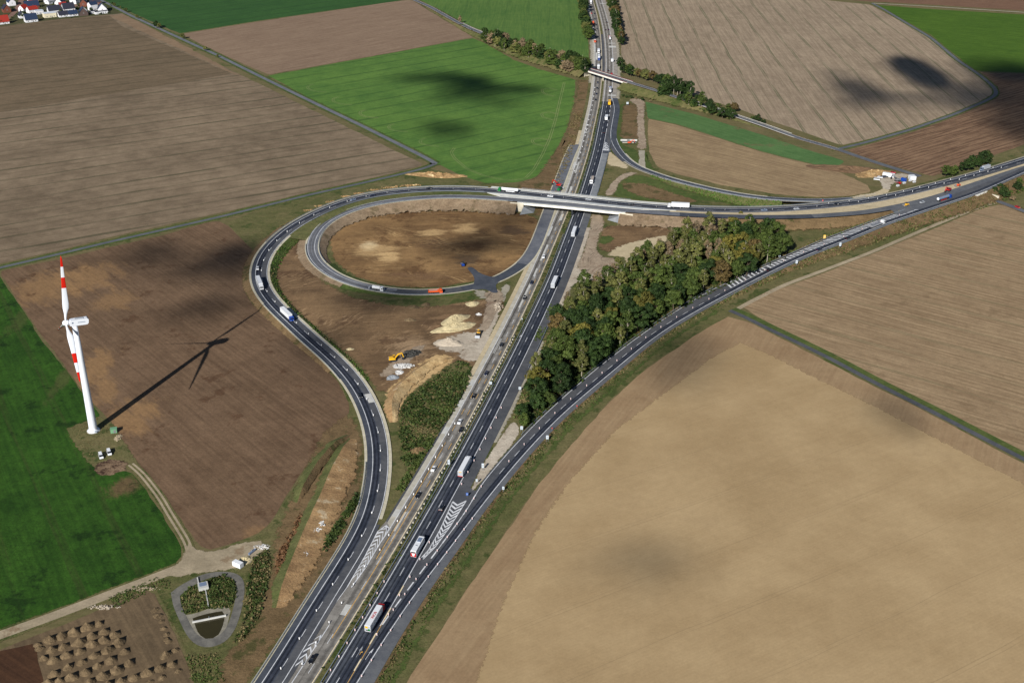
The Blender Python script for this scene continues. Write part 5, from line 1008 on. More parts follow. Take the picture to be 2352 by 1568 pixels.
tufts('verge_growth', q_(B, -16, -12, sx(B, (968, 1140)), sx(B, (1095, 930)), 1000), .7, WEED, .9); tufts('verge_growth', q_(B, -22, -13.8, sx(B, (1308, 470)), sx(B, (1372, 260)), 900), .7, WEED2, .7); tufts('verge_growth', q_(B, -20, -13.8, sx(B, (1215, 690)), sx(B, (1170, 780)), 200), .7, WEED, .7)
_p = GG(t(0, 3, (1660, 800), (1740, 690), (1880, 640), (2060, 570), (2160, 640), (2160, 780), (2120, 880), (1910, 890), (1700, 940))); tufts('reeds', sample_poly(_p, 900), .6, WEEDD, 1.0); tufts('reeds', sample_poly(_p, 700), .5, WEED, .9); tufts('reeds', sample_poly(_p, 300), .5, WEED2, .9)
_p = GG(t(0, 3, (2330, 420), (2460, 360), (2490, 500), (2440, 700), (2380, 960), (2230, 1180), (2150, 1200), (2240, 1000), (2270, 700))); tufts('weeds', sample_poly(_p, 700), .7, WEEDD, .9); tufts('weeds', sample_poly(_p, 500), .7, WEED2, .8)
_p = GG([(690, 1180), (700, 1190), (660, 1270), (640, 1340), (628, 1345), (640, 1270)]); tufts('weeds', sample_poly(_p, 500), .7, WEEDR, .8)
_p = GG([(820, 1130), (826, 1150), (776, 1230), (730, 1290), (750, 1235)]); tufts('weeds', sample_poly(_p, 500), .8, WEEDD, .9)
_p = GG(t(0, 3, (1700, 1320), (2000, 1300), (2080, 1560), (1760, 1560))); tufts('weeds', sample_poly(_p, 300), .45, WEED, .7); tufts('weeds', sample_poly(_p, 200), .4, WEED2, .7)
_p = GG(t(0, 2, (640, 800), (900, 700), (1120, 900), (1180, 1040), (850, 1060), (740, 960))); tufts('weeds', sample_poly(_p, 500), .35, WEED2, .5)
_p = GG(t(0, 3, (1000, 780), (1440, 600), (1560, 640), (1600, 760), (1540, 900), (1460, 700), (1050, 880))); tufts('weeds', sample_poly(_p, 500), .45, WEED, .6)
# ------------------------------------------------------------------ paint
PAINT = {}
def paint(nm, r, g, b, rough=.3):
    if nm not in PAINT: PAINT[nm] = plain('paint_'+nm, C(r, g, b, 1.35), rough, .06, .5, 0.0, .5)
    return PAINT[nm]
WHITE = paint('white_body', 236, 240, 246); BLACK = paint('black_body', 24, 26, 34); NAVY = paint('navy_body', 26, 34, 62); SILVER = paint('silver_body', 176, 182, 190); RED = paint('red_body', 186, 30, 26)
BLUE = paint('blue_body', 30, 74, 168); YELLOW = paint('yellow_body', 240, 184, 40); ORANGE = paint('orange_body', 232, 96, 44); GREEN = paint('green_body', 30, 130, 66); GREY = paint('grey_body', 126, 128, 132); STEELBLUE = paint('steel_blue_body', 118, 134, 160)
TAN_T = paint('tan_tarp', 176, 164, 156, .8); CREAM = paint('cream_body', 240, 226, 190)
GLASS = plain('glass', (0.012, .015, .02, 1), .12, .05, .5, 0, .6); TYRE = plain('tyre', (.012, .012, .013, 1), .85); RIM = plain('rim', C(150, 152, 156), .4, .1, .5, .5); LAMP = plain('lamp_glass', C(240, 240, 236), .25); TAIL = plain('tail_glass', C(190, 30, 26), .3); DARKM = plain('dark_metal', C(46, 48, 52), .6)
# ------------------------------------------------------------------ vehicle shapes (forward is +y)
_MC = {}
def cached(key, fn):
    if key not in _MC: me = fn().mesh(key); me.materials.append(DARKM); _MC[key] = me
    return _MC[key]
def wheel_m(r, w): return MB().tube((-w/2, 0, 0), (w/2, 0, 0), r, r, 12)
def part(o, name, key, fn, mat, loc=(0, 0, 0), parent=None):
    return link(name, cached(key, fn), parent or o, mat, loc)
def wheels(o, pos, r, w=.26):
    for (x, y) in pos:
        h = part(o, 'wheel', f'wheel_{r}_{w}', lambda: wheel_m(r, w), TYRE, (x, y, r)); link('rim', cached(f'rim_{r}_{w}', lambda: wheel_m(r*.58, w+.03)), h, RIM)
def car(o, col, kind='hatch'):
    Ls = dict(hatch=4.2, sedan=4.6, estate=4.6, van=4.9)[kind]; w = 1.78 if kind != 'van' else 1.95; h = 1.46 if kind != 'van' else 2.0; a = Ls/2
    if kind == 'van': prof = [(-a, .3), (-a, 1.0), (-a+.05, 1.12), (a-1.0, 1.1), (a-.35, 1.0), (a, .8), (a, .3)]
    elif kind == 'sedan': prof = [(-a, .32), (-a, .82), (-a+.1, .98), (-a+1.0, 1.0), (a-1.5, .98), (a-.25, .82), (a, .68), (a, .32)]
    else: prof = [(-a, .32), (-a, .85), (-a+.1, 1.0), (a-1.45, .98), (a-.25, .82), (a, .66), (a, .32)]
    b = part(o, 'body', 'car_body_'+kind, lambda: MB().prism(prof, 'x', -w/2, w/2), col)
    y0, y1 = {'sedan': (-a+.85, a-1.35), 'hatch': (-a+.15, a-1.3), 'estate': (-a+.12, a-1.35), 'van': (-a+.06, a-.75)}[kind]
    zb = .96 if kind != 'van' else 1.08; zt = h-.05
    i0, i1 = (.5, .75) if kind == 'sedan' else (.28, .7) if kind != 'van' else (.05, .55)
    part(o, 'window', 'car_glass_'+kind, lambda: MB().add([(-w/2+.05, y0, zb), (w/2-.05, y0, zb), (w/2-.05, y1, zb), (-w/2+.05, y1, zb), (-w/2+.2, y0+i0, zt), (w/2-.2, y0+i0, zt), (w/2-.2, y1-i1, zt), (-w/2+.2, y1-i1, zt)], [(3, 2, 1, 0), (4, 5, 6, 7), (0, 1, 5, 4), (1, 2, 6, 5), (2, 3, 7, 6), (3, 0, 4, 7)]), GLASS)
    part(o, 'roof', 'car_roof_'+kind, lambda: MB().box((0, (y0+i0+y1-i1)/2, zt+.03), (w-.38, (y1-i1)-(y0+i0), .07), .94), col)
    wheels(o, [(s*(w/2-.12), q) for s in (-1, 1) for q in (a-.85, -a+.85)], .32, .22)
    for s in (-1, 1):
        part(o, 'headlight', 'headlight', lambda: MB().box((0, 0, 0), (.36, .08, .16)), LAMP, (s*(w/2-.26), a+.005, .62)); part(o, 'tail_light', 'tail_light', lambda: MB().box((0, 0, 0), (.26, .08, .2)), TAIL, (s*(w/2-.2), -a-.005, .74))
def cab(o, col, y, tall=3.1, w=2.45, L_=2.2):
    c = part(o, 'cab', f'cab_{tall}', lambda: MB().prism([(-L_/2, .55), (-L_/2, tall), (L_/2-.55, tall), (L_/2-.1, 2.2), (L_/2, 1.2), (L_/2, .55)], 'x', -w/2, w/2), col, (0, y, 0))
    link('windscreen', cached(f'windscreen_{tall}', lambda: MB().add([(-w/2+.15, L_/2-.08, 1.55), (w/2-.15, L_/2-.08, 1.55), (w/2-.2, L_/2-.33, 2.65), (-w/2+.2, L_/2-.33, 2.65), (-w/2+.15, L_/2+.03, 1.55), (w/2-.15, L_/2+.03, 1.55), (w/2-.2, L_/2-.22, 2.68), (-w/2+.2, L_/2-.22, 2.68)], [(3, 2, 1, 0), (4, 5, 6, 7), (0, 1, 5, 4), (1, 2, 6, 5), (2, 3, 7, 6), (3, 0, 4, 7)])), c, GLASS)
    for s in (-1, 1):
        link('mirror', cached('mirror', lambda: MB().box((0, 0, 0), (.22, .12, .5))), c, DARKM, (s*(w/2+.16), L_/2-.2, 2.0)); link('headlight', cached('headlight', lambda: MB()), c, LAMP, (s*(w/2-.35), L_/2+.02, .8))
        link('side_window', cached('side_window', lambda: MB().box((0, 0, 0), (.05, .9, .7))), c, GLASS, (s*w/2, L_/2-1.0, 2.0))
def chassis(o, y0, y1): part(o, 'chassis', f'chassis_{y0}_{y1}', lambda: MB().box((0, (y0+y1)/2, .8), (1.0, y1-y0, .3)), DARKM)
def box_body(o, name, col, y0, y1, z0=1.05, z1=4.0, w=2.55): return part(o, name, f'box_{y0}_{y1}_{z1}', lambda: MB().box((0, (y0+y1)/2, (z0+z1)/2), (w, y1-y0, z1-z0)), col)
def lorry(o, cabc, bodyc, kind='box'):
    """16.5 m articulated lorry"""
    cab(o, cabc, 7.0); chassis(o, -8.1, 7.4)
    wheels(o, [(s*1.05, y) for s in (-1, 1) for y in (7.0, 3.6, -4.0, -5.3, -6.6)], .5, .34)
    if kind == 'box':
        b = box_body(o, 'trailer', bodyc, -8.2, 5.4); link('rear_door', cached('rear_door', lambda: MB().box((0, 0, 0), (2.35, .05, 2.6))), b, SILVER if bodyc is WHITE else bodyc, (0, -8.22, 2.6))
        link('roof_edge', cached('roof_edge', lambda: MB().box((-1.24, -1.4, 0), (.07, 13.6, .06)).box((1.24, -1.4, 0), (.07, 13.6, .06))), b, SILVER, (0, 0, 4.02))
    elif kind == 'tank':
        b = part(o, 'tank', 'tank', lambda: MB().tube((0, -8.0, 2.35), (0, 5.0, 2.35), 1.18, 1.18, 16), bodyc)
        link('tank_walkway', cached('tank_walkway', lambda: MB().box((0, -1.5, 0), (.5, 11, .08))), b, GREY, (0, 0, 3.55)); link('tank_end', cached('tank_end', lambda: MB().tube((0, -8.35, 2.35), (0, -8.0, 2.35), .7, 1.18, 16)), b, WHITE)
        for s in (-1, 1): link('side_panel', cached('side_panel', lambda: MB().box((0, -2, 1.0), (.1, 7, .6))), b, RED if bodyc is STEELBLUE else WHITE, (s*1.2, 0, 0))
    elif kind == 'flat':
        part(o, 'flatbed', 'flatbed', lambda: MB().box((0, -1.4, 1.2), (2.5, 13.6, .3)), bodyc); part(o, 'load', 'load', lambda: MB().box((0, -1.4, 1.75), (2.2, 12.4, .8), .9), bodyc)
        for s in (-1, 1): part(o, 'side_board', 'side_board', lambda: MB().box((0, -1.4, 1.6), (.06, 13.6, .6)), SILVER, (s*1.25, 0, 0))
def rigid(o, cabc, bodyc, kind='box', L_=9.0):
    a = L_/2; cab(o, cabc, a-1.1, 2.9); chassis(o, -a, a-.4); wheels(o, [(s*1.02, y) for s in (-1, 1) for y in (a-1.2, -a+1.4, -a+2.6)], .48, .32)
    if kind == 'box': box_body(o, 'box_body', bodyc, -a, a-2.4, 1.0, 3.6)
    elif kind == 'tip':
        part(o, 'tipper_body', f'tip_{L_}', lambda: MB().box((0, -1.2, 1.25), (2.4, L_-2.6, .2)).box((-1.2, -1.2, 1.8), (.1, L_-2.6, 1.0)).box((1.2, -1.2, 1.8), (.1, L_-2.6, 1.0)).box((0, -a+.1, 1.8), (2.4, .1, 1.0)).box((0, a-2.5, 2.0), (2.4, .1, 1.4)), bodyc)
        part(o, 'load', f'tipload_{L_}', lambda: MB().box((0, -1.2, 1.75), (2.3, L_-2.9, .8), .8), TAN_T)
    elif kind == 'tank': part(o, 'tank', f'rtank_{L_}', lambda: MB().tube((0, -a, 2.1), (0, a-2.5, 2.1), 1.1, 1.1, 14), bodyc); part(o, 'fittings', 'fittings', lambda: MB().box((0, -1.5, 3.2), (.6, 3, .16)).box((0, -a+.3, 1.4), (2.3, .7, .9)), SILVER)
def bus(o):
    b = part(o, 'body', 'bus_body', lambda: MB().prism([(-6, .4), (-6, 3.3), (-5.85, 3.55), (5.6, 3.55), (5.95, 3.2), (6.05, 1.4), (6.0, .4)], 'x', -1.27, 1.27), WHITE)
    part(o, 'window', 'bus_window', lambda: MB().box((-1.275, .2, 2.35), (.03, 11, 1.0)).box((1.275, .2, 2.35), (.03, 11, 1.0)), GLASS); part(o, 'windscreen', 'bus_screen', lambda: MB().box((0, 6.03, 2.3), (2.3, .06, 1.5)), GLASS)
    part(o, 'rear_panel', 'bus_rear', lambda: MB().box((0, -6.02, 1.5), (2.5, .05, 1.9)), RED); part(o, 'rear_window', 'bus_rearw', lambda: MB().box((0, -6.02, 2.9), (2.2, .06, .7)), GLASS); part(o, 'emblem_panel', 'bus_emb', lambda: MB().add([(-.8, -6.06, 2.3), (.8, -6.06, 2.3), (.35, -6.06, .9), (-.35, -6.06, .9)], [(0, 1, 2, 3)]), WHITE)
    part(o, 'roof_unit', 'bus_ac', lambda: MB().box((0, 2.6, 3.66), (1.9, 3.4, .24), .9), STEELBLUE); part(o, 'roof_hatch', 'bus_hatch', lambda: MB().box((0, -1.6, 3.6), (.9, .9, .1)), SILVER)
    wheels(o, [(s*1.08, y) for s in (-1, 1) for y in (3.6, -3.0, -4.3)], .5, .3)
def excavator(o, col, rz=0.0, wheeled=False):
    for s in (-1, 1): part(o, 'track', 'ex_track', lambda: MB().prism([(-1.9, .25), (-1.6, .0), (1.6, 0), (1.9, .25), (1.9, .65), (1.6, .9), (-1.6, .9), (-1.9, .65)], 'x', -.3, .3), DARKM, (s*1.15, 0, 0))
    part(o, 'undercarriage', 'ex_under', lambda: MB().box((0, 0, .8), (1.8, 1.8, .5)), DARKM)
    u = part(o, 'body', 'ex_body', lambda: MB().prism([(-2.6, 1.1), (-2.7, 1.9), (-2.3, 2.3), (.2, 2.3), (1.2, 1.8), (1.4, 1.1)], 'x', -1.35, 1.35), col)
    k = part(o, 'cab', 'ex_cab', lambda: MB().box((-.85, .7, 2.2), (1.0, 1.6, 1.9), .9), col); link('cab_window', cached('ex_glass', lambda: MB().box((-.85, .72, 2.45), (1.02, 1.62, 1.0), .95)), k, GLASS)
    part(o, 'counterweight', 'ex_cw', lambda: MB().box((0, -2.5, 1.7), (2.6, .5, 1.0), .9), GREY)
    bm = part(o, 'boom', 'ex_boom', lambda: MB().prism([(.8, 1.6), (3.0, 4.3), (5.2, 4.6), (5.3, 4.2), (3.3, 3.7), (1.3, 1.5)], 'x', -.28, .28), col)
    st = link('dipper', cached('ex_stick', lambda: MB().prism([(5.0, 4.9), (5.5, 4.6), (6.4, 1.7), (6.0, 1.6)], 'x', -.22, .22)), bm, col); part(o, 'bucket', 'ex_bucket', lambda: MB().prism([(6.5, 1.8), (5.6, 1.6), (5.2, .7), (5.8, .2), (6.4, .6)], 'x', -.65, .65), DARKM)
def loader(o, col):
    wheels(o, [(s*1.1, y) for s in (-1, 1) for y in (1.5, -1.5)], .8, .6)
    part(o, 'body', 'ld_body', lambda: MB().prism([(-3.0, .9), (-3.0, 1.9), (-2.6, 2.1), (-.4, 2.1), (0, 1.5), (2.4, 1.3), (2.4, .8)], 'x', -1.0, 1.0), col)
    k = part(o, 'cab', 'ld_cab', lambda: MB().box((0, -.3, 2.6), (1.5, 1.6, 1.6), .88), col); link('cab_window', cached('ld_glass', lambda: MB().box((0, -.3, 2.7), (1.52, 1.62, 1.0), .93)), k, GLASS)
    part(o, 'lift_arm', 'ld_arm', lambda: MB().prism([(.8, 1.6), (2.6, 1.5), (3.8, .8), (3.7, .5), (2.5, 1.1), (.8, 1.3)], 'x', -.9, .9), DARKM); part(o, 'bucket', 'ld_bucket', lambda: MB().prism([(3.6, .2), (3.5, 1.3), (3.9, 1.4), (5.0, .15)], 'x', -1.5, 1.5), SILVER)
def roller(o, col):
    part(o, 'drum', 'rl_drum', lambda: MB().tube((-1.0, 1.7, .75), (1.0, 1.7, .75), .75, .75, 16), GREY); wheels(o, [(s*.95, -1.3) for s in (-1, 1)], .75, .5)
    part(o, 'body', 'rl_body', lambda: MB().prism([(-2.4, .8), (-2.4, 1.7), (-.5, 1.8), (0, 1.2), (.6, 1.0), (.6, .7)], 'x', -.95, .95), col); part(o, 'frame', 'rl_frame', lambda: MB().box((-1.1, 1.3, .95), (.16, 2.4, .25)).box((1.1, 1.3, .95), (.16, 2.4, .25)).box((0, .5, .95), (2.2, .3, .3)), col)
    part(o, 'canopy', 'rl_roof', lambda: MB().box((0, -.4, 2.7), (1.7, 1.7, .12)).tube((-.7, .3, 1.5), (-.7, .3, 2.7), .05, .05, 5).tube((.7, .3, 1.5), (.7, .3, 2.7), .05, .05, 5).tube((-.7, -1.1, 1.5), (-.7, -1.1, 2.7), .05, .05, 5).tube((.7, -1.1, 1.5), (.7, -1.1, 2.7), .05, .05, 5), DARKM)
def heading(P, px, z, back=False):
    s = nearest_s(P, G(px, z)); T = dir_s(P, np.clip(s, 3, arclen(P)[-1]-3)); a = math.atan2(T[1], T[0])-math.pi/2; return a+(math.pi if back else 0)
def put(name, px, label, cat, build, P=None, z=0.0, back=False, rz=None, group=None, dz=.17):
    if P is not None:
        i = np.argmin(np.linalg.norm(P[:, :2]-G(px, z)[:2], axis=1)); z = float(P[i][2])
        r = heading(P, px, z, back)
    else: r = rz or 0.0
    q = G(px, z+dz); o = empty(name, tuple(q), r); tag(o, label, cat, group); build(o); return o
CARS = 'cars on the roads'; LOR = 'lorries on the roads'
def pc(px, col, kind, label, P, back=False, z=0.0): return put('car' if kind != 'van' else 'van', px, label, 'car' if kind != 'van' else 'van', lambda o: car(o, col, kind), P, z, back, None, CARS, .18)
# cars on the left slip road
pc((592, 618), WHITE, 'hatch', 'white hatchback behind the pale lorry on the left slip road', CR, True, 2.4)
pc((827, 910), BLACK, 'estate', 'black estate car beside the pale concrete patch on the left slip road', CR, True, .6)
pc((985, 434), BLACK, 'estate', 'black estate car at the top of the loop curve', CR, True, 6.7); pc((855, 450.5), NAVY, 'sedan', 'dark blue saloon left of the black estate on the loop curve', CR, True, 6)
pc((811, 460.5), STEELBLUE, 'sedan', 'steel blue saloon lowest of the three cars on the loop curve', CR, True, 5.6); pc((1264, 452), WHITE, 'sedan', 'white saloon on the long bridge behind the tank lorry', CR, True, 7); pc((1352, 459), SILVER, 'sedan', 'silver saloon on the middle of the long bridge', CR, True, 7)
pc((1450, 471), BLACK, 'hatch', 'dark hatchback leaving the east end of the long bridge', CR, True, 7); pc((1755, 484), STEELBLUE, 'sedan', 'blue grey saloon east of the white lorry past the bridge', CR, True, 5.2); pc((1829, 481), SILVER, 'hatch', 'silver hatchback between two others on the eastern slip road', CR, True, 4.9); pc((1921, 470), BLACK, 'estate', 'black estate car where the north-east slip road joins', CR, True, 4.5)
# right slip road
pc((1766, 621), BLACK, 'hatch', 'black hatchback at the start of the hatched strip', ER, False, 1); pc((1881, 574), NAVY, 'estate', 'dark estate car beside the middle of the hatched strip', ER, False, 2.2); pc((1947, 548), BLACK, 'sedan', 'black saloon behind the tipper on the right slip road', ER, False, 2.9); pc((2118, 466), SILVER, 'hatch', 'silver hatchback parked on the closed eastern carriageway', DR, False, 4.4)
# concrete carriageway towards the viewer
for px, col, k, lb in (((717, 1516), BLACK, 'estate', 'black estate car at the near end of the concrete carriageway'), ((960, 1139), BLACK, 'sedan', 'black saloon between yellow lines below the white saloon'), ((996, 1078), WHITE, 'sedan', 'white saloon on the concrete carriageway level with the lorry'), ((1059, 989), BLACK, 'estate', 'black estate car hugging the median barrier'), ((1056, 970), WHITE, 'sedan', 'white saloon left of the black estate by the barrier'), ((1088, 911), BLACK, 'sedan', 'black saloon above the white saloon on the concrete carriageway'), ((1117, 859), NAVY, 'hatch', 'dark blue hatchback level with the weedy triangle top'), ((1152, 794), BLACK, 'hatch', 'black hatchback beside the sand strip near the loader'), ((1205, 686), BLACK, 'sedan', 'black saloon left of the white coach-like lorry'), ((1221, 651), NAVY, 'estate', 'dark blue estate car where the site asphalt meets the motorway'), ((1249, 591), WHITE, 'estate', 'white estate car below the bridge on the concrete carriageway'),
    ((1368, 231), BLACK, 'hatch', 'black hatchback nearest of four below the country bridge'), ((1369.7, 217), NAVY, 'sedan', 'dark saloon second of four below the country bridge'), ((1371.7, 204.5), BLACK, 'estate', 'black estate car third of four below the country bridge'), ((1373, 191), NAVY, 'hatch', 'dark hatchback closest below the country bridge'), ((1371, 67.5), BLACK, 'sedan', 'black saloon between two orange vehicles, nearer one'), ((1369, 58.6), BLACK, 'hatch', 'black hatchback right of the orange lorry'), ((1366.4, 44.6), NAVY, 'sedan', 'dark saloon beyond the orange lorry'), ((1365, 33), BLACK, 'hatch', 'black hatchback fourth from the top on the left carriageway'), ((1358.5, 32), RED, 'hatch', 'dark red hatchback in the tree shade on the left carriageway'), ((1362, 23.6), NAVY, 'estate', 'dark estate car behind the white lorry at the frame top')):
    pc(px, col, k, lb, B, True)
for px, col, k, lb in (((1015, 1168), BLACK, 'estate', 'black estate car on the dark carriageway beside the chevrons'), ((1387, 305), BLACK, 'hatch', 'black hatchback ahead of the gore near the north-east slip road'), ((1405, 170), RED, 'hatch', 'bright red hatchback just past the country bridge'), ((1397, 163), BLACK, 'sedan', 'black saloon left of the red hatchback'), ((1390.8, 69.6), BLACK, 'hatch', 'black hatchback, left of a side by side pair'), ((1397.3, 69), NAVY, 'sedan', 'dark saloon, right of a side by side pair'), ((1393.8, 52), BLACK, 'estate', 'black estate car ahead of the side by side pair')):
    pc(px, col, k, lb, A, False)
put('van', (1374.5, 157), 'white delivery van just beyond the country bridge', 'van', lambda o: rigid(o, WHITE, WHITE, 'box', 8.5), B, 0, True)
pc((1588.5, 236), WHITE, 'sedan', 'white saloon on the country road among the eastern hedgerow', HR, False, 4.5)
put('car', (2337, 477), 'red hatchback on the lane east of the underpass', 'car', lambda o: car(o, RED, 'hatch'), HR, 0, False)
# lorries
def pl(px, label, fn, P, back=False, z=0.0): return put('lorry', px, label, 'lorry', fn, P, z, back, None, LOR, .18)
bork = pl((862, 1425), 'white three-panel lorry with red cab and red roof lettering', lambda o: lorry(o, RED, WHITE), A)
for nm_, y_ in (('roof_panel', 3.2), ('roof_panel', -1.4), ('roof_panel', -6.0)): link('roof_panel', cached('roof_panel', lambda: MB().box((0, 0, 0), (2.4, 4.3, .05))), bork, WHITE, (0, y_, 4.05))
fc = bpy.data.curves.new('lettering', 'FONT'); fc.body = 'BORK'; fc.size = 1.75; fc.align_x = 'CENTER'; fc.align_y = 'CENTER'; fc.extrude = .01; fc.offset = .03
fo = bpy.data.objects.new('tmp', fc); COL.objects.link(fo); bpy.context.view_layer.update()
fm = bpy.data.meshes.new_from_object(fo.evaluated_get(bpy.context.evaluated_depsgraph_get())); bpy.data.objects.remove(fo)
fl = link('lettering', fm, bork, RED, (0, -1.4, 4.10)); fl.rotation_euler = (0, 0, -math.pi/2)
link('rear_print', cached('rear_print', lambda: MB().box((-.45, 0, .5), (1.2, .03, .9))), bork, YELLOW, (0, -8.26, 2.7)); link('rear_print', cached('rear_print2', lambda: MB().box((.6, 0, -.4), (.9, .03, .8))), bork, GREEN, (0, -8.26, 2.5)); link('rear_print', cached('rear_print3', lambda: MB().box((.2, 0, -.9), (2.0, .03, .5))), bork, DARKM, (0, -8.26, 2.6))
wl = pl((1068, 1077), 'white box lorry with grey side on the dark carriageway', lambda o: lorry(o, WHITE, WHITE), A); link('rear_print', cached('rear_print4', lambda: MB().box((0, 0, .6), (1.3, .03, .35))), wl, YELLOW, (0, -8.26, 2.8)); link('bumper', cached('bumper', lambda: MB().box((0, 0, -1.8), (2.4, .05, .4))), wl, RED, (0, -8.26, 2.8))
pl((1274, 653), 'white box lorry passing the wood edge north of the white signs', lambda o: lorry(o, WHITE, WHITE), A); pl((1319, 537), 'white box lorry below the long bridge', lambda o: lorry(o, WHITE, WHITE), A)
pl((1360, 416), 'flatbed lorry with tan load and white cab above the long bridge', lambda o: lorry(o, WHITE, TAN_T, 'flat'), A, True); pl((1393, 274), 'white box lorry between yellow lorry and black hatchback', lambda o: rigid(o, WHITE, WHITE, 'box', 12), A); pl((1400, 239), 'yellow lorry where the dark asphalt begins', lambda o: rigid(o, YELLOW, YELLOW, 'box', 13), A)
pl((1402, 210), 'blue cab lorry with white box below the country bridge', lambda o: lorry(o, BLUE, WHITE, 'tank'), A); pl((1406, 142), 'small white box lorry with blue cab beyond the country bridge', lambda o: rigid(o, BLUE, WHITE, 'box', 8), A); pl((1401, 90), 'white tank lorry with red cab on the far right carriageway', lambda o: rigid(o, RED, WHITE, 'tank', 13), A)
pl((1375.5, 136), 'blue cab lorry with white box queuing on the left carriageway', lambda o: lorry(o, BLUE, WHITE), B, True); pl((1374.8, 121), 'white lorry behind the blue cab lorry', lambda o: rigid(o, WHITE, WHITE, 'box', 11), B, True); pl((1357, 7), 'white lorry at the top edge of the frame', lambda o: lorry(o, WHITE, WHITE), B, True); pl((1362, 56), 'orange lorry in the queue on the left carriageway', lambda o: rigid(o, ORANGE, ORANGE, 'box', 8), B, True); pl((1366.5, 97), 'orange and white works lorry on the left shoulder', lambda o: rigid(o, ORANGE, WHITE, 'tip', 7.5), B, True)
pl((597, 656), 'pale lorry with white cab rounding the left slip road', lambda o: lorry(o, WHITE, WHITE), CR, True, 2.1)
bl = pl((660, 728), 'blue cab lorry with white trailer below the pale lorry', lambda o: lorry(o, BLUE, WHITE), CR, True, 1.6); link('side_print', cached('side_print', lambda: MB().box((0, 0, 0), (.03, 3.4, .4))), bl, STEELBLUE, (-1.29, -1, 3.2)); link('side_print', cached('side_print2', lambda: MB().box((0, 0, 0), (.03, 1.6, .3))), bl, RED, (-1.29, -3.4, 3.5)) 
pl((1167, 441), 'green cab tank lorry with silver tank at the bridge start', lambda o: lorry(o, GREEN, WHITE, 'tank'), CR, True, 7); wb = pl((1558, 477), 'white box lorry with red stripe east of the bridge', lambda o: lorry(o, WHITE, WHITE), CR, True, 6.4); link('side_print', cached('side_print3', lambda: MB().box((0, 0, 0), (.03, 3.4, .14))), wb, RED, (1.29, -5, 3.0))
pl((2014, 519), 'grey tipper lorry with white cab at the hatched strip end', lambda o: lorry(o, WHITE, GREY, 'flat'), ER, False, 3.5); pl((2168, 459), 'blue cab tank lorry with grey tank on the eastern carriageway', lambda o: lorry(o, BLUE, STEELBLUE, 'tank'), ER, False, 4.4); pl((2262, 390), 'grey lorry with pale box at the eastern trees', lambda o: rigid(o, STEELBLUE, SILVER, 'box', 11), CR, True, 4.6)
bs = put('coach', (960, 1262), 'white coach with red rear beside the chevron strip', 'coach', bus, A, 0, False, None, None, .18)
pl((869, 667), 'white tank wagon parked on the lower loop road', lambda o: rigid(o, WHITE, WHITE, 'tank', 8), DR, False, .5); pl((1000, 673), 'orange tipper with grey load on the lower loop road', lambda o: rigid(o, ORANGE, ORANGE, 'tip', 9.5), DR, False, .15)
# works machines and parked vans
put('roller', (1063, 610), 'small blue and white road roller inside the loop', 'roller', lambda o: roller(o, BLUE), rz=.2); put('excavator', (903, 828), 'yellow crawler excavator on the haul road', 'excavator', lambda o: excavator(o, YELLOW), rz=-1.35)
put('wheel_loader', (1099, 769), 'yellow and black wheel loader beside the sand strip', 'loader', lambda o: loader(o, YELLOW), rz=3.0); put('excavator', (1446, 330), 'orange excavator in front of the concrete culvert', 'excavator', lambda o: excavator(o, ORANGE), rz=-1.5).scale = (.75, .75, .75)
put('roller', (2080, 473), 'orange brown roller on the closed grey carriageway', 'roller', lambda o: roller(o, YELLOW), z=4.4, rz=1.9); put('roller', (2199, 428), 'orange white roller on the far sand strip', 'roller', lambda o: roller(o, ORANGE), z=4.5, rz=2.0); put('excavator', (2178, 439), 'red excavator on the far sand strip', 'excavator', lambda o: excavator(o, RED), z=4.4, rz=2.4)
put('tractor', (1286, 437), 'green and white works vehicle behind the bridge parapet', 'loader', lambda o: loader(o, GREEN), rz=-.5); put('excavator', (1283, 428), 'red excavator with raised boom behind the bridge parapet', 'excavator', lambda o: excavator(o, RED), rz=1.0)
put('van', (232, 1049), 'white van left of the pair by the turbine', 'van', lambda o: car(o, WHITE, 'van'), rz=math.pi+.45, dz=.12); put('van', (251, 1041), 'white van right of the pair by the turbine', 'van', lambda o: car(o, WHITE, 'van'), rz=math.pi+.45, dz=.12)
yz = lambda x, y: (1966+x/6.095, 358.3+y/6.095)
put('van', yz(290, 335), 'white van nearest the field in the site yard', 'van', lambda o: car(o, WHITE, 'van'), rz=-1.9); put('car', yz(335, 308), 'white estate car beside the white van in the site yard', 'car', lambda o: car(o, WHITE, 'estate'), rz=-1.9); put('car', yz(375, 300), 'dark saloon by the white container in the site yard', 'car', lambda o: car(o, NAVY, 'sedan'), rz=-1.9); put('car', yz(412, 296), 'black estate car closest to the white container', 'car', lambda o: car(o, BLACK, 'estate'), rz=-1.9); put('car', yz(520, 240), 'red hatchback behind the white container', 'car', lambda o: car(o, RED, 'hatch'), rz=-1.6)
put('excavator', yz(573, 352), 'black excavator in the middle of the site yard', 'excavator', lambda o: excavator(o, GREY), rz=.6); put('roller', yz(592, 388), 'small red roller at the edge of the site yard', 'roller', lambda o: roller(o, RED), rz=.3)
def container(px, d, label, col, rz, roofc=None):
    o = put('container', px, label, 'container', lambda o: None, rz=rz); b = MB().box((0, 0, d[2]/2), d).build('body', col, o); MB().box((0, 0, d[2]+.04), (d[0]-.2, d[1]-.2, .08)).build('roof', roofc or col, o)
    for k in range(3): MB().box((d[0]/2+.01, -d[1]/3+k*d[1]/3, 1.4), (.05, .9, .9)).build('window', GLASS, o)
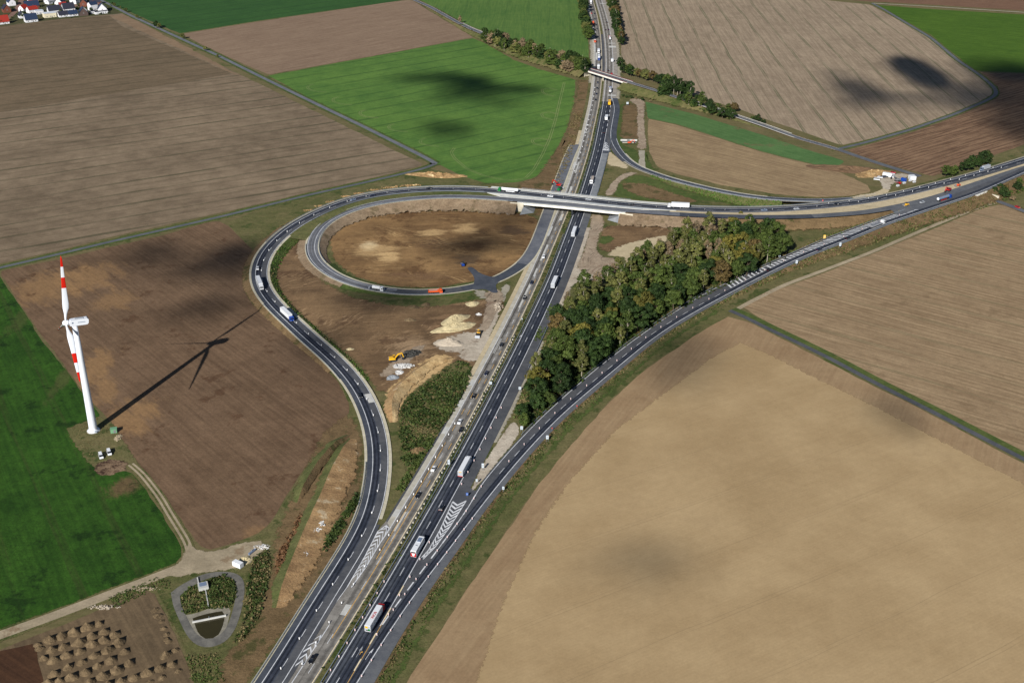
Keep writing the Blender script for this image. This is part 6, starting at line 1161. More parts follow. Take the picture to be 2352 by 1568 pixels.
container(yz(455, 285), (3.0, 9.5, 2.8), 'long white site container in the yard', WHITE, 1.1); container(yz(783, 325), (5, 5, 3.0), 'white cube-shaped container by the lane', WHITE, .1); container(yz(665, 350), (2.6, 4.2, 2.4), 'blue container in the site yard', BLUE, .7)
# ------------------------------------------------------------------ wind turbine
tq = G((215, 989)); TB = empty('wind_turbine', tuple(tq)); tag(TB, 'tall white wind turbine with red banded blades by the bare field', 'wind turbine')
twhite = plain('turbine_white', C(226, 232, 242, 1.25), .4, .04, .1); HH = 63.5
kb = NT('blade_paint'); z_ = kb.sep(kb.new('ShaderNodeTexCoord').outputs['Object'])[2]; BLn = 36.0
f_ = kb.math('DIVIDE', z_, BLn); inb = lambda a, b: kb.math('MULTIPLY', kb.math('GREATER_THAN', f_, a), kb.math('LESS_THAN', f_, b))
kb.put(kb.bsdf.inputs['Base Color'], kb.mix(kb.math('ADD', inb(.84, 1.1), inb(.525, .683)), C(226, 232, 242, 1.25), C(206, 36, 24, 1.25))); kb.bsdf.inputs['Roughness'].default_value = .4
MB().lathe([(3.0, 0), (3.0, .7), (2.15, .8), (2.12, 3), (1.9, 20), (1.62, 42), (1.3, HH-1.2)], 32).build('tower', twhite, TB, True)
MB().lathe([(3.4, 0), (3.4, .35)], 24).build('foundation', M['concrete_slab'], TB)
dm = MB().box((1.5, -1.55, 2.6), (.9, .25, 2.0)).build('door', GREY, TB); dm.rotation_euler = (0, 0, .2); MB().box((1.9, -1.9, .8), (1.6, .9, .12)).box((1.9, -2.3, .4), (1.6, .3, .8)).build('stair', M['steel'], TB)
yaw = math.radians(28); NA = empty('nacelle_axis', (0, 0, HH)); NA.parent = TB; bpy.data.objects.remove(NA)
def tpart(name, mb, mat, smooth=False, parent=TB, mtx=None):
    me = mb.mesh(name, smooth); me.transform((Matrix.Translation((0, 0, HH)) @ Matrix.Rotation(yaw, 4, 'Z') @ Matrix.Rotation(math.radians(5), 4, 'Y')) if mtx is None else mtx); return link(name, me, parent, mat)
nac = tpart('nacelle', MB().prism([(-2.3, -1.3), (-2.4, .6), (-1.8, 1.4), (6.3, 1.7), (6.9, 1.1), (6.8, -.8), (6.0, -1.5), (-1.5, -1.7)], 'y', -1.5, 1.5), twhite)
tpart('roof_hatch', MB().box((2.4, 0, 1.75), (4.4, 1.9, .35), .9), SILVER, parent=nac); tpart('weather_mast', MB().tube((6.2, 0, 1.7), (6.2, 0, 3.2), .06, .06, 5).box((6.2, 0, 3.0), (.1, 1.2, .08)), DARKM, parent=nac); tpart('side_print', MB().box((-.9, -1.52, .1), (.8, .02, .8)).box((3.4, -1.52, .1), (3.6, .02, .32)), STEELBLUE, parent=nac)
tpart('hub', MB().tube((-5.6, 0, 0), (-4.9, 0, 0), .45, 1.35, 16).tube((-4.9, 0, 0), (-3.0, 0, 0), 1.35, 1.5, 16).tube((-3.0, 0, 0), (-2.3, 0, 0), 1.2, 1.2, 16), twhite)
tpart('lightning_rod', MB().tube((-5.6, 0, 0), (-6.6, 0, 0), .14, .05, 6), DARKM)
def blade():
    m = MB(); secs = [(0, .95, .95, 0), (2.5, 1.0, .95, 0), (5, 1.5, .75, .35), (8, 3.0, .5, .9), (10.5, 3.1, .42, .95), (16, 2.5, .32, .75), (24, 1.8, .22, .5), (31, 1.2, .13, .3), (34.5, .8, .08, .15), (36, .15, .04, 0)]; n = 12; V = []
    for z, c, th, sh in secs:
        for i in range(n):
            g = 2*math.pi*i/n; V.append((math.cos(g)*c/2+sh*.6, math.sin(g)*th/2, z))
    F = [(k*n+i, k*n+(i+1) % n, (k+1)*n+(i+1) % n, (k+1)*n+i) for k in range(len(secs)-1) for i in range(n)]+[tuple(range(n-1, -1, -1)), tuple(range((len(secs)-1)*n, len(secs)*n))]
    return m.add(V, F)
bme = blade().mesh('blade', True)
base = Matrix.Translation((0, 0, HH)) @ Matrix.Rotation(yaw, 4, 'Z') @ Matrix.Rotation(math.radians(5), 4, 'Y') @ Matrix.Translation((-3.9, 0, 0))
for k in range(3):
    o = link('blade', bme, TB, kb.m); o.matrix_local = base @ Matrix.Rotation(math.radians(120*k+1), 4, 'X')
gh = put('transformer_hut', (262, 992), 'small green transformer hut beside the turbine', 'hut', lambda o: None, rz=.25)
hutg = plain('hut_green', C(112, 158, 124), .5); MB().box((0, 0, 1.1), (3.2, 2.4, 2.2)).build('wall', hutg, gh); MB().box((0, 0, 2.28), (3.5, 2.7, .16)).build('roof', hutg, gh); MB().box((.5, -1.22, 1.0), (1.2, .05, 1.5)).build('door', GREY, gh)
def rubble(px, rx, n, size, mat, label, cat, h=.6, group=None):
    g = G(px); o = empty('rubble_heap', tuple(g)); tag(o, label, cat, group); m = MB()
    for k in range(n):
        a = RNG.uniform(0, 6.28); r = RNG.random()**.6; s = RNG.uniform(.5, 1.3)*size; z = (1-r)*h
        c = np.array((math.cos(a)*r*rx[0], math.sin(a)*r*rx[1], z)); q = MB().box((0, 0, 0), (s, s*RNG.uniform(.5, 1), s*RNG.uniform(.4, .9)), RNG.uniform(.5, .9)); R_ = Matrix.Rotation(RNG.uniform(0, 6), 3, 'Z') @ Matrix.Rotation(RNG.uniform(-.6, .6), 3, 'X')
        m.add([np.array(R_ @ Vector(v))+c for v in q.v], q.f)
    b = m.build('rubble', mat, o); b['kind'] = 'stuff'; return o
rubble((271, 1006), (1.8, 3.6), 46, .9, M['track_pale'], 'pale stone rubble heap below the green hut', 'heap')
# ------------------------------------------------------------------ heaps
def heap(px, rx, ry, h, mat, label, rz=0.0, name='earth_mound', cat='mound', group=None, rough=.16, n=22, rings=7):
    g = G(px); V = [(0, 0, h*RNG.uniform(.92, 1.05))]; ph = RNG.uniform(0, 6.28, 4)
    for k in range(1, rings+1):
        f = k/rings; z = h*(1-f)**1.15 if k < rings else -.15
        for i in range(n):
            a = 2*math.pi*i/n; w = 1+.10*math.sin(2*a+ph[0])+.07*math.sin(3*a+ph[1]); j = RNG.normal(0, rough)
            V.append((math.cos(a)*rx*f*w+RNG.normal(0, rough*.4), math.sin(a)*ry*f*w+RNG.normal(0, rough*.4), max(-.15, z+j*(1-f*.7)) if k < rings else -.15))
    F = [(0, 1+i, 1+(i+1) % n) for i in range(n)]+[(1+(k-1)*n+i, 1+k*n+i, 1+k*n+(i+1) % n, 1+(k-1)*n+(i+1) % n) for k in range(1, rings) for i in range(n)]
    o = MB().add(V, F).build(name, mat); o.location = g; o.rotation_euler = (0, 0, rz); tag(o, label, cat, group); return o
M['mound'] = soil('mound', C(94, 80, 61), C(128, 110, 84), 0, .2, mid=.5, grain=.45, relief=.8, spots=(C(176, 156, 124), .66, .5, .7))
M['spoil'] = soil('spoil', C(140, 112, 78), C(190, 160, 116), 0, .2, mid=.2, grain=.45, relief=1.2, spots=(C(214, 194, 152), .58, .8, .25)); M['heap_sand'] = soil('heap_sand', C(184, 170, 134), C(212, 198, 160), 0, .3, mid=.3, grain=.25, relief=.8, spots=(C(150, 140, 110), .58, .5, .2)); M['heap_grey'] = soil('heap_grey', C(130, 138, 148), C(166, 172, 178), 0, .2, mid=.5, grain=.4, relief=1); M['heap_dark'] = soil('heap_dark', C(52, 52, 50), C(92, 92, 90), 0, .2, mid=.5, grain=.5, relief=1); M['heap_white'] = soil('heap_white', C(196, 196, 196), C(228, 228, 226), 0, .2, mid=.5, grain=.3, relief=1)
mounds = [(460, 1155), (570, 1120), (685, 1085), (800, 1040), (915, 1010), (400, 1325), (475, 1250), (585, 1220), (730, 1180), (845, 1120), (960, 1080), (1050, 1110), (495, 1345), (610, 1300), (735, 1265), (850, 1195), (955, 1160), (1095, 1180), (630, 1405), (750, 1365), (870, 1300), (990, 1250), (1145, 1265), (495, 1470), (655, 1500), (790, 1455), (900, 1395), (1020, 1345), (1190, 1370), (545, 1540), (830, 1545), (945, 1490), (1075, 1435), (450, 1560), (1000, 1565), (1115, 1535), (1235, 1505), (1350, 1460), (1475, 1415), (1585, 1380), (1525, 1295)]
small = [(350, 1200), (365, 1235), (1610, 1250), (1535, 1150), (1530, 1105), (1505, 1050), (1485, 985), (1455, 935), (1425, 880), (1490, 1500), (1640, 1440), (1380, 1540), (1550, 1165)]
pond_c = G(t(0, 3, (1930, 1040))[0]); allm = sorted([(p, 1) for p in mounds]+[(p, 0) for p in small], key=lambda m: np.linalg.norm(G(t(0, 3, m[0])[0])-pond_c))
kb_, ks_ = 0, 0
for p, big in allm:
    if big: kb_ += 1; lb = f'brown earth mound with shaded back, {ordinal(kb_)} nearest the pond'
    else: ks_ += 1; lb = f'low pale earth heap, {ordinal(ks_)} nearest the pond'
    s = RNG.uniform(.78, 1.2)*(1 if big else .72); q = t(0, 3, (p[0], p[1]+18))[0]
    heap(q, 2.75*s, 2.5*s, (2.35 if big else 1.4)*s, M['mound'], lb, .5, 'earth_mound' if big else 'earth_heap', 'mound', 'earth mounds in the corner field', .09)
heap((1045, 735), 11, 5, 4.2, M['heap_sand'], 'upper of two long pale sand heaps on the site', .75, 'sand_heap', 'heap', None, .3); heap((1044, 753), 16, 5.5, 3.8, M['heap_sand'], 'lower lumpy sand heap, longer of the pair', .5, 'sand_heap', 'heap', None, .45)
heap((1030, 788), 11, 5, 3.6, M['chalk'], 'wide pale gravel heap left of the wheel loader', -.1, 'gravel_heap', 'heap', None, .2); heap((944, 813), 6.5, 4.6, 2.8, M['heap_dark'], 'dark rubble heap reached by the yellow excavator', .4, 'rubble_heap', 'heap', None, .4)
heap((924, 842), 5.5, 3.2, 1.0, M['heap_white'], 'scattered white rubble heap below the dark rubble', .2, 'rubble_heap', 'heap', None, .3); heap((917, 855), 3.2, 3, 1.1, M['heap_white'], 'small round white heap', .2, 'gravel_heap', 'heap', None, .2); heap((902, 867), 4.2, 3.6, 1.2, M['heap_grey'], 'blue grey gravel heap beside the slip road', .2, 'gravel_heap', 'heap', None, .2)
heap((951, 706), 3.6, 3, 1.5, M['mound'], 'left of two brown heaps under the lower loop road', 0, 'earth_heap', 'heap'); heap((978, 700), 3.6, 3, 1.5, M['mound'], 'right of two brown heaps under the lower loop road', 0, 'earth_heap', 'heap'); heap((942, 735), 4, 3, 1.4, M['mound'], 'lone brown heap in the middle of the bare site', 0, 'earth_heap', 'heap'); heap((1085, 698), 5.5, 4, 1.6, M['heap_sand'], 'sandy heap near the site crossing', .2, 'sand_heap', 'heap'); heap((1100, 722), 2.4, 2, 1.0, M['heap_white'], 'small white heap beside the haul road', 0, 'gravel_heap', 'heap')
heap((960, 1036), 6.6, 4.6, 2.2, M['verge_brown'], 'brown soil heap at the tip of the weedy triangle', .6, 'earth_heap', 'heap', None, .3); heap((804, 802), 2.5, 2, .9, M['heap_sand'], 'tiny sand heap beside the left slip road', 0, 'sand_heap', 'heap')
heap((1002, 403), 26, 7, 2.4, M['spoil'], 'rugged sandy spoil heap above the loop curve', -.15, 'spoil_heap', 'heap', None, .7, 30); heap((2004, 399), 18, 9, 3.4, M['spoil'], 'sandy spoil heap left of the site yard', .3, 'spoil_heap', 'heap', None, .6, 30); heap((1955, 390), 34, 12, 3.0, M['bare_left'], 'dark brown spoil bank beside the tan field', -.3, 'spoil_heap', 'heap', None, .5, 30)
for px_, lb in (((935, 452 - 30), 'eastern part'),):
    pass
M['bank_sand'] = soil('bank_sand', C(140, 110, 78), C(184, 152, 110), 0, .2, mid=.12, grain=.35, relief=.9, spots=(C(204, 186, 156), .57, .8, .12))
M['bank_bright'] = soil('bank_bright', C(170, 136, 92), C(222, 194, 146), 0, .2, mid=.2, grain=.35, relief=1.0, spots=(C(146, 112, 74), .58, .8, .16))
def ridge(name, px, wl, wr, h, mat, matr, label):
    """long bank: crest line, left slope and right slope"""
    P = line_px(px, 3, 4); n = len(P); e = np.clip(np.minimum(np.arange(n), np.arange(n)[::-1])/4, 0, 1); top = P.copy(); top[:, 2] = h*e*(1+RNG.normal(0, .05, n))
    o = empty(name, tuple(P[n//2])); tag(o, label, 'bank'); L_ = Matrix.Translation(-o.location)
    for d, w_, mt, nm in ((1, wl*(.35+.65*e[:, None]), mat, 'slope'), (-1, wr*(.35+.65*np.clip(np.minimum(np.arange(n), np.arange(n)[::-1])/10, 0, 1)[:, None]), matr, 'slope')):
        mid = offs(top, d*w_[:, 0]*.5); mid[:, 2] = top[:, 2]*.52+RNG.normal(0, .12, n); low = offs(top, d*w_[:, 0]+RNG.normal(0, .5, n)); low[:, 2] = -.05
        m = MB().strip(top, mid); m.strip(mid, low); me = m.mesh(nm, True); up(me); me.transform(L_); at = me.attributes.new('fade', 'FLOAT', 'POINT'); at.data.foreach_set('value', [0.0]*(3*n)+[1.0]*n); link(nm, me, o, mt)
    return o
ridge('spoil_bank', [(1040, 822), (990, 838), (950, 866), (915, 898), (900, 930), (902, 970)], 5.5, 6.5, 3.4, M['bank_sand'], M['bank_bright'], 'bright sandy bank along the weedy triangle')
ridge('spoil_bank', [(806, 1006), (786, 1040), (760, 1088), (735, 1148), (702, 1218), (674, 1286), (652, 1342), (634, 1396)], 5.5, 14, 2.6, M['slope_green'], M['bank_sand'], 'long spoil bank, grassy left and sandy right, beside the slip road')
ridge('spoil_bank', [(802, 998), (770, 1025), (730, 1070), (700, 1120), (682, 1155)], 6, 4, 3.0, M['slope_green'], M['verge_brown'], 'grass-grown spoil bank at the corner of the bare field')
poly('chalk_patch', [(742, 1206), (735, 1225), (712, 1255), (700, 1282), (688, 1290), (676, 1286), (694, 1268), (700, 1240), (722, 1215)], .3, M['heap_white'], fade=6) if False else None
for q in ((738, 1208), (728, 1220), (716, 1226), (708, 1240), (704, 1252), (696, 1266), (690, 1280), (700, 1276)): rubble(q, (1.8, 2.2), 26, .8, M['heap_white'], 'white chalk rubble on the sandy bank, '+ordinal([738, 728, 716, 708, 704, 696, 690, 700].index(q[0])+1)+' from its top', 'rubble', .3, 'chalk rubble on the sandy bank').location.z = 1.2
for k_, q in enumerate(((715, 484), (740, 474), (765, 464), (800, 452), (830, 445), (862, 437), (895, 431), (925, 428), (950, 426))): rubble(q, (7, 2.2), 40, 1.0, M['spoil'], 'sandy clods outside the loop curve, '+ordinal(k_+1)+' from the left', 'rubble', .7, 'sandy clods outside the loop curve')
for q, s_, n_, mt_, lb in (((946, 811), (6, 4), 90, M['heap_dark'], 'broken dark asphalt slabs on the dark rubble heap'), ((926, 841), (6.5, 3.2), 110, M['heap_white'], 'white broken stones below the dark rubble'), ((1145, 705), (3, 7), 60, M['chalk'], 'pale stones along the verge by the site crossing')): rubble(q, s_, n_, .9, mt_, lb, 'rubble', 1.6)
# ------------------------------------------------------------------ pond plot
pt = lambda *p: t(0, 3, *p)
M['pond_rim'] = asphalt('pond_rim', C(128, 124, 112), C(154, 150, 136), .3)
M['pond_gravel'] = asphalt('pond_gravel', C(96, 95, 92), C(122, 120, 114), .2)
ring_o = pt((1570, 740), (1640, 680), (1790, 600), (1900, 555), (2060, 540), (2180, 560), (2240, 610), (2250, 720), (2225, 880), (2170, 1060), (2090, 1180), (1990, 1235), (1880, 1250), (1790, 1215), (1720, 1140), (1660, 1020), (1590, 860)); ring_i = pt((1652, 770), (1700, 720), (1830, 640), (1920, 600), (2060, 580), (2150, 605), (2178, 650), (2170, 760), (2140, 900), (2090, 1050), (2030, 1130), (1960, 1168), (1880, 1170), (1820, 1140), (1770, 1070), (1710, 950), (1660, 850))
Ro, Ri = GG(ring_o), GG(ring_i); Ro, Ri = [np.vstack([smooth_line(np.vstack([r, r[:1]]), 2, 3)]) for r in (Ro, Ri)]
sheet('pond_track', Ro, eq(Ri, len(Ro)), M['pond_gravel'], None, 'structure', .14)
poly('pond_bank', pt((1700, 945), (1800, 930), (1910, 885), (2120, 865), (2125, 900), (2080, 1070), (2020, 1150), (1950, 1180), (1880, 1182), (1815, 1150), (1760, 1075)), .12, M['pond_rim'], amp=.1, step=3)
k = NT('pond_water'); k.put(k.bsdf.inputs['Base Color'], k.mix(k.noise(k.pos(), .2, 3), C(44, 40, 18), C(62, 56, 28))); k.bsdf.inputs['Roughness'].default_value = .12; k.bsdf.inputs['Specular IOR Level'].default_value = .5
poly('pond_water', pt((1770, 975), (1850, 945), (2060, 900), (2068, 950), (2040, 1070), (2000, 1140), (1920, 1172), (1860, 1158), (1815, 1100)), .16, k.m, amp=.05, step=3)
def beam(name, p0, p1, w, h, mat, label, cat, z=.16):
    a, b = G(p0), G(p1); T = (b-a)/np.linalg.norm(b-a); N = np.array((T[1], -T[0], 0))*w/2; c = (a+b)/2
    m = MB().add([v+np.array((0, 0, zz))-c*np.array((1, 1, 0)) for zz in (z, z+h) for v in (a-N, a+N, b+N, b-N)], [(3, 2, 1, 0), (4, 5, 6, 7), (0, 1, 5, 4), (1, 2, 6, 5), (2, 3, 7, 6), (3, 0, 4, 7)])
    o = empty(name, (c[0], c[1], 0)); tag(o, label, cat); m.build('beam', mat, o); MB().tube((0, 0, z+h), (0, 0, z+h+.9), .14, .14, 6).build('post', M['steel'], o); return o
beam('baffle', *pt((1768, 1018), (2078, 956)), .5, .7, M['concrete_slab'], 'thin white baffle across the pond', 'baffle', .2); beam('pipe', *pt((1885, 695), (1918, 880)), .4, .4, M['concrete_slab'], 'thin pale pipe running from the basin hut to the pond', 'pipe', .1)
bh = put('basin_hut', pt((1868, 690))[0], 'square white concrete basin with grey grating above the pond', 'basin', lambda o: None, rz=.35); MB().box((0, 0, .7), (4.2, 4.2, 1.4)).build('wall', M['concrete_slab'], bh); MB().box((0, .5, 1.43), (3.0, 2.6, .08)).build('grating', STEELBLUE, bh); MB().box((-1.6, 4.5, .5), (.5, 5.5, .3)).build('gangway', M['concrete_slab'], bh)
sc_ = put('site_container', (547, 1299), 'white flat container on the dirt junction', 'container', lambda o: None, rz=-.55); MB().box((0, 0, 1.1), (4.6, 2.3, 2.2)).build('body', WHITE, sc_); MB().box((0, 0, 2.24), (4.4, 2.1, .08)).build('roof', WHITE, sc_)
heap((563, 1286), 3.4, 3.6, 1.6, M['heap_sand'], 'pale gravel heap beside the white container', .3, 'gravel_heap', 'heap', None, .2); beam('pipe', (572, 1275), (586, 1264), .8, .9, STEELBLUE, 'blue grey pipe lying beyond the gravel heap', 'pipe'); rubble((602, 1256), (4, 2), 60, .7, M['heap_white'], 'white rubble strewn at the end of the dirt junction', 'rubble')
rubble((337, 1352), (6, 1.4), 60, .7, M['track_pale'], 'pale rubble strip along the dirt track, right part', 'rubble', .4); rubble((240, 1394), (7, 1.6), 60, .7, M['chalk'], 'pale rubble strip along the dirt track, left part', 'rubble', .4)
# culvert works by the northern slip road
cv = put('culvert', _o((515, 945))[0], 'white concrete culvert wall behind the orange excavator', 'culvert', lambda o: None, rz=-.03); MB().box((0, 0, .7), (15, 1.0, 1.4)).build('wall', M['concrete_slab'], cv); MB().box((0, -3, .1), (13, 4.5, .2)).build('floor', M['asphalt_grey'], cv); MB().box((0, -6.0, .3), (12, .6, .6)).build('wall', M['concrete_pale'], cv); MB().box((-.5, -.52, .8), (2.4, .1, .8)).build('mouth_shade_panel', M['steel_dark'], cv)  # dark plate on the wall front paints the shade of the culvert mouth
poly('yard', [yz(x, y) for x, y in ((330, 340), (420, 290), (540, 260), (660, 240), (740, 265), (700, 300), (560, 350), (470, 410), (470, 480), (380, 480), (390, 420))], .09, M['chalk'], fade=4)
poly('yard_apron', [yz(x, y) for x, y in ((385, 460), (470, 470), (450, 510), (300, 545), (0, 590), (-100, 590), (0, 560), (250, 520))], .10, M['sand'], fade=4)
for (x, y), lb in (((760, 352), 'grey pallet stack left of the cube container'), ((815, 370), 'pale pallet stack below the cube container'), ((585, 425), 'pale pallet stack near the red roller'), ((675, 385), 'white pallet stack below the blue container')):
    o = put('pallet_stack', yz(x, y), lb, 'pallets', lambda o: None, rz=.5)
    for k_ in range(3): MB().box((0, 0, .25+.4*k_), (2.4, 1.5, .3)).build('pallet', SILVER if k_ % 2 else WHITE, o)
# ------------------------------------------------------------------ village
WALLS = dict(white=plain('wall_white', C(226, 228, 234), .8, .06), brick=plain('wall_brick', C(118, 70, 54), .85, .15), dark=plain('wall_dark_brick', C(84, 70, 66), .85, .12), cream=plain('wall_cream', C(224, 216, 190), .8, .06)); ROOFS = dict(navy=plain('roof_navy', C(42, 56, 82), .5, .15, 1), dark=plain('roof_dark', C(46, 48, 62), .6, .15, 1), red=plain('roof_red', C(150, 44, 34), .7, .15, 1), orange=plain('roof_orange', C(176, 84, 48), .7, .15, 1), grey=plain('roof_grey', C(150, 152, 158), .7, .1, 1), pale=plain('roof_pale', C(206, 214, 226), .6, .06, 1), solar=plain('solar_panel', C(34, 44, 72), .2, .1, 1))
poly('village_ground', [(-300, 92), (0, 63), (120, 47), (282, 31), (250, 10), (222, -6), (150, -60), (-300, -60)], .06, M['village_ground'])
v_ = lambda x, y: (x/8.533, y/8.533)
lane_road('village_street', line_px([v_(130, 380), v_(240, 290), v_(330, 190), v_(400, 60), v_(440, -60)], 4, 3), 7, M['paving_red'], .1); lane_road('village_street', line_px([v_(1100, 140), v_(1250, 110), v_(1450, 90), v_(1560, 160)], 4, 3), 6, M['paving_red'], .1)
A0 = ang_px((0, 62), (280, 30))
def house(px, L_, D, H, rh, wall, roof, label, rz=0.0, kind='gable', solar=False):
    q = G(v_(*px)); o = empty('house', tuple(q), A0+rz); tag(o, label, 'house', 'houses of the village'); a, b = L_/2, D/2
    if kind == 'flat':
        MB().box((0, 0, H/2), (L_, D, H)).build('wall', WALLS[wall], o); r = MB().box((0, 0, H+.12), (L_+.4, D+.4, .24)).build('roof', ROOFS[roof], o)
    else:
        MB().prism([(-b, 0), (-b, H), (0, H+rh), (b, H), (b, 0)], 'x', -a, a).build('wall', WALLS[wall], o)
        ov = .45; t_ = .22; e = H-ov*rh/b
        m = MB()
        for s in (-1, 1): m.add([(-a-.35, s*(b+ov), e), (a+.35, s*(b+ov), e), (a+.35, 0, H+rh), (-a-.35, 0, H+rh), (-a-.35, s*(b+ov), e+t_), (a+.35, s*(b+ov), e+t_), (a+.35, 0, H+rh+t_), (-a-.35, 0, H+rh+t_)], [(3, 2, 1, 0), (4, 5, 6, 7), (0, 1, 5, 4), (1, 2, 6, 5), (2, 3, 7, 6), (3, 0, 4, 7)])
        r = m.build('roof', ROOFS[roof], o); MB().box((a*.4, .5, H+rh+.4), (.7, .7, 1.5)).build('chimney', WALLS['brick'], r)
        if solar:
            f = lambda x, u: (x, -(b+ov)*(1-u), e+t_+.08+(H+rh-e)*u); m = MB(); m.add([f(-a*.7, .2), f(a*.7, .2), f(a*.7, .85), f(-a*.7, .85)], [(0, 1, 2, 3)]); m.build('solar_array', ROOFS['solar'], r)
    for k in range(3):
        x = -a*.6+k*a*.6; w = MB().box((x, -b-.02, min(1.6, H*.55)), (1.2, .08, 1.2)).build('window', WALLS['white'], o); MB().box((x, -b-.05, min(1.6, H*.55)), (1.0, .08, 1.0)).build('pane', GLASS, w)
    for s in (-1, 1):
        w = MB().box((s*(a+.02), 0, min(H+.6, 3.6)), (.08, 1.3, 1.2)).build('window', WALLS['white'], o); MB().box((s*(a+.05), 0, min(H+.6, 3.6)), (.08, 1.1, 1.0)).build('pane', GLASS, w)
    MB().box((a*.25, -b-.03, 1.0), (1.0, .08, 2.0)).build('door', GREY, o)
hs = [((50, 465), 18, 13, 3.2, 7, 'white', 'red', 'white house with big red roof at the left frame edge'), ((130, 240), 14, 11, 5, 5, 'brick', 'dark', 'brick gabled house beside the village street', 1.57), ((225, 105), 14, 11, 5, 5, 'white', 'navy', 'white gabled house with dark roof behind the brick house', 1.57), ((610, 425), 18, 12, 3.6, 6.5, 'white', 'navy', 'white house with broad navy roof at the field edge'), ((440, 350), 12, 10, 3.6, 5, 'white', 'dark', 'white gable with dark roof left of the navy roof', 1.57), ((470, 230), 11, 11, 5, 4, 'white', 'red', 'white house under a slanting red roof, left one', .5), ((640, 260), 15, 11, 5.5, 3.6, 'white', 'red', 'white house with red roof, right one', .2), ((770, 275), 12, 9, 4.5, 0, 'white', 'pale', 'white flat-roofed annex right of the red roof', 0, 'flat'), ((975, 335), 18, 12, 5.5, 0, 'cream', 'pale', 'cream building with flat pale roof at the field edge', 0, 'flat'), ((1065, 250), 19, 11, 4, 5.5, 'white', 'dark', 'white house with dark roof behind the cream building'), ((1345, 215), 18, 12, 4, 6.5, 'white', 'dark', 'white house with tall dark roof in the middle row'), ((1250, 325), 16, 11, 3, 4, 'white', 'dark', 'low dark-roofed bungalow at the field edge'), ((1430, 310), 14, 10, 3, 4, 'white', 'navy', 'small navy-roofed bungalow right of the dark bungalow'), ((1640, 295), 18, 13, 4, 6.5, 'dark', 'navy', 'dark brick gabled house with solar roof', 1.35, 'gable', True), ((1825, 200), 12, 11, 8, 3, 'white', 'navy', 'tall white house with navy roof', .2), ((2010, 225), 17, 13, 4.5, 6.5, 'white', 'navy', 'white gabled house with solar roof by the road', 1.3, 'gable', True), ((1985, 270), 20, 6, 3.2, 0, 'white', 'dark', 'long low white building at the village corner', 0, 'flat'), ((1825, 265), 8, 7, 3.2, 0, 'white', 'dark', 'small white garage left of the long low building', 0, 'flat'), ((1650, 120), 16, 11, 5, 5, 'brick', 'dark', 'brick house with dark roof above the solar house', 1.2), ((1470, 70), 12, 11, 5, 5, 'white', 'dark', 'white house with dark roof near the frame top', .8), ((1870, 85), 16, 10, 3.4, 4.5, 'brick', 'dark', 'orange-walled house with dark roof by the road', -.3), ((1180, 95), 16, 12, 4, 6, 'white', 'navy', 'white house with steep navy roof near the frame top', 1.0), ((650, 60), 15, 10, 4, 5, 'white', 'orange', 'house with orange roof near the frame top'), ((620, 150), 22, 13, 3.2, 6, 'brick', 'navy', 'broad dark-roofed house behind the red roofs'), ((1000, 70), 16, 10, 4, 4, 'white', 'grey', 'grey-roofed house near the frame top', .4), ((1230, 120), 11, 8, 3, 2, 'brick', 'red', 'low brick outbuilding with red roof'), ((1740, 40), 12, 10, 5, 4, 'white', 'navy', 'white house at the frame top above the tall house', .3), ((930, 40), 8, 8, 6, 3, 'white', 'dark', 'narrow white house at the frame top', .9)]
for h in hs: house(h[0], h[1]*.84, h[2]*.86, *h[3:])
# ------------------------------------------------------------------ the clouds whose shadows lie on the fields
def cloud(px, rx, ry, alpha, alt=900.0, rz=0.0, seed=0, rag=1.9):
    g = G(px); D = (alt)/math.sin(SUN_EL); c = Vector(g)+SUN_V*D
    n = 90; u, v = RNG.normal(0, .42, n), RNG.normal(0, .42, n); m = MB()
    gx, gy = G((px[0]+rx, px[1])), G((px[0], px[1]-ry)); sx_, sy_ = np.linalg.norm(gx-g), np.linalg.norm(gy-g)
    cell = 26; N_ = cell+1; V = []
    for zz in (0, 1):
        for j in range(N_):
            for i in range(N_):
                a, b = i/cell*2-1, j/cell*2-1; r = a*a+b*b; h = max(0, 1-r)**.5
                V.append((a*sx_*1.15, b*sy_*1.15, (h*14+RNG.normal(0, .6)*h) if zz else -h*3))
    idx = lambda z, i, j: z*N_*N_+j*N_+i; F = []
    for j in range(cell):
        for i in range(cell):
            if ((i+.5)/cell*2-1)**2+((j+.5)/cell*2-1)**2 < .98:
                F.append((idx(1, i, j), idx(1, i+1, j), idx(1, i+1, j+1), idx(1, i, j+1)))
    o = MB().add(V, F).build('cloud', cloud_mat(alpha, seed, rag), smooth=True); o.location = c; o.rotation_euler = (0, 0, rz); o['kind'] = 'structure'
    o.scale = (1, 1, 1); return o
_CM = {}
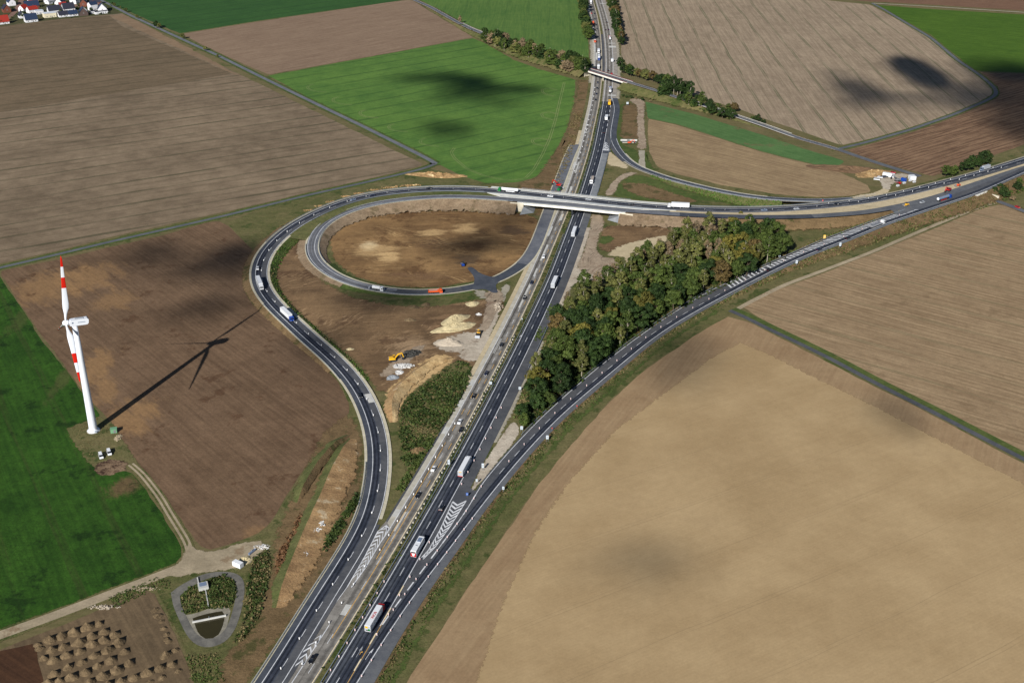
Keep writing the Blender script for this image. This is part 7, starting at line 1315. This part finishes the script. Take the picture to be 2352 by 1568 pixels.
def cloud_mat(alpha, seed, rag):
    k = NT(f'cloud_{len(_CM)}'); _CM[len(_CM)] = k; co = k.new('ShaderNodeTexCoord').outputs['Generated']; x, y, z = k.sep(co)
    dx = k.math('SUBTRACT', x, .5); dy = k.math('SUBTRACT', y, .5); d = k.math('MULTIPLY', k.math('SQRT', k.math('ADD', k.math('MULTIPLY', dx, dx), k.math('MULTIPLY', dy, dy))), 2.0)
    nz = k.noise(k.comb(k.math('ADD', x, seed*3.7), y), 2.6, 5, .6); d2 = k.math('ADD', d, k.math('MULTIPLY', k.math('SUBTRACT', nz, .5), rag))
    a = k.math('MULTIPLY', k.math('SUBTRACT', 1.0, k.sstep(d2, .15 if rag > .5 else .5, .85)), alpha); a = k.math('MULTIPLY', a, k.math('SUBTRACT', 1.0, k.sstep(d, .78, 1.0)))
    k.put(k.bsdf.inputs['Base Color'], (.85, .85, .87, 1)); tr = k.new('ShaderNodeBsdfTransparent'); mx = k.new('ShaderNodeMixShader'); k.put(mx.inputs[0], a); k.l.new(tr.outputs[0], mx.inputs[1]); k.l.new(k.bsdf.outputs[0], mx.inputs[2]); k.l.new(mx.outputs[0], k.n['Material Output'].inputs['Surface']); return k.m
for i_, (px, rx, ry, al, rag) in enumerate([((2108, 174), 66, 42, 1.0, .45), ((1955, 216), 92, 46, .85, 1.0), ((2060, 240), 170, 26, .6, 1.6), ((2215, 228), 120, 44, .85, 1.4), ((2340, 182), 170, 44, 1.0, .8), ((2330, 240), 130, 60, .9, 1.2), ((2350, 300), 110, 50, .8, 1.4),
    ((985, 190), 120, 26, .8, 1.4), ((1062, 205), 90, 32, 1.0, 1.0), ((1150, 216), 110, 18, .8, 1.4), ((1090, 236), 130, 26, .6, 1.6), ((1015, 312), 70, 30, .75, 1.2), ((960, 300), 60, 22, .4, 1.6), ((320, 604), 130, 44, .65, 1.5), ((500, 612), 110, 50, .9, 1.2), ((440, 650), 160, 34, .6, 1.6), ((440, 735), 110, 44, .65, 1.5), ((685, 825), 110, 50, .65, 1.3), ((860, 712), 150, 44, .8, 1.3), ((1070, 590), 130, 40, .8, 1.6), ((1150, 522), 110, 32, .65, 1.8), ((560, 700), 60, 40, .4, 1.5),
    ((1550, 845), 130, 80, .5, 1.3), ((2040, 985), 90, 56, .45, 1.3), ((2090, 1028), 30, 24, .5, .8), ((1465, 1352), 190, 64, .45, 1.2)]):
    cloud(px, rx*1.15, ry*1.15, al, 900, 0, i_, rag)
